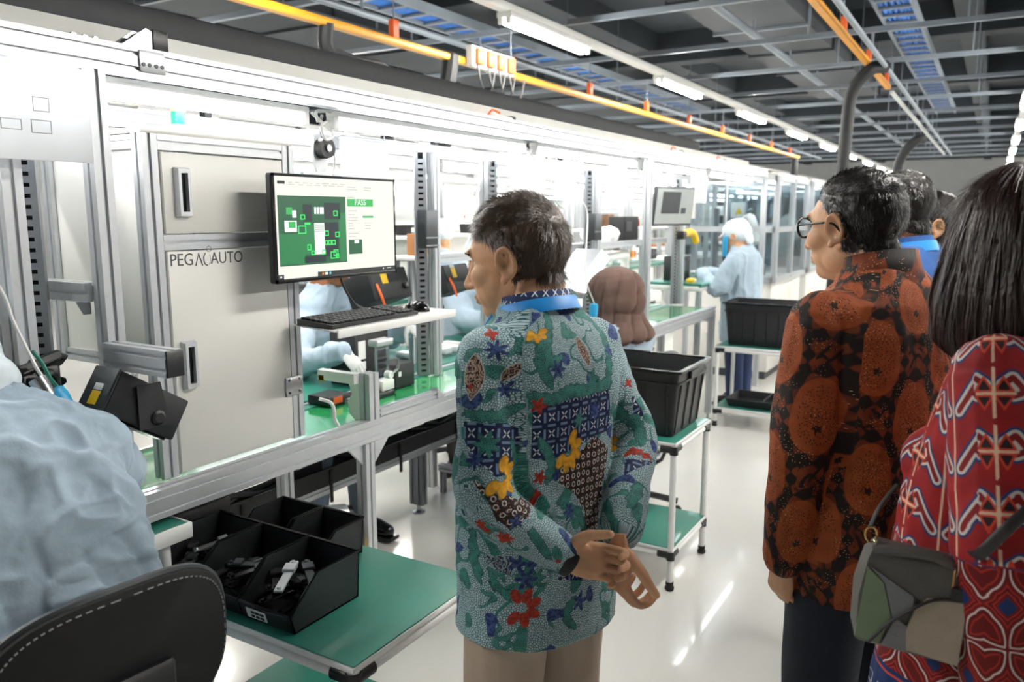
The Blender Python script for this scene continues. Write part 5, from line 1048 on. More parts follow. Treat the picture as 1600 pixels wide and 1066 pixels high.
# ---- man in the rust batik shirt ----
mat('jeans_navy', '141c2b', .8, 0, .12, 15, .3, 300)
def man_rust():
    k = 1.035; rows = [(.775, 0, 0, .176, .15)] + sc_rows(BASE_ROWS, k, .94, 1.04)[1:]; LA = [(-.155, -.012, 1.375), (-.192, -.02, 1.10), (-.19, .02, .845)]; RA = [(.16, -.012, 1.375), (.2, -.02, 1.10), (.19, .04, .845)]
    hands = [([(.7, 1.0, .7)] * 4, (.02, .12, -1), (.9, .1, 0)), ([(.7, 1.0, .7)] * 4, (0, .12, -1), (-.9, .1, 0))]
    X, Y, RZ = -.195, 1.865, 47
    o, HM, sm = figure('man in a rust-brown batik shirt and glasses, seen from behind', X, Y, RZ, rows, [LA, RA], ((-.022, .075, 1.565), 16, -4), None, 'skin_tan', standing(k), 'jeans_navy', 'B', hands=hands, voxel=.0042, wr=.008, seed=8, sleeve=(.066, .066, .064, .052))
    P = co(sm); fr = torso_frac(P, rows); sL, aL, dL = limb_uv(P, LA); sR, aR, dR = limb_uv(P, RA)
    prt = np.where((fr > 1.06) & (P[:, 0] < 0) & (dL < .1), 1, np.where((fr > 1.06) & (P[:, 0] > 0) & (dR < .1), 2, 0))
    U = np.c_[np.arctan2(P[:, 0], -P[:, 1]) * .17, P[:, 2] + np.clip(P[:, 2] - 1.3, 0, .05) / .05 * np.clip(.17 - np.hypot(P[:, 0], P[:, 1] * 1.3), 0, 1) * .8]; U[prt == 1] = np.c_[aL * .06 + 3, 2 - sL][prt == 1]; U[prt == 2] = np.c_[aR * .06 + 6, 2 - sR][prt == 2]
    # teardrop medallions in staggered rows, each ringed by dark flames
    drop = np.full(len(U), 1.); rim = drop.copy(); core = drop.copy(); cw, ch = .19, .25
    for du, dv in ((0, 0), (.5, .5)):
        q = np.c_[(U[:, 0] / cw + du + .12) % 1 - .5, (U[:, 1] / ch + dv + .3) % 1 - .5] * (cw, ch); r = np.hypot(q[:, 0], q[:, 1] * .8); a = np.arctan2(q[:, 1], q[:, 0]); R = .050 + .022 * np.clip(np.sin(a), 0, 1) ** 3; fl = .005 * np.sin(a * 13)
        drop = np.minimum(drop, r - R); rim = np.minimum(rim, np.abs(r - R - .012) - .007 - fl); core = np.minimum(core, sd_flower(q, (0, -.012), .011, 5))
    rim = np.minimum(rim, np.where(drop > .024, np.abs(np.sin(52 * U[:, 0] + 2.2 * np.sin(41 * U[:, 1] + 1.3 * np.sin(60 * U[:, 0])))) * .02 - .0055, 1)); rim = np.minimum(rim, np.where(drop > .02, .0185 - np.abs(np.sin(47 * U[:, 1] + 1.9 * np.sin(58 * U[:, 0] + 2 * np.sin(33 * U[:, 1])))) * .02 + .002 * np.sin(260 * U[:, 0] + 190 * U[:, 1]), 1))
    set_attr(sm, 'drop', drop); set_attr(sm, 'rim', rim); set_attr(sm, 'core', core); set_uv(sm, U)
    C = Cloth('cloth_rust_batik', .75); C.cur = C.mix(C.step(C.noise(25, 3), .35, .65), '5a2712', '7d3a1b'); C.over('drop', C.mix(C.step(C.noise(40, 3), .4, .6), '8c421d', '9a4c22')); C.over('rim', '1d1513', .0015); C.over('core', '2a1a14', .001)
    dots = C.step(C.voro(130, 'F1'), .12, .08); C.cur = C.mix(C.math('MULTIPLY', dots, C.step(C.noise(18, 1), .52, .58)), C.cur, 'd8a878'); C.cur = C.mix(C.math('MULTIPLY', C.step(C.voro(150, 'F1'), .2, .16), C.fac('drop', .001, -.012)), C.cur, '2a1a14'); C.done()
    part('shirt', sm, 'cloth_rust_batik', o)
    n = 36; cr = lambda z, rx, ry, cy, tl: [(rx * math.cos(2 * PI * i / n), cy + ry * math.sin(2 * PI * i / n), z + tl * math.sin(2 * PI * i / n)) for i in range(n)]
    c = MB(); c.loft([cr(1.445, .092, .088, -.004, -.012), cr(1.478, .080, .077, .004, -.016), cr(1.512, .074, .073, .01, -.018), cr(1.50, .069, .068, .01, -.016), cr(1.45, .074, .07, 0, -.012)], False); cm = c.mesh('collar'); Pc = co(cm); set_uv(cm, np.c_[np.arctan2(Pc[:, 0], -Pc[:, 1]) * .08, Pc[:, 2]]); set_attr(cm, 'drop', np.full(len(Pc), .01)); set_attr(cm, 'rim', vnoise(Pc, 45) * .02 + .004); set_attr(cm, 'core', np.ones(len(Pc))); part('collar', cm, 'cloth_rust_batik', o)
    short_hair(HEAD_B, cropped, lambda p: (.3 * np.sign(p[0]), -.4, -.8 if p[2] < .07 else .2), 9000, .012, 'hair_black', o, HM, 5, .0013, .5); eyes(o, HM); glasses(o, HM)
man_rust()
# ---- woman in the red patterned blouse ----
def woman_red():
    k = 1.01; rows = [(z * k - (.05 if i == 0 else 0), cx, cy + (.02 if z < 1.2 else .0), rx * w, ry * d) for i, ((z, cx, cy, rx, ry), w, d) in enumerate(zip(BASE_ROWS, (1.12, 1.08, 1.04, 1.02, 1.0, .96, .95, .95, .95), (1.22, 1.22, 1.22, 1.22, 1.18, 1.08, 1, 1, 1)))]
    LA = [(-.15, -.012, 1.345), (-.205, -.07, 1.08), (-.215, -.10, .80)]; RA = [(.15, -.012, 1.345), (.20, -.0, 1.08), (.20, .04, .80)]
    hands = [([(.4, .6, .4)] * 4, (0, .1, -1), (1, 0, 0)), ([(.4, .6, .4)] * 4, (0, .1, -1), (-1, 0, 0))]
    X, Y, RZ = .075, 1.60, 66
    def fem(s_): s_.ell((-.07, .1, 1.16), (.075, .07, .07)); s_.ell((.07, .1, 1.16), (.075, .07, .07))
    o, HM, sm = figure('woman with long dark hair in a red patterned blouse, at the right edge', X, Y, RZ, rows, [LA, RA], ((0, .04, 1.543), 0, -4), None, 'skin_light', standing(k), 'jeans_navy', 'B', hands=hands, voxel=.0034, wr=.006, seed=12, sleeve=(.072, .075, .072, .058), legr=(.1, .08, .07), extra=fem)
    P = co(sm); fr = torso_frac(P, rows); sL, aL, dL = limb_uv(P, LA); sR, aR, dR = limb_uv(P, RA)
    prt = np.where((fr > 1.08) & (P[:, 0] < 0) & (dL < .1) & (P[:, 1] < .16), 1, np.where((fr > 1.08) & (P[:, 0] > 0) & (dR < .1) & (P[:, 1] < .16), 2, 0))
    U = np.c_[np.arctan2(P[:, 0], -P[:, 1]) * .185, P[:, 2] + np.clip(P[:, 2] - 1.24, 0, .05) / .05 * np.clip(.17 - np.hypot(P[:, 0], P[:, 1] * 1.2), 0, 1) * .8]; U[prt == 1] = np.c_[aL * .07 + 3, 1.31 - sL][prt == 1]; U[prt == 2] = np.c_[aR * .07 + 6, 1.31 - sR][prt == 2]
    V = U[:, 1]; upper = V > 1.03; hemz = V < .80
    # upper cloth: columns of hooks between cream crosses
    cw, ch = .15, .088; q = np.c_[((U[:, 0] + .03) / cw) % 1, (V / ch) % 1]; qq = (q - .5) * (cw, ch)
    two = lambda f: np.minimum.reduce([f(qq + (0, d)) for d in (-ch, 0, ch)])
    hook = two(lambda Q: sd_line(Q, [(-.062, -.026), (-.024, .024), (-.012, .014), (-.024, -.004), (-.034, .0)], .0045)); hook = np.minimum(hook, two(lambda Q: sd_line(Q * (-1, 1), [(-.062, -.026), (-.024, .024), (-.012, .014), (-.024, -.004), (-.034, .0)], .0045)))
    edge = cw / 2 - np.abs(qq[:, 0]); cross = np.minimum(np.abs(qq[:, 0]) - .0022, np.maximum(np.abs(qq[:, 1]) - .0022, np.abs(qq[:, 0]) - .028)); cross = np.where(np.abs(qq[:, 1]) > ch * .47, 1, cross); cross = np.minimum(cross, np.maximum(edge - .002, -1))
    tri = np.full(len(U), 1.)
    for sx in (-1, 1):
        for sy in (-1, 1): tri = np.minimum(tri, np.maximum.reduce([np.abs(qq[:, 0] * sx - .0125) + (qq[:, 1] * sy - .008) * .55 - .0075, .005 - qq[:, 1] * sy]))
    # lower cloth: leaf rosettes on blue ground
    lw = .125; leaf = np.full(len(U), 1.)
    for du, dv in ((0, 0), (.5, .5)):
        Q = np.c_[(U[:, 0] / lw + du) % 1 - .5, (V / lw + dv + .2) % 1 - .5] * lw
        for a in range(4): t = PI / 4 + a * PI / 2; leaf = np.minimum(leaf, sd_leaf(Q, (.036 * math.cos(t), .036 * math.sin(t)), .032, .0185, t))
    hb = np.abs(((U[:, 0] / .07) % 1) - .5) * .07; key = np.minimum(np.abs(np.maximum(np.abs(hb - .012), np.abs(V - .745)) - .010) - .0016, np.abs(np.maximum(np.abs(hb - .018), np.abs(V - .715)) - .008) - .0014)
    big = np.full(len(U), 1.)
    set_attr(sm, 'hook', np.where(upper, hook, big)); set_attr(sm, 'cross', np.where(upper, cross, big)); set_attr(sm, 'tri', np.where(upper, tri, big)); set_attr(sm, 'leaf', np.where(~upper & ~hemz, leaf, big)); set_attr(sm, 'lower', V - 1.03); set_attr(sm, 'key', np.where(hemz, key, big)); set_attr(sm, 'band', np.abs(V - .79) - .0022); set_uv(sm, U)
    C = Cloth('cloth_red_applique', .75); C.cur = C.rgb('86161a'); C.cur = C.mix(C.step(C.noise(14, 2), .4, .6), C.cur, '961b1c')
    C.over('hook', '1e3868', .0007, .0085); C.over('hook', 'c6beb6', .0007, .0045); C.over('hook', '7d1418'); C.over('tri', 'c8402a', .0007, .0035); C.over('tri', '2e1c20'); C.over('cross', 'd9b79b')
    C.over('lower', '17305f', .001); low = 'leaf'
    C.over('leaf', '6d1216', .0007, .016); C.over('leaf', 'b8301f', .0007, .0125); C.over('leaf', '5c0f14', .0007, .011); C.over('leaf', 'b8301f', .0007, .0075); C.over('leaf', '6d1216', .0007, .006); C.over('leaf', 'cfc4bb', .0006, .0005); C.over('leaf', '64100f', .0006, -.0022); C.over('leaf', 'a42a1e', .0006, -.008); C.over('leaf', '64100f', .0006, -.0105)
    C.over('key', 'd2c6bc'); C.over('band', 'c93a28'); C.done(); part('blouse', sm, 'cloth_red_applique', o)
    # long hair: a full fall of hair shaped around head and shoulders, with strands
    h = MB(); h.ell((0, -.02, .05), (.094, .118, .098)); rr = lambda z, rx, ry, cy: ringz(z, 0, cy, rx, ry, 32, 2.2)
    h.loft([rr(.06, .095, .115, -.02), rr(.0, .104, .125, -.015), rr(-.05, .114, .134, -.012), rr(-.09, .120, .138, -.01), rr(-.13, .120, .134, -.012), rr(-.16, .104, .112, -.02), rr(-.175, .08, .08, -.02)])
    hm = remesh(h, .0055, 8, .5); Pn = co(hm); ang = np.arctan2(Pn[:, 0], Pn[:, 1] + .02); N = nrm(hm); dsp = (.0035 * np.sin(ang * 23 + vnoise(Pn, 9) * 4) + .003 * np.sin(ang * 51 + vnoise(Pn, 14) * 5)) * np.clip((.13 - Pn[:, 2]) / .1, 0, 1); Pn = Pn + N * dsp[:, None]
    Pn[:, 2] -= np.where(Pn[:, 2] < -.13, np.abs(np.sin(ang * 17 + 2 * np.sin(ang * 7))) * .03, 0); setco(hm, Pn); V0, F0 = Pn.tolist(), [list(p.vertices) for p in hm.polygons]
    rg = np.random.default_rng(4); idx = rg.choice(len(Pn), 5200)
    for i in idx:
        p = Pn[i] + rg.normal(0, .001, 3); n = N[i]
        if p[2] < -.15: continue
        g = np.array([0, -.02, 0]) - p; d = np.array([p[0] * .4, (p[1] + .02) * .4 - .02 * (p[2] > .1), -.35 if p[2] > .11 else -1.]); d -= n * d.dot(n); d /= np.linalg.norm(d) + 1e-6; L = rg.uniform(.05, .11); sd = np.cross(d, n) * .0009; c1 = p + n * .0022 + d * L * .5; c2 = p + n * rg.uniform(-.001, .004) + d * L - np.array([p[0], p[1] + .02, 0]) * .04
        b = len(V0); V0 += [(p - sd).tolist(), (p + sd).tolist(), (c1 - sd).tolist(), (c1 + sd).tolist(), c2.tolist()]; F0 += [[b, b + 1, b + 3, b + 2], [b + 2, b + 3, b + 4]]
    me = bpy.data.meshes.new('hair'); me.from_pydata(V0, [], F0); me.update(); me.transform(HM); part('hair', me, 'hair_darkbrown', o); eyes(o, HM)
    Wd = (np.c_[co(sm), np.ones(len(sm.vertices))] @ np.array(Matrix.Translation((X, Y, 0)) @ Matrix.Rotation(math.radians(RZ), 4, 'Z')).T)[:, :3]
    return BVHTree.FromPolygons(Wd.tolist(), [list(p.vertices) for p in sm.polygons])
RED_BVH = woman_red()
# ---- the handbag at her hip ----
def handbag():
    dr = _ray(1418, 935).normalized(); ds = [h[3] for h in (RED_BVH.ray_cast(_C, _ray(*q).normalized()) for q in ((1395, 900), (1418, 935), (1480, 935), (1480, 870), (1440, 980), (1470, 1000))) if h[0]]; c = _C + dr * (min(ds) - .06); o = thing('handbag', 'small grey, green and beige leather handbag at the hip of the woman in red', 'bag', (c.x, c.y, c.z - .08)); fx = Vector((.97, .22, -.14)).normalized(); fz = Vector((.06, .06, 1)).normalized(); M = frameM(c, fx, fz)   # x across the front, y up, z towards the viewer
    mat('leather_taupe', '5d5a55', .5, 0, .08, 30, .3, 300); mat('leather_green', '6f7f63', .5, 0, .06, 30, .3, 300); mat('leather_beige', 'a89a88', .5, 0, .06, 30, .3, 300); mat('leather_grey', '77777a', .5, 0, .06, 30, .3, 300); mat('leather_edge', '2b2826', .5, 0, .1, 30)
    sec = lambda y, w, d, sh=0: [(-w + sh, y, -d), (w + sh, y, -d), (w + sh, y, d), (-w + sh, y, d)]
    MB().loft([sec(-.075, .068, .034), sec(-.07, .074, .04), sec(.0, .078, .04), (sec(.06, .07, .03)), sec(.085, .058, .012)], True, M).build('bag_body', 'leather_taupe', o)
    def panel(poly, m, t=.005):
        f = lambda x, y: (.0402 if y <= 0 else .0402 - .1667 * y if y < .06 else .030 - .72 * (y - .06))
        mb = MB(); n = len(poly); top = [(x, y, f(x, y) + t) for x, y in poly]; bot = [(x, y, f(x, y) - .004) for x, y in poly]; mb.loft([bot, top], True, M); return mb.build('leather_panel', m, o)
    panel([(-.076, -.066), (-.04, -.068), (-.028, -.02), (-.045, .03), (-.07, .048)], 'leather_green'); panel([(-.026, -.02), (-.043, .03), (-.066, .05), (.0, .02), (.0, .0)], 'leather_grey'); panel([(-.036, -.068), (.004, -.07), (.0, -.03), (-.022, -.02)], 'leather_grey', .0045); panel([(.0, -.066), (.074, -.07), (.074, .03), (.02, .022), (.003, .0), (-.004, -.035)], 'leather_beige', .0055)
    g = MB(); g.tube([M @ Vector(p) for p in ((-.055, -.07, .046), (-.03, -.03, .047), (0, .003, .047), (.03, .024, .042), (.07, .032, .036))], .0028, 6, 5); g.build('piping', 'leather_edge', o); MB().tube([M @ Vector(p) for p in ((-.062, .068, .014), (-.02, .082, .02), (.03, .085, .02), (.064, .07, .014))], .010, 8, 5).build('top_flap', 'leather_taupe', o)
    MB().box(.05, .072, -.02, .05, .036, .040, .002, M).build('zip_tab', 'leather_edge', o); MB().cyl(M @ Vector((.052, .045, .036)), M @ Vector((.052, .075, .032)), .002, n=8).build('zip_pull', 'brass', o)
    for s in (-1, 1): a = M @ Vector((s * .066, .078, 0)); MB().tube([a + Vector((.009 * math.cos(t) * fx.x, .009 * math.cos(t) * fx.y, .012 + .013 * math.sin(t))) for t in np.linspace(0, 2 * PI, 14)], .0018, 6).build('ring', 'brass', o)
    A = M @ Vector((.07, .10, 0)); hp = [_C + _ray(*q).normalized() * (RED_BVH.ray_cast(_C, _ray(*q).normalized())[3] - .012) for q in ((1528, 868), (1562, 838), (1590, 812))]; MB().tube([A] + hp + [hp[-1] + Vector((.06, .05, .06))], .009, 8, 6, .35, (0, -1, 0)).build('strap', 'leather_edge', o)
    A = M @ Vector((-.07, .10, 0)); MB().tube([A, A + Vector((.01, .02, .03)), A + Vector((.03, .06, .06))], .004, 8, 5, .5).build('strap', 'leather_edge', o)
handbag()
# ---- two visitors behind ----
mat('shirt_blue', '1c4f8f', .7, 0, .06, 10, .2, 300); mat('shirt_olive', '6a5a3a', .75, 0, .2, 20)
def man_blue():
    k = 1.05; rows = sc_rows(BASE_ROWS, k, 1.12, 1.08); LA = [(-.18, -.012, 1.39), (-.25, .0, 1.12), (-.14, .2, 1.08)]; RA = [(.18, -.012, 1.39), (.24, .0, 1.12), (.1, .22, 1.10)]
    o, HM, sm = figure('dark-haired man in a blue shirt behind the man in rust', -.225, 2.78, 60, rows, [LA, RA], ((0, .045, 1.60), 0, -6), 'shirt_blue', 'skin_brown', standing(k), 'jeans_navy', 'A', hands=[([(.4, .6, .4)] * 4, (.8, .5, 0), (0, .3, -1)), ([(.4, .6, .4)] * 4, (-.8, .5, 0), (0, .3, -1))], voxel=.008, seed=21)
    short_hair(HEAD_A, cropped, lambda p: (.2 * np.sign(p[0]), .6 if p[2] > .07 else -.3, -.8 if p[2] < .07 else .2), 3500, .02, 'hair_black', o, HM, 7, .002); eyes(o, HM)
    n = 30; cr = lambda z, rx, cy: [(rx * math.cos(2 * PI * i / n), cy + rx * math.sin(2 * PI * i / n), z - .016 * math.sin(2 * PI * i / n)) for i in range(n)]; c = MB(); c.loft([cr(1.47, .088, 0), cr(1.52, .076, .01), cr(1.515, .07, .01), cr(1.47, .075, 0)], False); mbpart('collar', c, 'shirt_blue', o); l = MB(); l.loft([cr(1.475, .092, 0), cr(1.505, .083, .005), cr(1.503, .081, .005), cr(1.475, .089, 0)], False); mbpart('lanyard', l, 'lanyard_blue', o)
man_blue()
def woman_far():
    k = 1.0; rows = sc_rows(BASE_ROWS, k, .95, 1.0); LA = [(-.155, -.012, 1.33), (-.2, .0, 1.07), (-.18, .1, .85)]; RA = [(.155, -.012, 1.33), (.2, .0, 1.07), (.18, .1, .85)]
    o, HM, sm = figure('visitor with dark hair and gold-rimmed glasses half hidden beside the long-haired woman', -.165, 3.40, 105, rows, [LA, RA], ((0, .045, 1.545), 0, -4), 'shirt_olive', 'skin_light', standing(k), 'jeans_navy', 'B', hands=[([(.4, .6, .4)] * 4, (0, .2, -1), (1, 0, 0)), ([(.4, .6, .4)] * 4, (0, .2, -1), (-1, 0, 0))], voxel=.009, seed=25)
    short_hair(HEAD_B, lambda P: np.where(cropped(P) > 0, cropped(P) + .008, -1), lambda p: (.2 * np.sign(p[0]), -.4, -.9), 3000, .035, 'hair_black', o, HM, 9, .002); eyes(o, HM); glasses(o, HM, rim='brass')
woman_far()
# ================= workers in pale blue gowns =================
mat('worker_trousers', '6c7b8a', .8, 0, .06, 8, .2, 200); mat('hijab_taupe', '6b544b', .9, 0, .10, 10, .4, 90); mat('cap_white', 'dfe8ee', .85, 0, .03, 12, .3, 60); mat('gown_dark', '1e2f55', .8, 0, .08, 12)
def coat(rows, drop): r0 = rows[0]; return [(r0[0] - drop, r0[1], r0[2], r0[3] * 1.12, r0[4] * 1.15)] + rows
def seat_legs(fwd=.38, h=.50, knee=.53): return [[(-.09, .0, h + .06), (-.11, fwd, knee), (-.11, fwd + .02, .09)], [(.09, .0, h + .06), (.11, fwd, knee), (.11, fwd + .04, .09)]]
def sit_rows(h, k=1.0, lean=.0, w=1.0):
    return [((z - .80) * k + h + .02, cx, cy + lean * max(0, z - .85), rx * w, ry * w) for z, cx, cy, rx, ry in BASE_ROWS]
def cap(o, HM, m='cap_white', brim=True, hood=False):
    c = MB(); c.ell((0, -.025, .055), (.096, .118, .095)); c.ell((0, -.06, .02), (.088, .09, .08))
    if hood: c.ell((0, -.04, -.06), (.092, .09, .1)); c.ell((0, -.03, -.14), (.11, .1, .08))
    cm = remesh(c, .008, 5); wrinkle(cm, .004, 22, (1, 1, 1), 3); cm.transform(HM); part('cap', cm, m, o)
    if brim:
        b = MB(); b.loft([[(x, .06 + .075 * math.sqrt(max(0, 1 - (x / .075) ** 2)) * f, .062 + dz - .02 * f) for x in np.linspace(-.075, .075, 13)] for f, dz in ((0, 0), (1, -.004), (1, .0), (0, .004))], False, None, False); bm_ = b.mesh('brim'); bm_.transform(HM); part('cap_brim', bm_, m, o)
CURL = [(.35, .5, .35)] * 4
# 1: the seated worker at the left edge, bent over the bench, back to the aisle
rows = sit_rows(.56, 1.05, -.0, 1.12); rows = [(z - .0, cx, cy + .75 * max(0, z - .74) ** 1.3, rx * (1.05 if z < 1.2 else 1), ry * 1.15) for z, cx, cy, rx, ry in rows]
SH = rows[-4]; LA = [(-.17, SH[2] + .0, SH[0] - .02), (-.26, SH[2] + .12, .98), (-.15, SH[2] + .36, .93)]; RA = [(.17, SH[2], SH[0] - .02), (.26, SH[2] + .12, .98), (.14, SH[2] + .36, .93)]
o, HM, sm = figure('worker in a pale blue gown bent over the bench at the left edge', -1.47, .76, 84, coat(rows, .1), [LA, RA], ((0, rows[-1][2] + .12, rows[-1][0] + .09), 0, -35), 'gown', 'skin_brown', seat_legs(.38, .56, .58), 'worker_trousers', 'C', hands=[(CURL, (.3, 1, -.1), (0, 0, -1)), (CURL, (-.3, 1, -.1), (0, 0, -1))], glove='glove', hv=.0036, voxel=.0065, wr=.014, seed=31, sleeve=(.085, .085, .08, .05), top='gown', fold=.014)
cap(o, HM, 'cap_white', False, True)
# 2: the worker behind the monitor, reaching over the belt
rows = coat(sit_rows(.58, 1.05, .12, 1.05), .08); SH = rows[-4]
LA = [(-.165, SH[2], SH[0] - .02), (-.24, .22, 1.0), (-.10, .52, .99)]; RA = [(.165, SH[2], SH[0] - .02), (.26, .18, .99), (.20, .44, 1.03)]
X2, Y2 = -2.76, 2.78
g = atX(562, 575, -2.12); LA[2] = (-(g.y - Y2) * -1, g.x - X2 - .09, 1.0)
def w2l(p, x, y, rz): q = Matrix.Rotation(-math.radians(rz), 4, 'Z') @ (Vector(p) - Vector((x, y, 0))); return tuple(q)
hR = atX(537, 548, -2.26); LA2 = w2l((-2.26, hR.y, hR.z), X2, Y2, -90); hL = atX(640, 508, -2.28); RA2 = w2l((-2.28, hL.y, hL.z), X2, Y2, -90)
RA[2] = LA2; LA[2] = RA2; RA[1] = tuple((Vector(RA[0]) + Vector(RA[2])) / 2 + Vector((.06, -.04, -.12))); LA[1] = tuple((Vector(LA[0]) + Vector(LA[2])) / 2 + Vector((-.06, -.04, -.12)))
o, HM, sm = figure('worker in a pale blue gown and white gloves behind the monitor', X2, Y2, -90, rows, [LA, RA], ((0, rows[-1][2] + .06, rows[-1][0] + .12), 0, -22), 'gown', 'skin_brown', [[(-.09, .0, .64), (-.11, .10, .60), (-.11, .16, .09)], [(.09, .0, .64), (.12, .10, .60), (.16, .08, .09)]], 'worker_trousers', 'C', hands=[(CURL, (.1, .8, -.5), (.1, -.3, -1)), ([(.35, .5, .4)] * 4, (-.35, .5, -.8), (-.1, -.8, -.5))], glove='glove', hv=.0036, voxel=.008, wr=.009, seed=33, sleeve=(.07, .066, .058, .04), top='gown', fold=.01)
cap(o, HM)
# 3: next worker along the rear bench
rows = coat(sit_rows(.58, 1.0, .15, 1.0), .08); SH = rows[-4]
o, HM, sm = figure('gowned worker seated at the rear bench beyond the perforated upright', -2.80, 4.08, -90, rows, [[(-.165, SH[2], SH[0] - .02), (-.24, .2, .98), (-.12, .42, .98)], [(.165, SH[2], SH[0] - .02), (.24, .2, .98), (.12, .42, .98)]], ((0, rows[-1][2] + .07, rows[-1][0] + .11), -20, -25), 'gown', 'skin_brown', seat_legs(.10, .58, .60), 'worker_trousers', 'C', hands=[(CURL, (.1, 1, -.1), (0, 0, -1)), (CURL, (-.1, 1, -.1), (0, 0, -1))], glove='glove', hv=.0036, voxel=.010, wr=.008, seed=35, sleeve=(.075, .075, .07, .048), top='gown')
cap(o, HM)
# 4: worker with the taupe hijab, seated on the aisle side
rows = coat(sit_rows(.44, .96, .10, 1.0), .08); SH = rows[-4]
X4, Y4 = -1.61, 3.87
o, HM, sm = figure('seated worker wearing a taupe hijab and a pale blue gown', X4, Y4, 75, rows, [[(-.165, SH[2], SH[0] - .02), (-.23, .14, .84), (-.10, .30, .92)], [(.165, SH[2], SH[0] - .02), (.23, .14, .84), (.10, .30, .92)]], ((0, rows[-1][2] + .06, rows[-1][0] + .10), 12, -28), 'gown', 'skin_brown', seat_legs(.30, .44, .48), 'worker_trousers', 'C', hands=[(CURL, (.2, 1, 0), (0, 0, -1)), (CURL, (-.2, 1, 0), (0, 0, -1))], glove='glove', hv=.0036, voxel=.008, wr=.008, seed=37, sleeve=(.075, .075, .07, .048), top='gown', fold=.01)
h = MB(); h.ell((0, -.035, .035), (.118, .148, .118)); h.ell((0, -.045, -.04), (.118, .135, .115)); h.ell((0, .02, -.075), (.09, .085, .085)); rr = lambda z, rx, ry, cy: ringz(z, 0, cy, rx, ry, 28, 2.2); h.loft([rr(-.02, .10, .11, -.03), rr(-.1, .108, .118, -.03), rr(-.15, .125, .125, -.035), rr(-.20, .165, .14, -.05), rr(-.235, .18, .14, -.055), rr(-.245, .16, .12, -.055)])
hm = remesh(h, .0055, 10); P = co(hm); a = np.arctan2(P[:, 0], P[:, 1]); setco(hm, P + nrm(hm) * ((.020 * np.abs(np.sin(a * 5.5 + P[:, 2] * 9 + 1.2 * vnoise(P, 6))) ** .7 * np.clip((.13 - P[:, 2]) / .12, 0, 1))[:, None])); P = co(hm); m_ = (P[:, 1] > .05) & (np.abs(P[:, 0]) < .05) & (P[:, 2] > -.1) & (P[:, 2] < .05); P[m_, 1] = np.minimum(P[m_, 1], .07); setco(hm, P); hm.transform(HM @ Matrix.Rotation(math.radians(20), 4, 'X')); part('hijab', hm, 'hijab_taupe', o); eyes(o, HM)
# 5: standing worker with cap at the far bench
rows = [(z * .93, cx, cy + .05 * max(0, z - 1.0), rx * 1.02, ry * 1.08) for z, cx, cy, rx, ry in BASE_ROWS]; rows = [(.55, 0, 0, .19, .16), (.62, 0, 0, .19, .155)] + rows; SH = rows[-4]
X5, Y5 = -1.74, 6.62
o, HM, sm = figure('standing worker in a white cap and pale blue coat at the far bench', X5, Y5, 78, rows, [[(-.165, SH[2], SH[0] - .02), (-.235, .1, 1.0), (-.08, .34, 1.10)], [(.165, SH[2], SH[0] - .02), (.235, .1, 1.0), (.08, .36, 1.10)]], ((0, .085, 1.405), 8, -18), 'gown', 'skin_tan', standing(.93), 'gown_dark', 'C', hands=[(CURL, (.3, 1, .1), (0, 0, -1)), (CURL, (-.3, 1, .1), (0, 0, -1))], glove='glove', hv=.0036, voxel=.009, wr=.008, seed=39, sleeve=(.078, .08, .08, .055), top='coat', fold=.012)
cap(o, HM); b = MB()
tail = remesh(MB().ell((0, -.11, -.03), (.075, .03, .07)), .008, 3); tail.transform(HM); part('cap_tail', tail, 'cap_white', o)
# 6: workers in the rows behind
for i, (px, py, X, rz, lab) in enumerate(((688, 352, -3.95, 30, 'far gowned worker in a white cap beside the dark speaker box'), (1215, 375, -3.9, 60, 'distant worker in a white cap behind the glass machine'))):
    p = atX(px, py, X); kk = (p.z - .02) / 1.62; rows = [(z * kk, cx, cy, rx * .95, ry) for z, cx, cy, rx, ry in BASE_ROWS]; SH = rows[-4]
    o, HM, sm = figure(lab, X, p.y, rz, rows, [[(-.165, 0, SH[0] - .02), (-.24, .1, 1.0 * kk), (-.1, .36, 1.0 * kk)], [(.165, 0, SH[0] - .02), (.24, .1, 1.0 * kk), (.1, .36, 1.0 * kk)]], ((0, .06, 1.53 * kk), 30, -20), 'gown', 'skin_tan', standing(kk), 'gown_dark', 'C', hands=[(CURL, (.2, 1, 0), (0, 0, -1)), (CURL, (-.2, 1, 0), (0, 0, -1))], glove='glove', voxel=.013, wr=.006, seed=40 + i, body_voxel=.014, top='gown', hv=.0045); cap(o, HM)
# ================= rows of work bays behind the near line =================
def sheet_mat(name, c, tr=.55):
    m = bpy.data.materials.new(name); m.use_nodes = True; nt = m.node_tree; L = nt.links
    for n in list(nt.nodes): nt.nodes.remove(n)
    o = nd(nt, 'ShaderNodeOutputMaterial'); d = nd(nt, 'ShaderNodeBsdfDiffuse'); t = nd(nt, 'ShaderNodeBsdfTranslucent'); mx = nd(nt, 'ShaderNodeMixShader'); mx.inputs[0].default_value = tr
    nz = nd(nt, 'ShaderNodeTexNoise', i_Scale=9.0); tc = nd(nt, 'ShaderNodeTexCoord'); L.new(tc.outputs['Object'], nz.inputs['Vector']); r = nd(nt, 'ShaderNodeValToRGB'); r.color_ramp.elements[0].color = (*[x * .93 for x in lin(c)], 1); r.color_ramp.elements[1].color = (*lin(c), 1); L.new(nz.outputs[0], r.inputs[0])
    for q in (d, t): L.new(r.outputs[0], q.inputs[0])
    L.new(d.outputs[0], mx.inputs[1]); L.new(t.outputs[0], mx.inputs[2]); L.new(mx.outputs[0], o.inputs[0]); MATS[name] = m; return m
sheet_mat('sheet_white', 'f4f5f6'); sheet_mat('sheet_grey', 'd4d6da', .5)
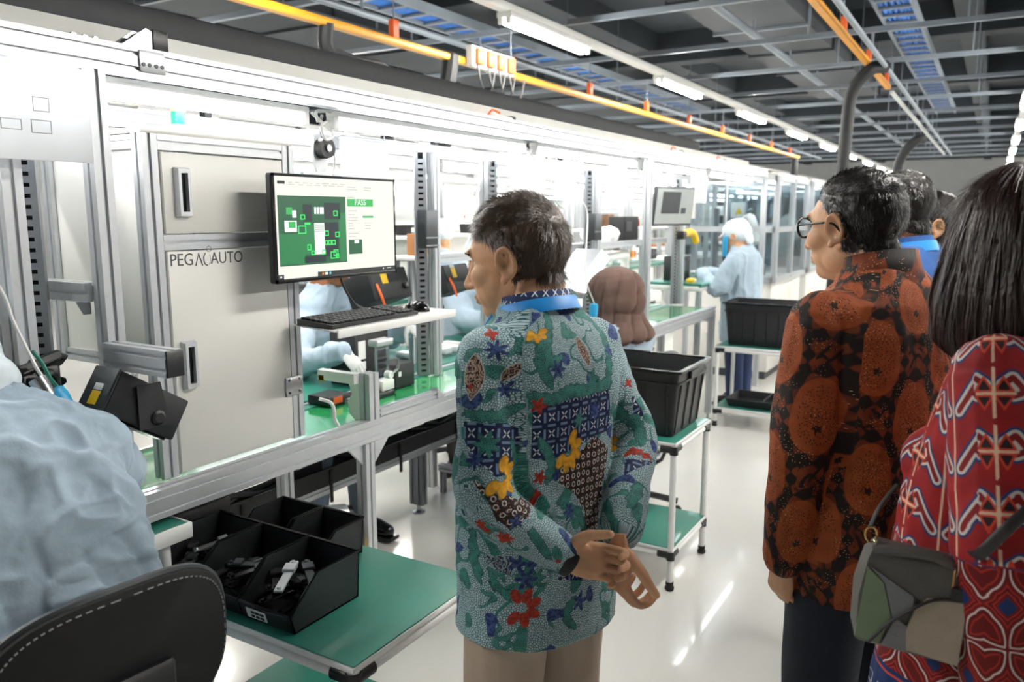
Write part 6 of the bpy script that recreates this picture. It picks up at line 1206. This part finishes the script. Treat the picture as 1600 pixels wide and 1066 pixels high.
for o in COL.objects:      # the board hung in front of the lamps lets their light through
    if o.name.startswith('board_panel'): o.data.materials[0] = MATS['sheet_white']
def hung_sheet(X, y0, y1, z0, z1, label, m='sheet_white', hang=True):
    t = thing('hanging_sheet', label, 'sheet', (X, (y0 + y1) / 2, z0)); n = 8
    pts = lambda off: [[(X + off + .004 * math.sin(k * 2.1 + z * 9), y0 + (y1 - y0) * k / n, z) for k in range(n + 1)] for z in np.linspace(z0, z1, 6)]
    a = pts(0); MB().loft(a, False, None, False).build('sheet', m, t)
    MB().box(X - .006, X + .006, y0 - .005, y1 + .005, z1 - .006, z1 + .006, .002).build('clip_bar', 'alu', t)
    if hang:
        for y in (y0 + .02, y1 - .02): MB().cyl((X, y, z1), (X, y, z1 + .06), .0025, n=6).build('hook', 'steel', t)
hung_sheet(-2.24, 2.42, 2.71, 1.70, 1.90, 'pale translucent sheet hung above the monitor', 'sheet_grey'); hung_sheet(-1.90, 3.16, 3.48, 1.69, 1.88, 'bright white sheet hung under the header beam, right of the teal man\'s head')
hung_sheet(-2.08, 3.93, 4.19, 1.68, 1.87, 'grey sheet hung next to the bright white one', 'sheet_grey'); hung_sheet(-2.22, 4.95, 5.28, 1.70, 1.86, 'small grey sheet hung above the white bag', 'sheet_grey'); hung_sheet(-1.9, 5.70, 6.05, 1.68, 1.88, 'narrow white sheet hung beside the far monitor')
ORD = ['nearest', 'second', 'third', 'fourth', 'fifth', 'sixth', 'seventh', 'eighth', 'ninth', 'tenth', 'eleventh', 'twelfth']
rb = random.Random(21)
def bay(X, y, L, row, i, d=.7):
    lab = 'white aluminium work bay, %s in the %s row behind the near line' % (ORD[i], row); t = thing('work_bay', lab, 'work bay', (X, y, 0), 'work bays in the rear rows'); s = rb.random
    P = lambda name, m: (lambda mb: mb.build(name, m, t))
    for yy in (y, y + L - .05): MB().alu((X, yy, 0), (X, yy, 2.0), .05, .05, up=(0, 1, 0)).build('post', 'alu', t); MB().alu((X - d, yy, 0), (X - d, yy, 2.0), .05, .05, up=(0, 1, 0)).build('post', 'alu', t)
    MB().box(X - .025, X + .025, y, y + L, 2.0, 2.07, .003).build('top_beam', 'white_paint', t); MB().box(X - d - .02, X - d + .02, y, y + L, 1.93, 1.99, .003).build('rear_beam', 'white_paint', t)
    MB().box(X - d, X, y, y + L, .82, .86, .003).build('worktop', 'mat_green' if i % 3 == 1 else 'white_plastic', t); MB().box(X - d, X - d + .28, y, y + L, 1.36, 1.39, .003).build('shelf', 'white_paint', t)
    if s() < .7: MB().box(X - d - .03, X - d - .02, y + .05, y + L - .05, .9 + .5 * s(), 1.75 + .2 * s(), .002).build('back_panel', 'panel_white', t)
    if s() < .55: MB().box(X - .02, X - .01, y + .05, y + L * .6, .15, .8, .003).build('drawer_front', 'panel_white', t); MB().box(X - .01, X, y + L * .2, y + L * .4, .66, .68, .002).build('drawer_pull', 'black_plastic', t)
    if s() < .6: MB().box(X - .05, X - .04, y + L * .55, y + L * .9, 1.2, 1.9, .002).build('clear_screen', 'pane', t)
    MB().box(X - .20, X - .14, y + .05, y + L - .1, 1.955, 1.985, .004).build('lamp_housing', 'white_paint', t); MB().cyl((X - .17, y + .08, 1.935), (X - .17, y + L - .13, 1.935), .016, n=8).build('lamp_tube', 'lamp_line', t)
    return t
KINDS = ['bin', 'instr', 'monitor', 'bottle', 'reelbox', 'carton']
def clutter(X, y, z, kind, where):
    if kind == 'monitor':
        t = thing('small_monitor', 'small dark monitor on %s' % where, 'monitor', (X, y, z)); MB().box(X - .02, X + .01, y - .16, y + .16, z + .1, z + .32, .004).build('casing', 'black_plastic', t); MB().box(X + .0102, X + .0115, y - .15, y + .15, z + .112, z + .308).build('screen', 'dark_metal', t); MB().cyl((X - .01, y, z), (X - .01, y, z + .12), .012, n=8).build('stand', 'alu', t); MB().box(X - .06, X + .06, y - .08, y + .08, z, z + .008, .003).build('foot', 'alu', t)
    elif kind == 'bottle':
        t = thing('spray_bottle', 'small white bottle with a red cap on %s' % where, 'bottle', (X, y, z)); MB().lathe([(.028, 0), (.03, .01), (.03, .1), (.012, .13), (.012, .14)], Matrix.Translation((X, y, z)), 14).build('bottle_body', 'white_plastic', t); MB().lathe([(.014, .14), (.014, .17), (.008, .19)], Matrix.Translation((X, y, z)), 12).build('cap', 'red', t)
    elif kind == 'instr':
        t = thing('instrument', 'dark boxy instrument on %s' % where, 'instrument', (X, y, z)); MB().box(X - .1, X + .08, y - .13, y + .13, z, z + .17, .008).build('case', 'black_matte', t); MB().box(X + .0802, X + .083, y - .1, y + .02, z + .06, z + .14, .001).build('display', 'dark_metal', t); MB().cyl((X + .08, y + .08, z + .1), (X + .095, y + .08, z + .1), .018, n=12).build('dial', 'alu', t)
    elif kind == 'bin':
        t = thing('small_bin', 'small black bin on %s' % where, 'bin', (X, y, z)); MB().loft([[(X + a * k, y + b * k * 1.4, z + h) for a, b in ((-.08, -.08), (.08, -.08), (.08, .08), (-.08, .08))] for k, h in ((.9, 0), (1, .1), (.93, .1), (.84, .006))]).build('bin_shell', 'black_plastic', t); MB().box(X + .0805, X + .083, y - .05, y + .05, z + .03, z + .075).build('label_card', 'paper', t)
    elif kind == 'carton':
        t = thing('carton', 'brown carton on %s' % where, 'carton', (X, y, z)); MB().box(X - .08, X + .08, y - .09, y + .09, z, z + .2, .003).build('box', 'cardboard', t); MB().box(X + .0802, X + .081, y - .05, y + .05, z + .06, z + .14).build('label_card', 'paper', t)
    else:
        t = thing('tool_rack', 'white tool rack with orange handles on %s' % where, 'rack', (X, y, z)); MB().box(X - .06, X + .06, y - .15, y + .15, z, z + .05, .004).build('rack_block', 'white_plastic', t)
        for k in range(4): MB().cyl((X, y - .11 + .07 * k, z + .05), (X, y - .11 + .07 * k, z + .17), .012, n=8).build('tool_handle', 'orange' if k % 2 else 'yellow', t)
ROWS = ((-4.35, 3.2, 1.75, 9, 'second'), (-6.0, 4.4, 1.9, 9, 'third'), (-8.3, 5.6, 2.2, 8, 'fourth'), (-11.0, 7.5, 2.4, 7, 'fifth'))
WORDS = ['left end', 'middle', 'right end']
for X, y0, L, n, row in ROWS:
    for i in range(n):
        y = y0 + i * (L + .05); bay(X, y, L, row, i)
        if X > -7:
            for j in range(3): clutter(X - .45 + rb.uniform(-.08, .08), y + L * (.2 + .3 * j), .86, KINDS[rb.randrange(6)], 'worktop %s, %s bay, %s row' % (WORDS[j], ORD[i], row)) if rb.random() < .75 else None
            for j in range(2): clutter(X - .56, y + L * (.3 + .4 * j), 1.39, KINDS[rb.choice((0, 0, 1, 3, 5))], 'shelf %s, %s bay, %s row' % (WORDS[2 * j], ORD[i], row)) if rb.random() < .6 else None
# glazed machines at the end of the near line and beyond
mat('warn_yellow', 'f0d020', .6, 0, 0)
def machine(x0, x1, y0, y1, label, zc=.95, zt=1.95):
    t = thing('glazed_machine', label, 'machine', ((x0 + x1) / 2, (y0 + y1) / 2, 0))
    MB().box(x0 + .02, x1 - .02, y0 + .02, y1 - .02, .08, zc, .006).build('base_cabinet', 'panel_white', t); MB().box(x0 + .05, x1 - .05, y0 + .05, y1 - .05, 0, .08).build('plinth', 'dark_metal', t)
    for x in (x0, x1):
        for y in (y0, (y0 + y1) / 2, y1): MB().alu((x, y, zc), (x, y, zt), .05, .05, up=(0, 1, 0)).build('post', 'alu', t)
    for z in (zc + .025, (zc + zt) / 2, zt - .025):
        for y in (y0, y1): MB().alu((x0, y, z), (x1, y, z), .05, .05).build('cross_rail', 'alu', t)
        for x in (x0, x1): MB().alu((x, y0, z), (x, y1, z), .05, .05).build('cross_rail', 'alu', t)
    MB().box(x0, x1, y0, y1, zt, zt + .03, .004).build('roof_panel', 'panel_white', t)
    for x in (x0, x1):
        for a, b in ((y0, (y0 + y1) / 2), ((y0 + y1) / 2, y1)): MB().box(x - .003, x + .003, a + .03, b - .03, zc + .05, zt - .05).build('clear_pane', 'pane', t)
    for y in (y0, y1): MB().box(x0 + .03, x1 - .03, y - .003, y + .003, zc + .05, zt - .05).build('clear_pane', 'pane', t)
    cx, cy = (x0 + x1) / 2, (y0 + y1) / 2
    MB().box(cx - .2, cx + .2, cy - .3, cy + .3, zc, zc + .12, .01).build('inner_deck', 'alu_dark', t); MB().box(cx - .08, cx + .08, cy - .1, cy + .1, zc + .12, zc + .55, .01).build('robot_column', 'white_paint', t); MB().tube([(cx, cy, zc + .55), (cx + .12, cy - .1, zc + .6), (cx + .2, cy - .2, zc + .35)], .045, 10, 5).build('robot_arm', 'white_paint', t); MB().cyl((cx - .15, cy - .4, zc), (cx - .15, cy - .4, zc + .7), .03, n=10).build('cylinder_rod', 'alu_dark', t)
    for xx in (cx - .25, cx + .25): MB().cyl((xx, y0 + .1, zt - .03), (xx, y1 - .1, zt - .03), .014, n=8).build('added_lamp', 'lamp_line', t)  # lamp tubes added under the roof to brighten the machine's dark interior
    MB().box(x1 - .019, x1 - .017, y0 + .15, y0 + .33, .55, .80).build('warning_sign', 'paper', t); MB().prism([(-.05, 0), (.05, 0), (0, .085)], frameM((x1 - .0165, y0 + .24, .69), (0, 1, 0), (0, 0, 1)), .001).build('warning_triangle', 'warn_yellow', t); MB().box(x1 - .0165, x1 - .0155, y0 + .18, y0 + .30, .60, .65).build('warning_text_band', 'warn_yellow', t)
    MB().box(x0 + .06, x0 + .22, y0 - .0065, y0 - .0045, zc + .6, zc + .78).build('warning_sign', 'paper', t); MB().prism([(-.045, 0), (.045, 0), (0, .08)], frameM((x0 + .15, y0 - .007, zc + .64), (1, 0, 0), (0, 0, 1)), .001).build('warning_triangle', 'warn_yellow', t)
    return t
machine(-2.75, -1.75, 7.75, 9.1, 'glazed white machine with warning signs behind the standing worker'); machine(-2.7, -1.75, 9.4, 11.0, 'glazed white machine with warning signs, next beyond the first'); machine(-2.7, -1.75, 11.3, 13.2, 'glazed white machine, third along the aisle'); machine(-2.7, -1.75, 13.6, 16.0, 'glazed white machine, fourth along the aisle')
t = thing('control_cabinet', 'low white control cabinet with a yellow notice beside the aisle', 'cabinet', (-1.35, 8.6, 0)); MB().box(-1.55, -1.05, 8.3, 8.9, .05, .78, .01).build('cabinet_body', 'panel_white', t); MB().box(-1.53, -1.07, 8.32, 8.88, 0, .05).build('plinth', 'dark_metal', t); MB().box(-1.22, -1.08, 8.292, 8.299, .60, .70).build('notice', 'warn_yellow', t); MB().box(-1.5, -1.2, 8.35, 8.6, .781, .80, .004).build('tray', 'yellow', t)
for k, (y0, y1) in enumerate(((17, 20), (20.6, 24), (24.6, 29))): machine(-2.8, -1.6, y0, y1, 'far glazed machine down the aisle, %s of three' % ORD[k])
for k, y in enumerate((6.5, 9.5, 12.5, 16, 20)): machine(1.9, 2.9, y, y + 2.3, 'glazed machine on the right of the aisle, %s one' % ORD[k])
# drawer unit behind the line near the standing worker
t = thing('drawer_cabinet', 'white drawer cabinet with black pulls behind the far bench', 'cabinet', (-3.1, 6.6, 0)); MB().box(-3.5, -2.95, 5.4, 8.0, 0, .8, .008).build('carcass', 'panel_white', t)
for k in range(4):
    for j in range(3): dr = MB().box(-2.9495, -2.935, 5.42 + .645 * k, 6.03 + .645 * k, .06 + .245 * j, .29 + .245 * j, .004).build('drawer', 'white_plastic', t); MB().box(-2.9345, -2.922, 5.62 + .645 * k, 5.83 + .645 * k, .20 + .245 * j, .225 + .245 * j, .003).build('pull', 'black_plastic', dr)
# ================= small things on and around the near line =================
def T4(p): return Matrix.Translation(p)
# tool balancer hanging by the monitor
p = atX(505, 232, -1.88); t = thing('tool_balancer', 'black and silver tool balancer hung on a white cord above the monitor', 'balancer', tuple(p))
MB().cyl((p.x - .02, p.y, p.z), (p.x + .022, p.y, p.z), .033, n=20).build('reel_drum', 'black_plastic', t); MB().prism([(-.035, -.02), (-.02, -.075), (.02, -.075), (.035, -.02), (.03, .035), (-.03, .035)], frameM((p.x - .021, p.y, p.z), (0, 1, 0), (0, 0, 1)), .012).build('reel_bracket', 'alu', t); MB().cyl((p.x + .022, p.y, p.z), (p.x + .028, p.y, p.z), .012, n=12).build('hub', 'steel', t)
MB().tube([(p.x, p.y, p.z + .03), (p.x, p.y - .01, p.z + .07), (p.x, p.y, p.z + .105)], .005, 6, 4).build('hanging_hook', 'steel', t); MB().tube([(p.x, p.y + .02, p.z + .02), (p.x, p.y + .05, p.z - .01), (p.x, p.y + .045, p.z - .07), (p.x, p.y + .01, p.z - .11)], .004, 6, 5).build('air_cord', 'cable_white', t); MB().tube([(p.x + .01, p.y - .03, p.z + .08), (p.x + .02, p.y - .045, p.z + .11), (p.x + .02, p.y + .0, p.z + .115), (p.x + .01, p.y + .06, p.z + .11)], .005, 6, 5).build('cord_loop', 'cable_white', t)
# rear shelf with its goods
t = thing('rear_shelf', 'white rear shelf board running between the perforated uprights', 'shelf', (-2.28, 4.2, 1.4)); MB().box(-2.36, -2.19, 2.86, 6.0, 1.388, 1.408, .003).build('board', 'white_paint', t); MB().alu((-2.185, 2.86, 1.395), (-2.185, 6.0, 1.395), .02, .04).build('front_edge', 'alu', t)
for y in (3.0, 4.4, 5.9): MB().alu((-2.35, y, .886), (-2.35, y, 1.387), .03, .03, up=(0, 1, 0)).build('shelf_post', 'alu', t)
def devbox(name, label, cat, c, s, m='black_matte', extra=()):
    t = thing(name, label, cat, (c[0], c[1], c[2])); x, y, z = c; MB().box(x - s[0] / 2, x + s[0] / 2, y - s[1] / 2, y + s[1] / 2, z, z + s[2], .005).build('case', m, t)
    for (nm, y0, y1, z0, z1, mm) in extra: MB().box(x + s[0] / 2 + .0003, x + s[0] / 2 + .003, y + y0 * s[1], y + y1 * s[1], z + z0 * s[2], z + z1 * s[2]).build(nm, mm, t)
    return t
t = devbox('light_controller', 'dark grey controller box strapped to the upright right of the monitor', 'controller', (-2.05, 2.73, 1.455), (.05, .085, .16), 'dark_metal', (('strap', -.5, .5, .26, .30, 'steel'), ('strap', -.5, .5, .05, .09, 'steel')))
devbox('carton', 'brown carton on the rear shelf next to the monitor', 'carton', (-2.28, 2.95, 1.4085), (.08, .05, .10), 'cardboard', (('carton_label', -.3, .3, .2, .6, 'paper'),)); devbox('carton', 'yellow carton on the rear shelf beside the controller', 'carton', (-2.28, 3.04, 1.4085), (.08, .045, .11), 'yellow', (('carton_label', -.3, .3, .2, .6, 'print_dark'),))
devbox('instrument', 'black instrument on the rear shelf near the white bag', 'instrument', (-2.27, 5.35, 1.4085), (.12, .26, .17), 'black_matte', (('display', -.4, .0, .4, .8, 'dark_metal'),)); devbox('light_controller', 'dark grey controller box on the third upright', 'controller', (-2.08, 4.46, 1.44), (.05, .1, .16), 'dark_metal', (('strap', -.5, .5, .3, .34, 'steel'),))
for k, y in enumerate((5.58, 5.72)): t = thing('spray_bottle', 'white bottle with a red cap on the rear shelf, %s one' % ('nearer' if k == 0 else 'farther'), 'bottle', (-2.26, y, 1.4085)); MB().lathe([(.024, 0), (.026, .01), (.026, .08), (.01, .1)], T4((-2.26, y, 1.4085)), 12).build('bottle_body', 'white_plastic', t); MB().lathe([(.016, .1), (.018, .115), (.014, .15)], T4((-2.26, y, 1.4085)), 12).build('cap', 'red', t)
bg = MB(); [bg.ell((-2.27 + .03 * math.sin(k * 2.1), 4.92 + .055 * (k - 2), 1.44 + .02 * math.cos(k * 1.7)), (.07, .075, .055)) for k in range(5)]; bm_ = remesh(bg, .007, 3); wrinkle(bm_, .012, 20, (1, 1, 1), 2); smooth_mesh(bm_, 'white_plastic'); tag(link('plastic_bag', bm_), 'crumpled white plastic bag lying on the rear shelf', 'bag')
# scanner units behind the belt
def scanner(c, ang, label):
    t = thing('scanner_unit', label, 'scanner', tuple(c)); M = Matrix.Translation(c) @ Matrix.Rotation(ang, 4, 'Z') @ Matrix.Rotation(-.35, 4, 'Y'); MB().box(-.09, .07, -.13, .13, -.07, .07, .008, M).build('housing', 'black_matte', t); MB().box(.0702, .0725, -.06, -.02, .0, .05, 0, M).build('yellow_sticker', 'yellow', t); MB().box(.0702, .0725, -.06, -.02, .052, .066, 0, M).build('white_sticker', 'paper', t); MB().tube([M @ Vector((.07, -.1, .0)), M @ Vector((.085, -.11, -.05)), M @ Vector((.08, -.1, -.1))], .006, 6, 4).build('tag_string', 'orange', t); MB().alu(Vector(c) + Vector((-.06, 0, -.39)), Vector(c) + Vector((-.06, 0, -.06)), .03, .03, up=(0, 1, 0)).build('stand_post', 'alu', t); MB().lathe([(.014, 0), (.018, .01), (.01, .016)], M @ frameM((.07, .09, -.02), (0, 1, 0), (0, 0, 1)), 10).build('knob', 'black_plastic', t)
scanner((-2.36, 2.78, 1.27), 0, 'black scanner unit with a yellow sticker below the monitor'); scanner((-2.44, 3.42, 1.25), .1, 'black scanner unit right of the perforated upright')
# fixture on the belt with the board being tested
p = atX(592, 600, -2.06); t = thing('test_fixture', 'silver clamp fixture held by the gloved hand on the belt', 'fixture', (-2.06, p.y, .885)); Y = p.y
MB().box(-2.13, -2.0, Y - .16, Y + .03, .885, .905, .004).build('base_plate', 'black_plastic', t); MB().box(-2.05, -2.035, Y - .04, Y + .04, .905, 1.10, .003).build('clear_plate', 'pane', t)
for dy in (-.035, .035): MB().cyl((-2.04, Y + dy, .905), (-2.04, Y + dy, 1.11), .006, n=10).build('guide_rod', 'steel', t)
MB().box(-2.07, -2.02, Y - .05, Y + .05, 1.085, 1.11, .004).build('top_clamp', 'alu', t); MB().box(-2.07, -2.015, Y - .03, Y + .045, .905, .945, .004).build('lower_clamp', 'white_paint', t); MB().cyl((-2.02, Y, .97), (-1.995, Y, .97), .016, n=14).build('lever_hub', 'white_plastic', t); MB().tube([(-2.0, Y, .97), (-1.99, Y + .03, .99), (-1.985, Y + .035, 1.03)], .006, 8, 4).build('lever', 'steel', t)
devbox('control_box', 'black box with indicator lights beside the clamp fixture', 'box', (-2.10, Y + .15, .8875), (.11, .13, .10), 'black_matte', (('indicator', -.35, -.22, .5, .7, 'paper'),)); devbox('control_box', 'taller black box standing behind the clamp fixture', 'box', (-2.30, Y + .16, .8855), (.14, .22, .22), 'black_matte', (('screen', -.4, -.2, .5, .85, 'paper'), ('screen', -.4, -.2, .3, .45, 'paper')))
devbox('part_tray', 'black part tray with a copper coil near the gloved hand', 'tray', (-2.12, Y - .22, .8875), (.11, .12, .035), 'black_plastic', (('coil', -.3, .1, .2, .9, 'orange'),))
for k, (y, lab) in enumerate(((2.98, 'nearer'), (4.9, 'farther'))):
    t = thing('circuit_module', 'black circuit module lying on the green belt, %s one' % lab, 'module', (-1.98, y, .885)); MB().box(-2.04, -1.92, y - .08, y + .08, .8845, .9, .003).build('carrier', 'black_plastic', t); MB().box(-2.02, -1.95, y - .05, y + .04, .9, .915, .003).build('cover', 'steel', t); MB().cyl((-1.94, y + .06, .9), (-1.94, y + .06, .92), .012, n=10).build('connector', 'black_gloss', t)
p0 = atX(700, 575, -2.25)
t = thing('blister_tray', 'clear bluish tray with parts on the rear bench', 'tray', (-2.42, 3.2, .886)); MB().loft([[(x, y, z) for x, y in ((-2.55 + i, 3.0 + i), (-2.28 - i, 3.0 + i), (-2.28 - i, 3.55 - i), (-2.55 + i, 3.55 - i))] for z, i in ((.8855, .02), (.935, 0), (.935, .006), (.892, .024))]).build('tray_shell', 'bag_film', t)
for k in range(5): MB().box(-2.5, -2.33, 3.05 + .095 * k, 3.11 + .095 * k, .893, .92, .004).build('tray_piece', 'white_plastic', t)
# far bench with the standing worker's items, monitor and hanging tools
t = thing('far_bench', 'green topped white bench in front of the standing worker', 'bench', (-2.1, 6.6, 0)); MB().box(-2.42, -1.95, 6.15, 7.2, 1.03, 1.05, .003).build('bench_top', 'mat_green', t); MB().box(-2.42, -1.95, 6.15, 7.2, .99, 1.03, .003).build('bench_apron', 'white_paint', t); MB().cyl((-1.95, 6.15, 1.035), (-1.95, 7.2, 1.035), .016, n=10).build('edge_roll', 'mat_green', t)
for y in (6.18, 7.17):
    for x in (-2.4, -1.97): MB().alu((x, y, .0), (x, y, .99), .04, .04, up=(0, 1, 0)).build('leg', 'alu', t)
devbox('instrument', 'black boxy instrument on the far bench', 'instrument', (-2.25, 6.45, 1.0505), (.16, .2, .2), 'black_matte', (('display', -.4, -.05, .4, .8, 'dark_metal'),)); devbox('parts_box', 'small yellow box on the far bench', 'box', (-2.06, 6.27, 1.0505), (.06, .09, .03), 'yellow', (('lid_label', -.3, .3, .2, .8, 'paper'),)); devbox('parts_box', 'small white box on the far bench', 'box', (-2.16, 6.27, 1.0505), (.05, .06, .05), 'white_plastic', (('lid_label', -.3, .3, .2, .8, 'red'),))
t = thing('far_monitor', 'grey-faced monitor hung in the line beyond the hijab-wearing worker', 'monitor', (-1.92, 5.4, 1.5)); Mm = Matrix.Translation((-1.93, 5.42, 1.65)) @ Matrix.Rotation(-.25, 4, 'Z') @ Matrix.Rotation(.12, 4, 'Y'); MB().box(-.02, .012, -.24, .24, -.135, .135, .01, Mm).build('casing', 'dark_metal', t); mat('screen_grey', '8d928f', .35, 0, .03, emit=.25); MB().box(.0122, .0135, -.225, .225, -.12, .12, 0, Mm).build('screen', 'screen_grey', t); MB().box(.0136, .0142, -.16, .06, -.05, .10, 0, Mm).build('screen_window', 'dark_metal', t); MB().box(.0136, .0142, .08, .14, -.05, -.01, 0, Mm).build('screen_window', 'dark_metal', t); MB().alu((-1.96, 5.42, 1.66), (-1.96, 5.42, 1.93), .03, .03, up=(0, 1, 0)).build('mount_post', 'alu', t)
t = thing('yellow_tool', 'yellow hand tool hung in the line near the far bench', 'tool', (-2.0, 6.05, 1.4)); MB().tube([(-2.0, 5.85, 1.44), (-2.0, 5.98, 1.46), (-2.0, 6.1, 1.44), (-2.0, 6.16, 1.38)], .028, 10, 5).build('tool_body', 'yellow', t); MB().cyl((-2.0, 5.98, 1.47), (-2.0, 5.98, 1.83), .004, n=6).build('hanging_wire', 'steel', t); MB().box(-2.03, -1.97, 5.78, 5.86, 1.41, 1.47, .008).build('tool_head', 'black_plastic', t)
def screwdriver(top, tip, label, hang=None):
    t = thing('power_screwdriver', label, 'tool', tuple(tip)); a, b = Vector(top), Vector(tip); d = (b - a).normalized(); L = (b - a).length; M = rot_to(d).to_4x4(); M.translation = a
    MB().lathe([(.012, 0), (.021, L * .04), (.023, L * .2), (.019, L * .45), (.021, L * .6)], M, 14).build('grip', 'blue_tool', t); MB().lathe([(.0215, L * .6), (.018, L * .72), (.012, L * .76)], M, 14).build('collar', 'dark_metal', t); MB().lathe([(.006, L * .76), (.006, L * .92), (.003, L)], M, 10).build('bit', 'steel', t)
    if hang: MB().tube(hang, .004, 6, 5).build('lead', 'cable_white', t)
    return t
screwdriver((-1.88, 6.56, 1.42), (-1.90, 6.62, 1.14), 'blue power screwdriver hanging in front of the standing worker', [(-1.88, 6.56, 1.42), (-1.88, 6.55, 1.6), (-1.88, 6.56, 1.88)])
pa, pb = atX(928, 480, -1.72), atX(925, 530, -1.72); screwdriver(pa + Vector((0, 0, .02)), pb, 'blue power screwdriver hanging beside the hijab-wearing worker', [tuple(pa + Vector((0, 0, .02))), tuple(atX(915, 430, -1.74)), tuple(atX(918, 340, -1.78)), tuple(atX(910, 315, -1.8)), tuple(atX(895, 312, -1.84)), tuple(atX(880, 325, -1.86)), tuple(atX(862, 300, -1.87)), (-1.87, atX(858, 290, -1.87).y, 1.88)])
pa, pb = atX(82, 608, -1.70), atX(128, 672, -1.66); t = screwdriver(pa, pb, 'blue power screwdriver at the left edge beside the gowned worker', [tuple(pa), tuple(atX(60, 580, -1.72)), tuple(atX(42, 545, -1.74)), tuple(atX(20, 500, -1.76)), tuple(atX(0, 450, -1.78)), (-1.8, .80, 1.62), (-1.82, .76, 1.88)])
MB().tube([atX(50, 548, -1.735), atX(66, 568, -1.725), atX(78, 590, -1.71), atX(95, 612, -1.69), atX(108, 640, -1.67)], .004, 6, 5).build('green_lead', 'green_light' if False else 'mat_green', t); MB().cyl(atX(58, 592, -1.71), atX(76, 620, -1.69), .018, n=12).build('chuck', 'steel', t)
# tangle of black cable and fittings at the left edge
t = thing('cable_bundle', 'tangled black cables and fittings at the left edge behind the gowned worker', 'cables', (-1.9, .95, 1.2)); rr = random.Random(8)
for k in range(12):
    c = Vector((-1.86 + rr.uniform(-.04, .06), rr.uniform(.8, .99), 1.22 + rr.uniform(-.04, .05))); MB().tube([c + Vector((rr.uniform(-.06, .06), rr.uniform(-.07, .07), rr.uniform(-.05, .05))) for _ in range(5)], rr.uniform(.006, .014), 6, 5).build('loose_cable', 'cable_black', t)
for k in range(5): y = .78 + .05 * k; MB().box(-1.9, -1.83, y, y + .04, 1.16, 1.16 + .05 + rr.uniform(0, .05), .006).build('fitting', 'black_plastic', t)
MB().box(-1.93, -1.80, .74, 1.0, 1.145, 1.16, .003).build('holder_plate', 'dark_metal', t); MB().alu((-1.86, .86, .806), (-1.86, .86, 1.145), .03, .03, up=(0, 1, 0)).build('holder_post', 'alu', t)
# black boxes under the line
t = thing('floor_bin', 'black bin with a blue stripe on a low frame under the line', 'bin', (-2.5, 3.9, .2)); MB().loft([[(x, y, z) for x, y in ((-2.62 + i, 3.62 + i), (-2.32 - i, 3.62 + i), (-2.32 - i, 4.1 - i), (-2.62 + i, 4.1 - i))] for z, i in ((.17, .02), (.34, 0), (.34, .008), (.18, .028))]).build('bin_shell', 'black_plastic', t); MB().box(-2.3195, -2.318, 3.72, 3.735, .19, .33).build('stripe', 'blue_cable', t)
for y in (3.6, 4.1): MB().alu((-2.64, y, .15), (-2.28, y, .15), .04, .04).build('low_frame', 'alu_dark', t); [MB().alu((x, y, 0), (x, y, .13), .03, .03, up=(0, 1, 0)).build('frame_leg', 'alu_dark', t) for x in (-2.62, -2.30)]
devbox('duct_box', 'white electrical box with black cables under the rail', 'box', (-2.22, 1.62, .60), (.1, .12, .14), 'white_plastic', (('gland', -.2, .2, .2, .5, 'black_plastic'),))
tag(MB().box(-2.05, -1.86, 1.28, 1.50, .66, .78, .008).build('black_case', 'black_plastic'), 'black case under the rail behind the parts bins', 'case')
tag(MB().box(-2.05, -1.86, 1.28, 1.50, .655, .66, .001).build('case_shelf', 'alu'), 'thin silver shelf under the black case', 'shelf')
# tilted board, reader hood and film roller by the hijab-wearing worker
t = thing('tilted_board', 'tilted white work board with a yellow note above the hijab-wearing worker', 'board', (-2.3, 4.3, 1.1)); Mb = Matrix.Translation((-2.25, 4.35, 1.24)) @ Matrix.Rotation(-.9, 4, 'Y'); MB().box(-.16, .16, -.3, .3, -.006, .006, .003, Mb).build('board_sheet', 'white_plastic', t); MB().box(-.02, .04, -.16, -.08, .0062, .007, 0, Mb).build('yellow_note', 'yellow', t); MB().alu((-2.28, 4.35, .886), (-2.28, 4.35, 1.22), .03, .03, up=(0, 1, 0)).build('board_post', 'alu', t)
t = thing('light_hood', 'grey angled lamp hood beside the tilted board', 'hood', (-2.05, 4.0, 1.15)); Mb = Matrix.Translation((-2.0, 4.05, 1.24)) @ Matrix.Rotation(.5, 4, 'X'); MB().prism([(-.12, 0), (.12, 0), (.08, .06), (-.08, .06)], Mb @ frameM((0, -.2, 0), (1, 0, 0), (0, 0, 1)), -.42).build('hood_shell', 'alu', t); MB().alu((-2.05, 4.12, .8875), (-2.05, 4.12, 1.22), .025, .025, up=(0, 1, 0)).build('hood_post', 'alu', t)
t = thing('film_rack', 'white rack of three film rollers with black end knobs under the rear shelf', 'rack', (-2.3, 5.2, 1.1))
for y in (4.95, 5.45): MB().box(-2.33, -2.27, y - .008, y + .008, .886, 1.34, .004).build('side_plate', 'white_plastic', t)
for z in (1.02, 1.16, 1.30):
    MB().cyl((-2.29, 4.94, z), (-2.29, 5.46, z), .028, n=14).build('roller', 'white_plastic', t)
    for y in (4.91, 5.46): MB().cyl((-2.29, y, z), (-2.29, y + .03, z), .02, n=12).build('knob', 'black_plastic', t)
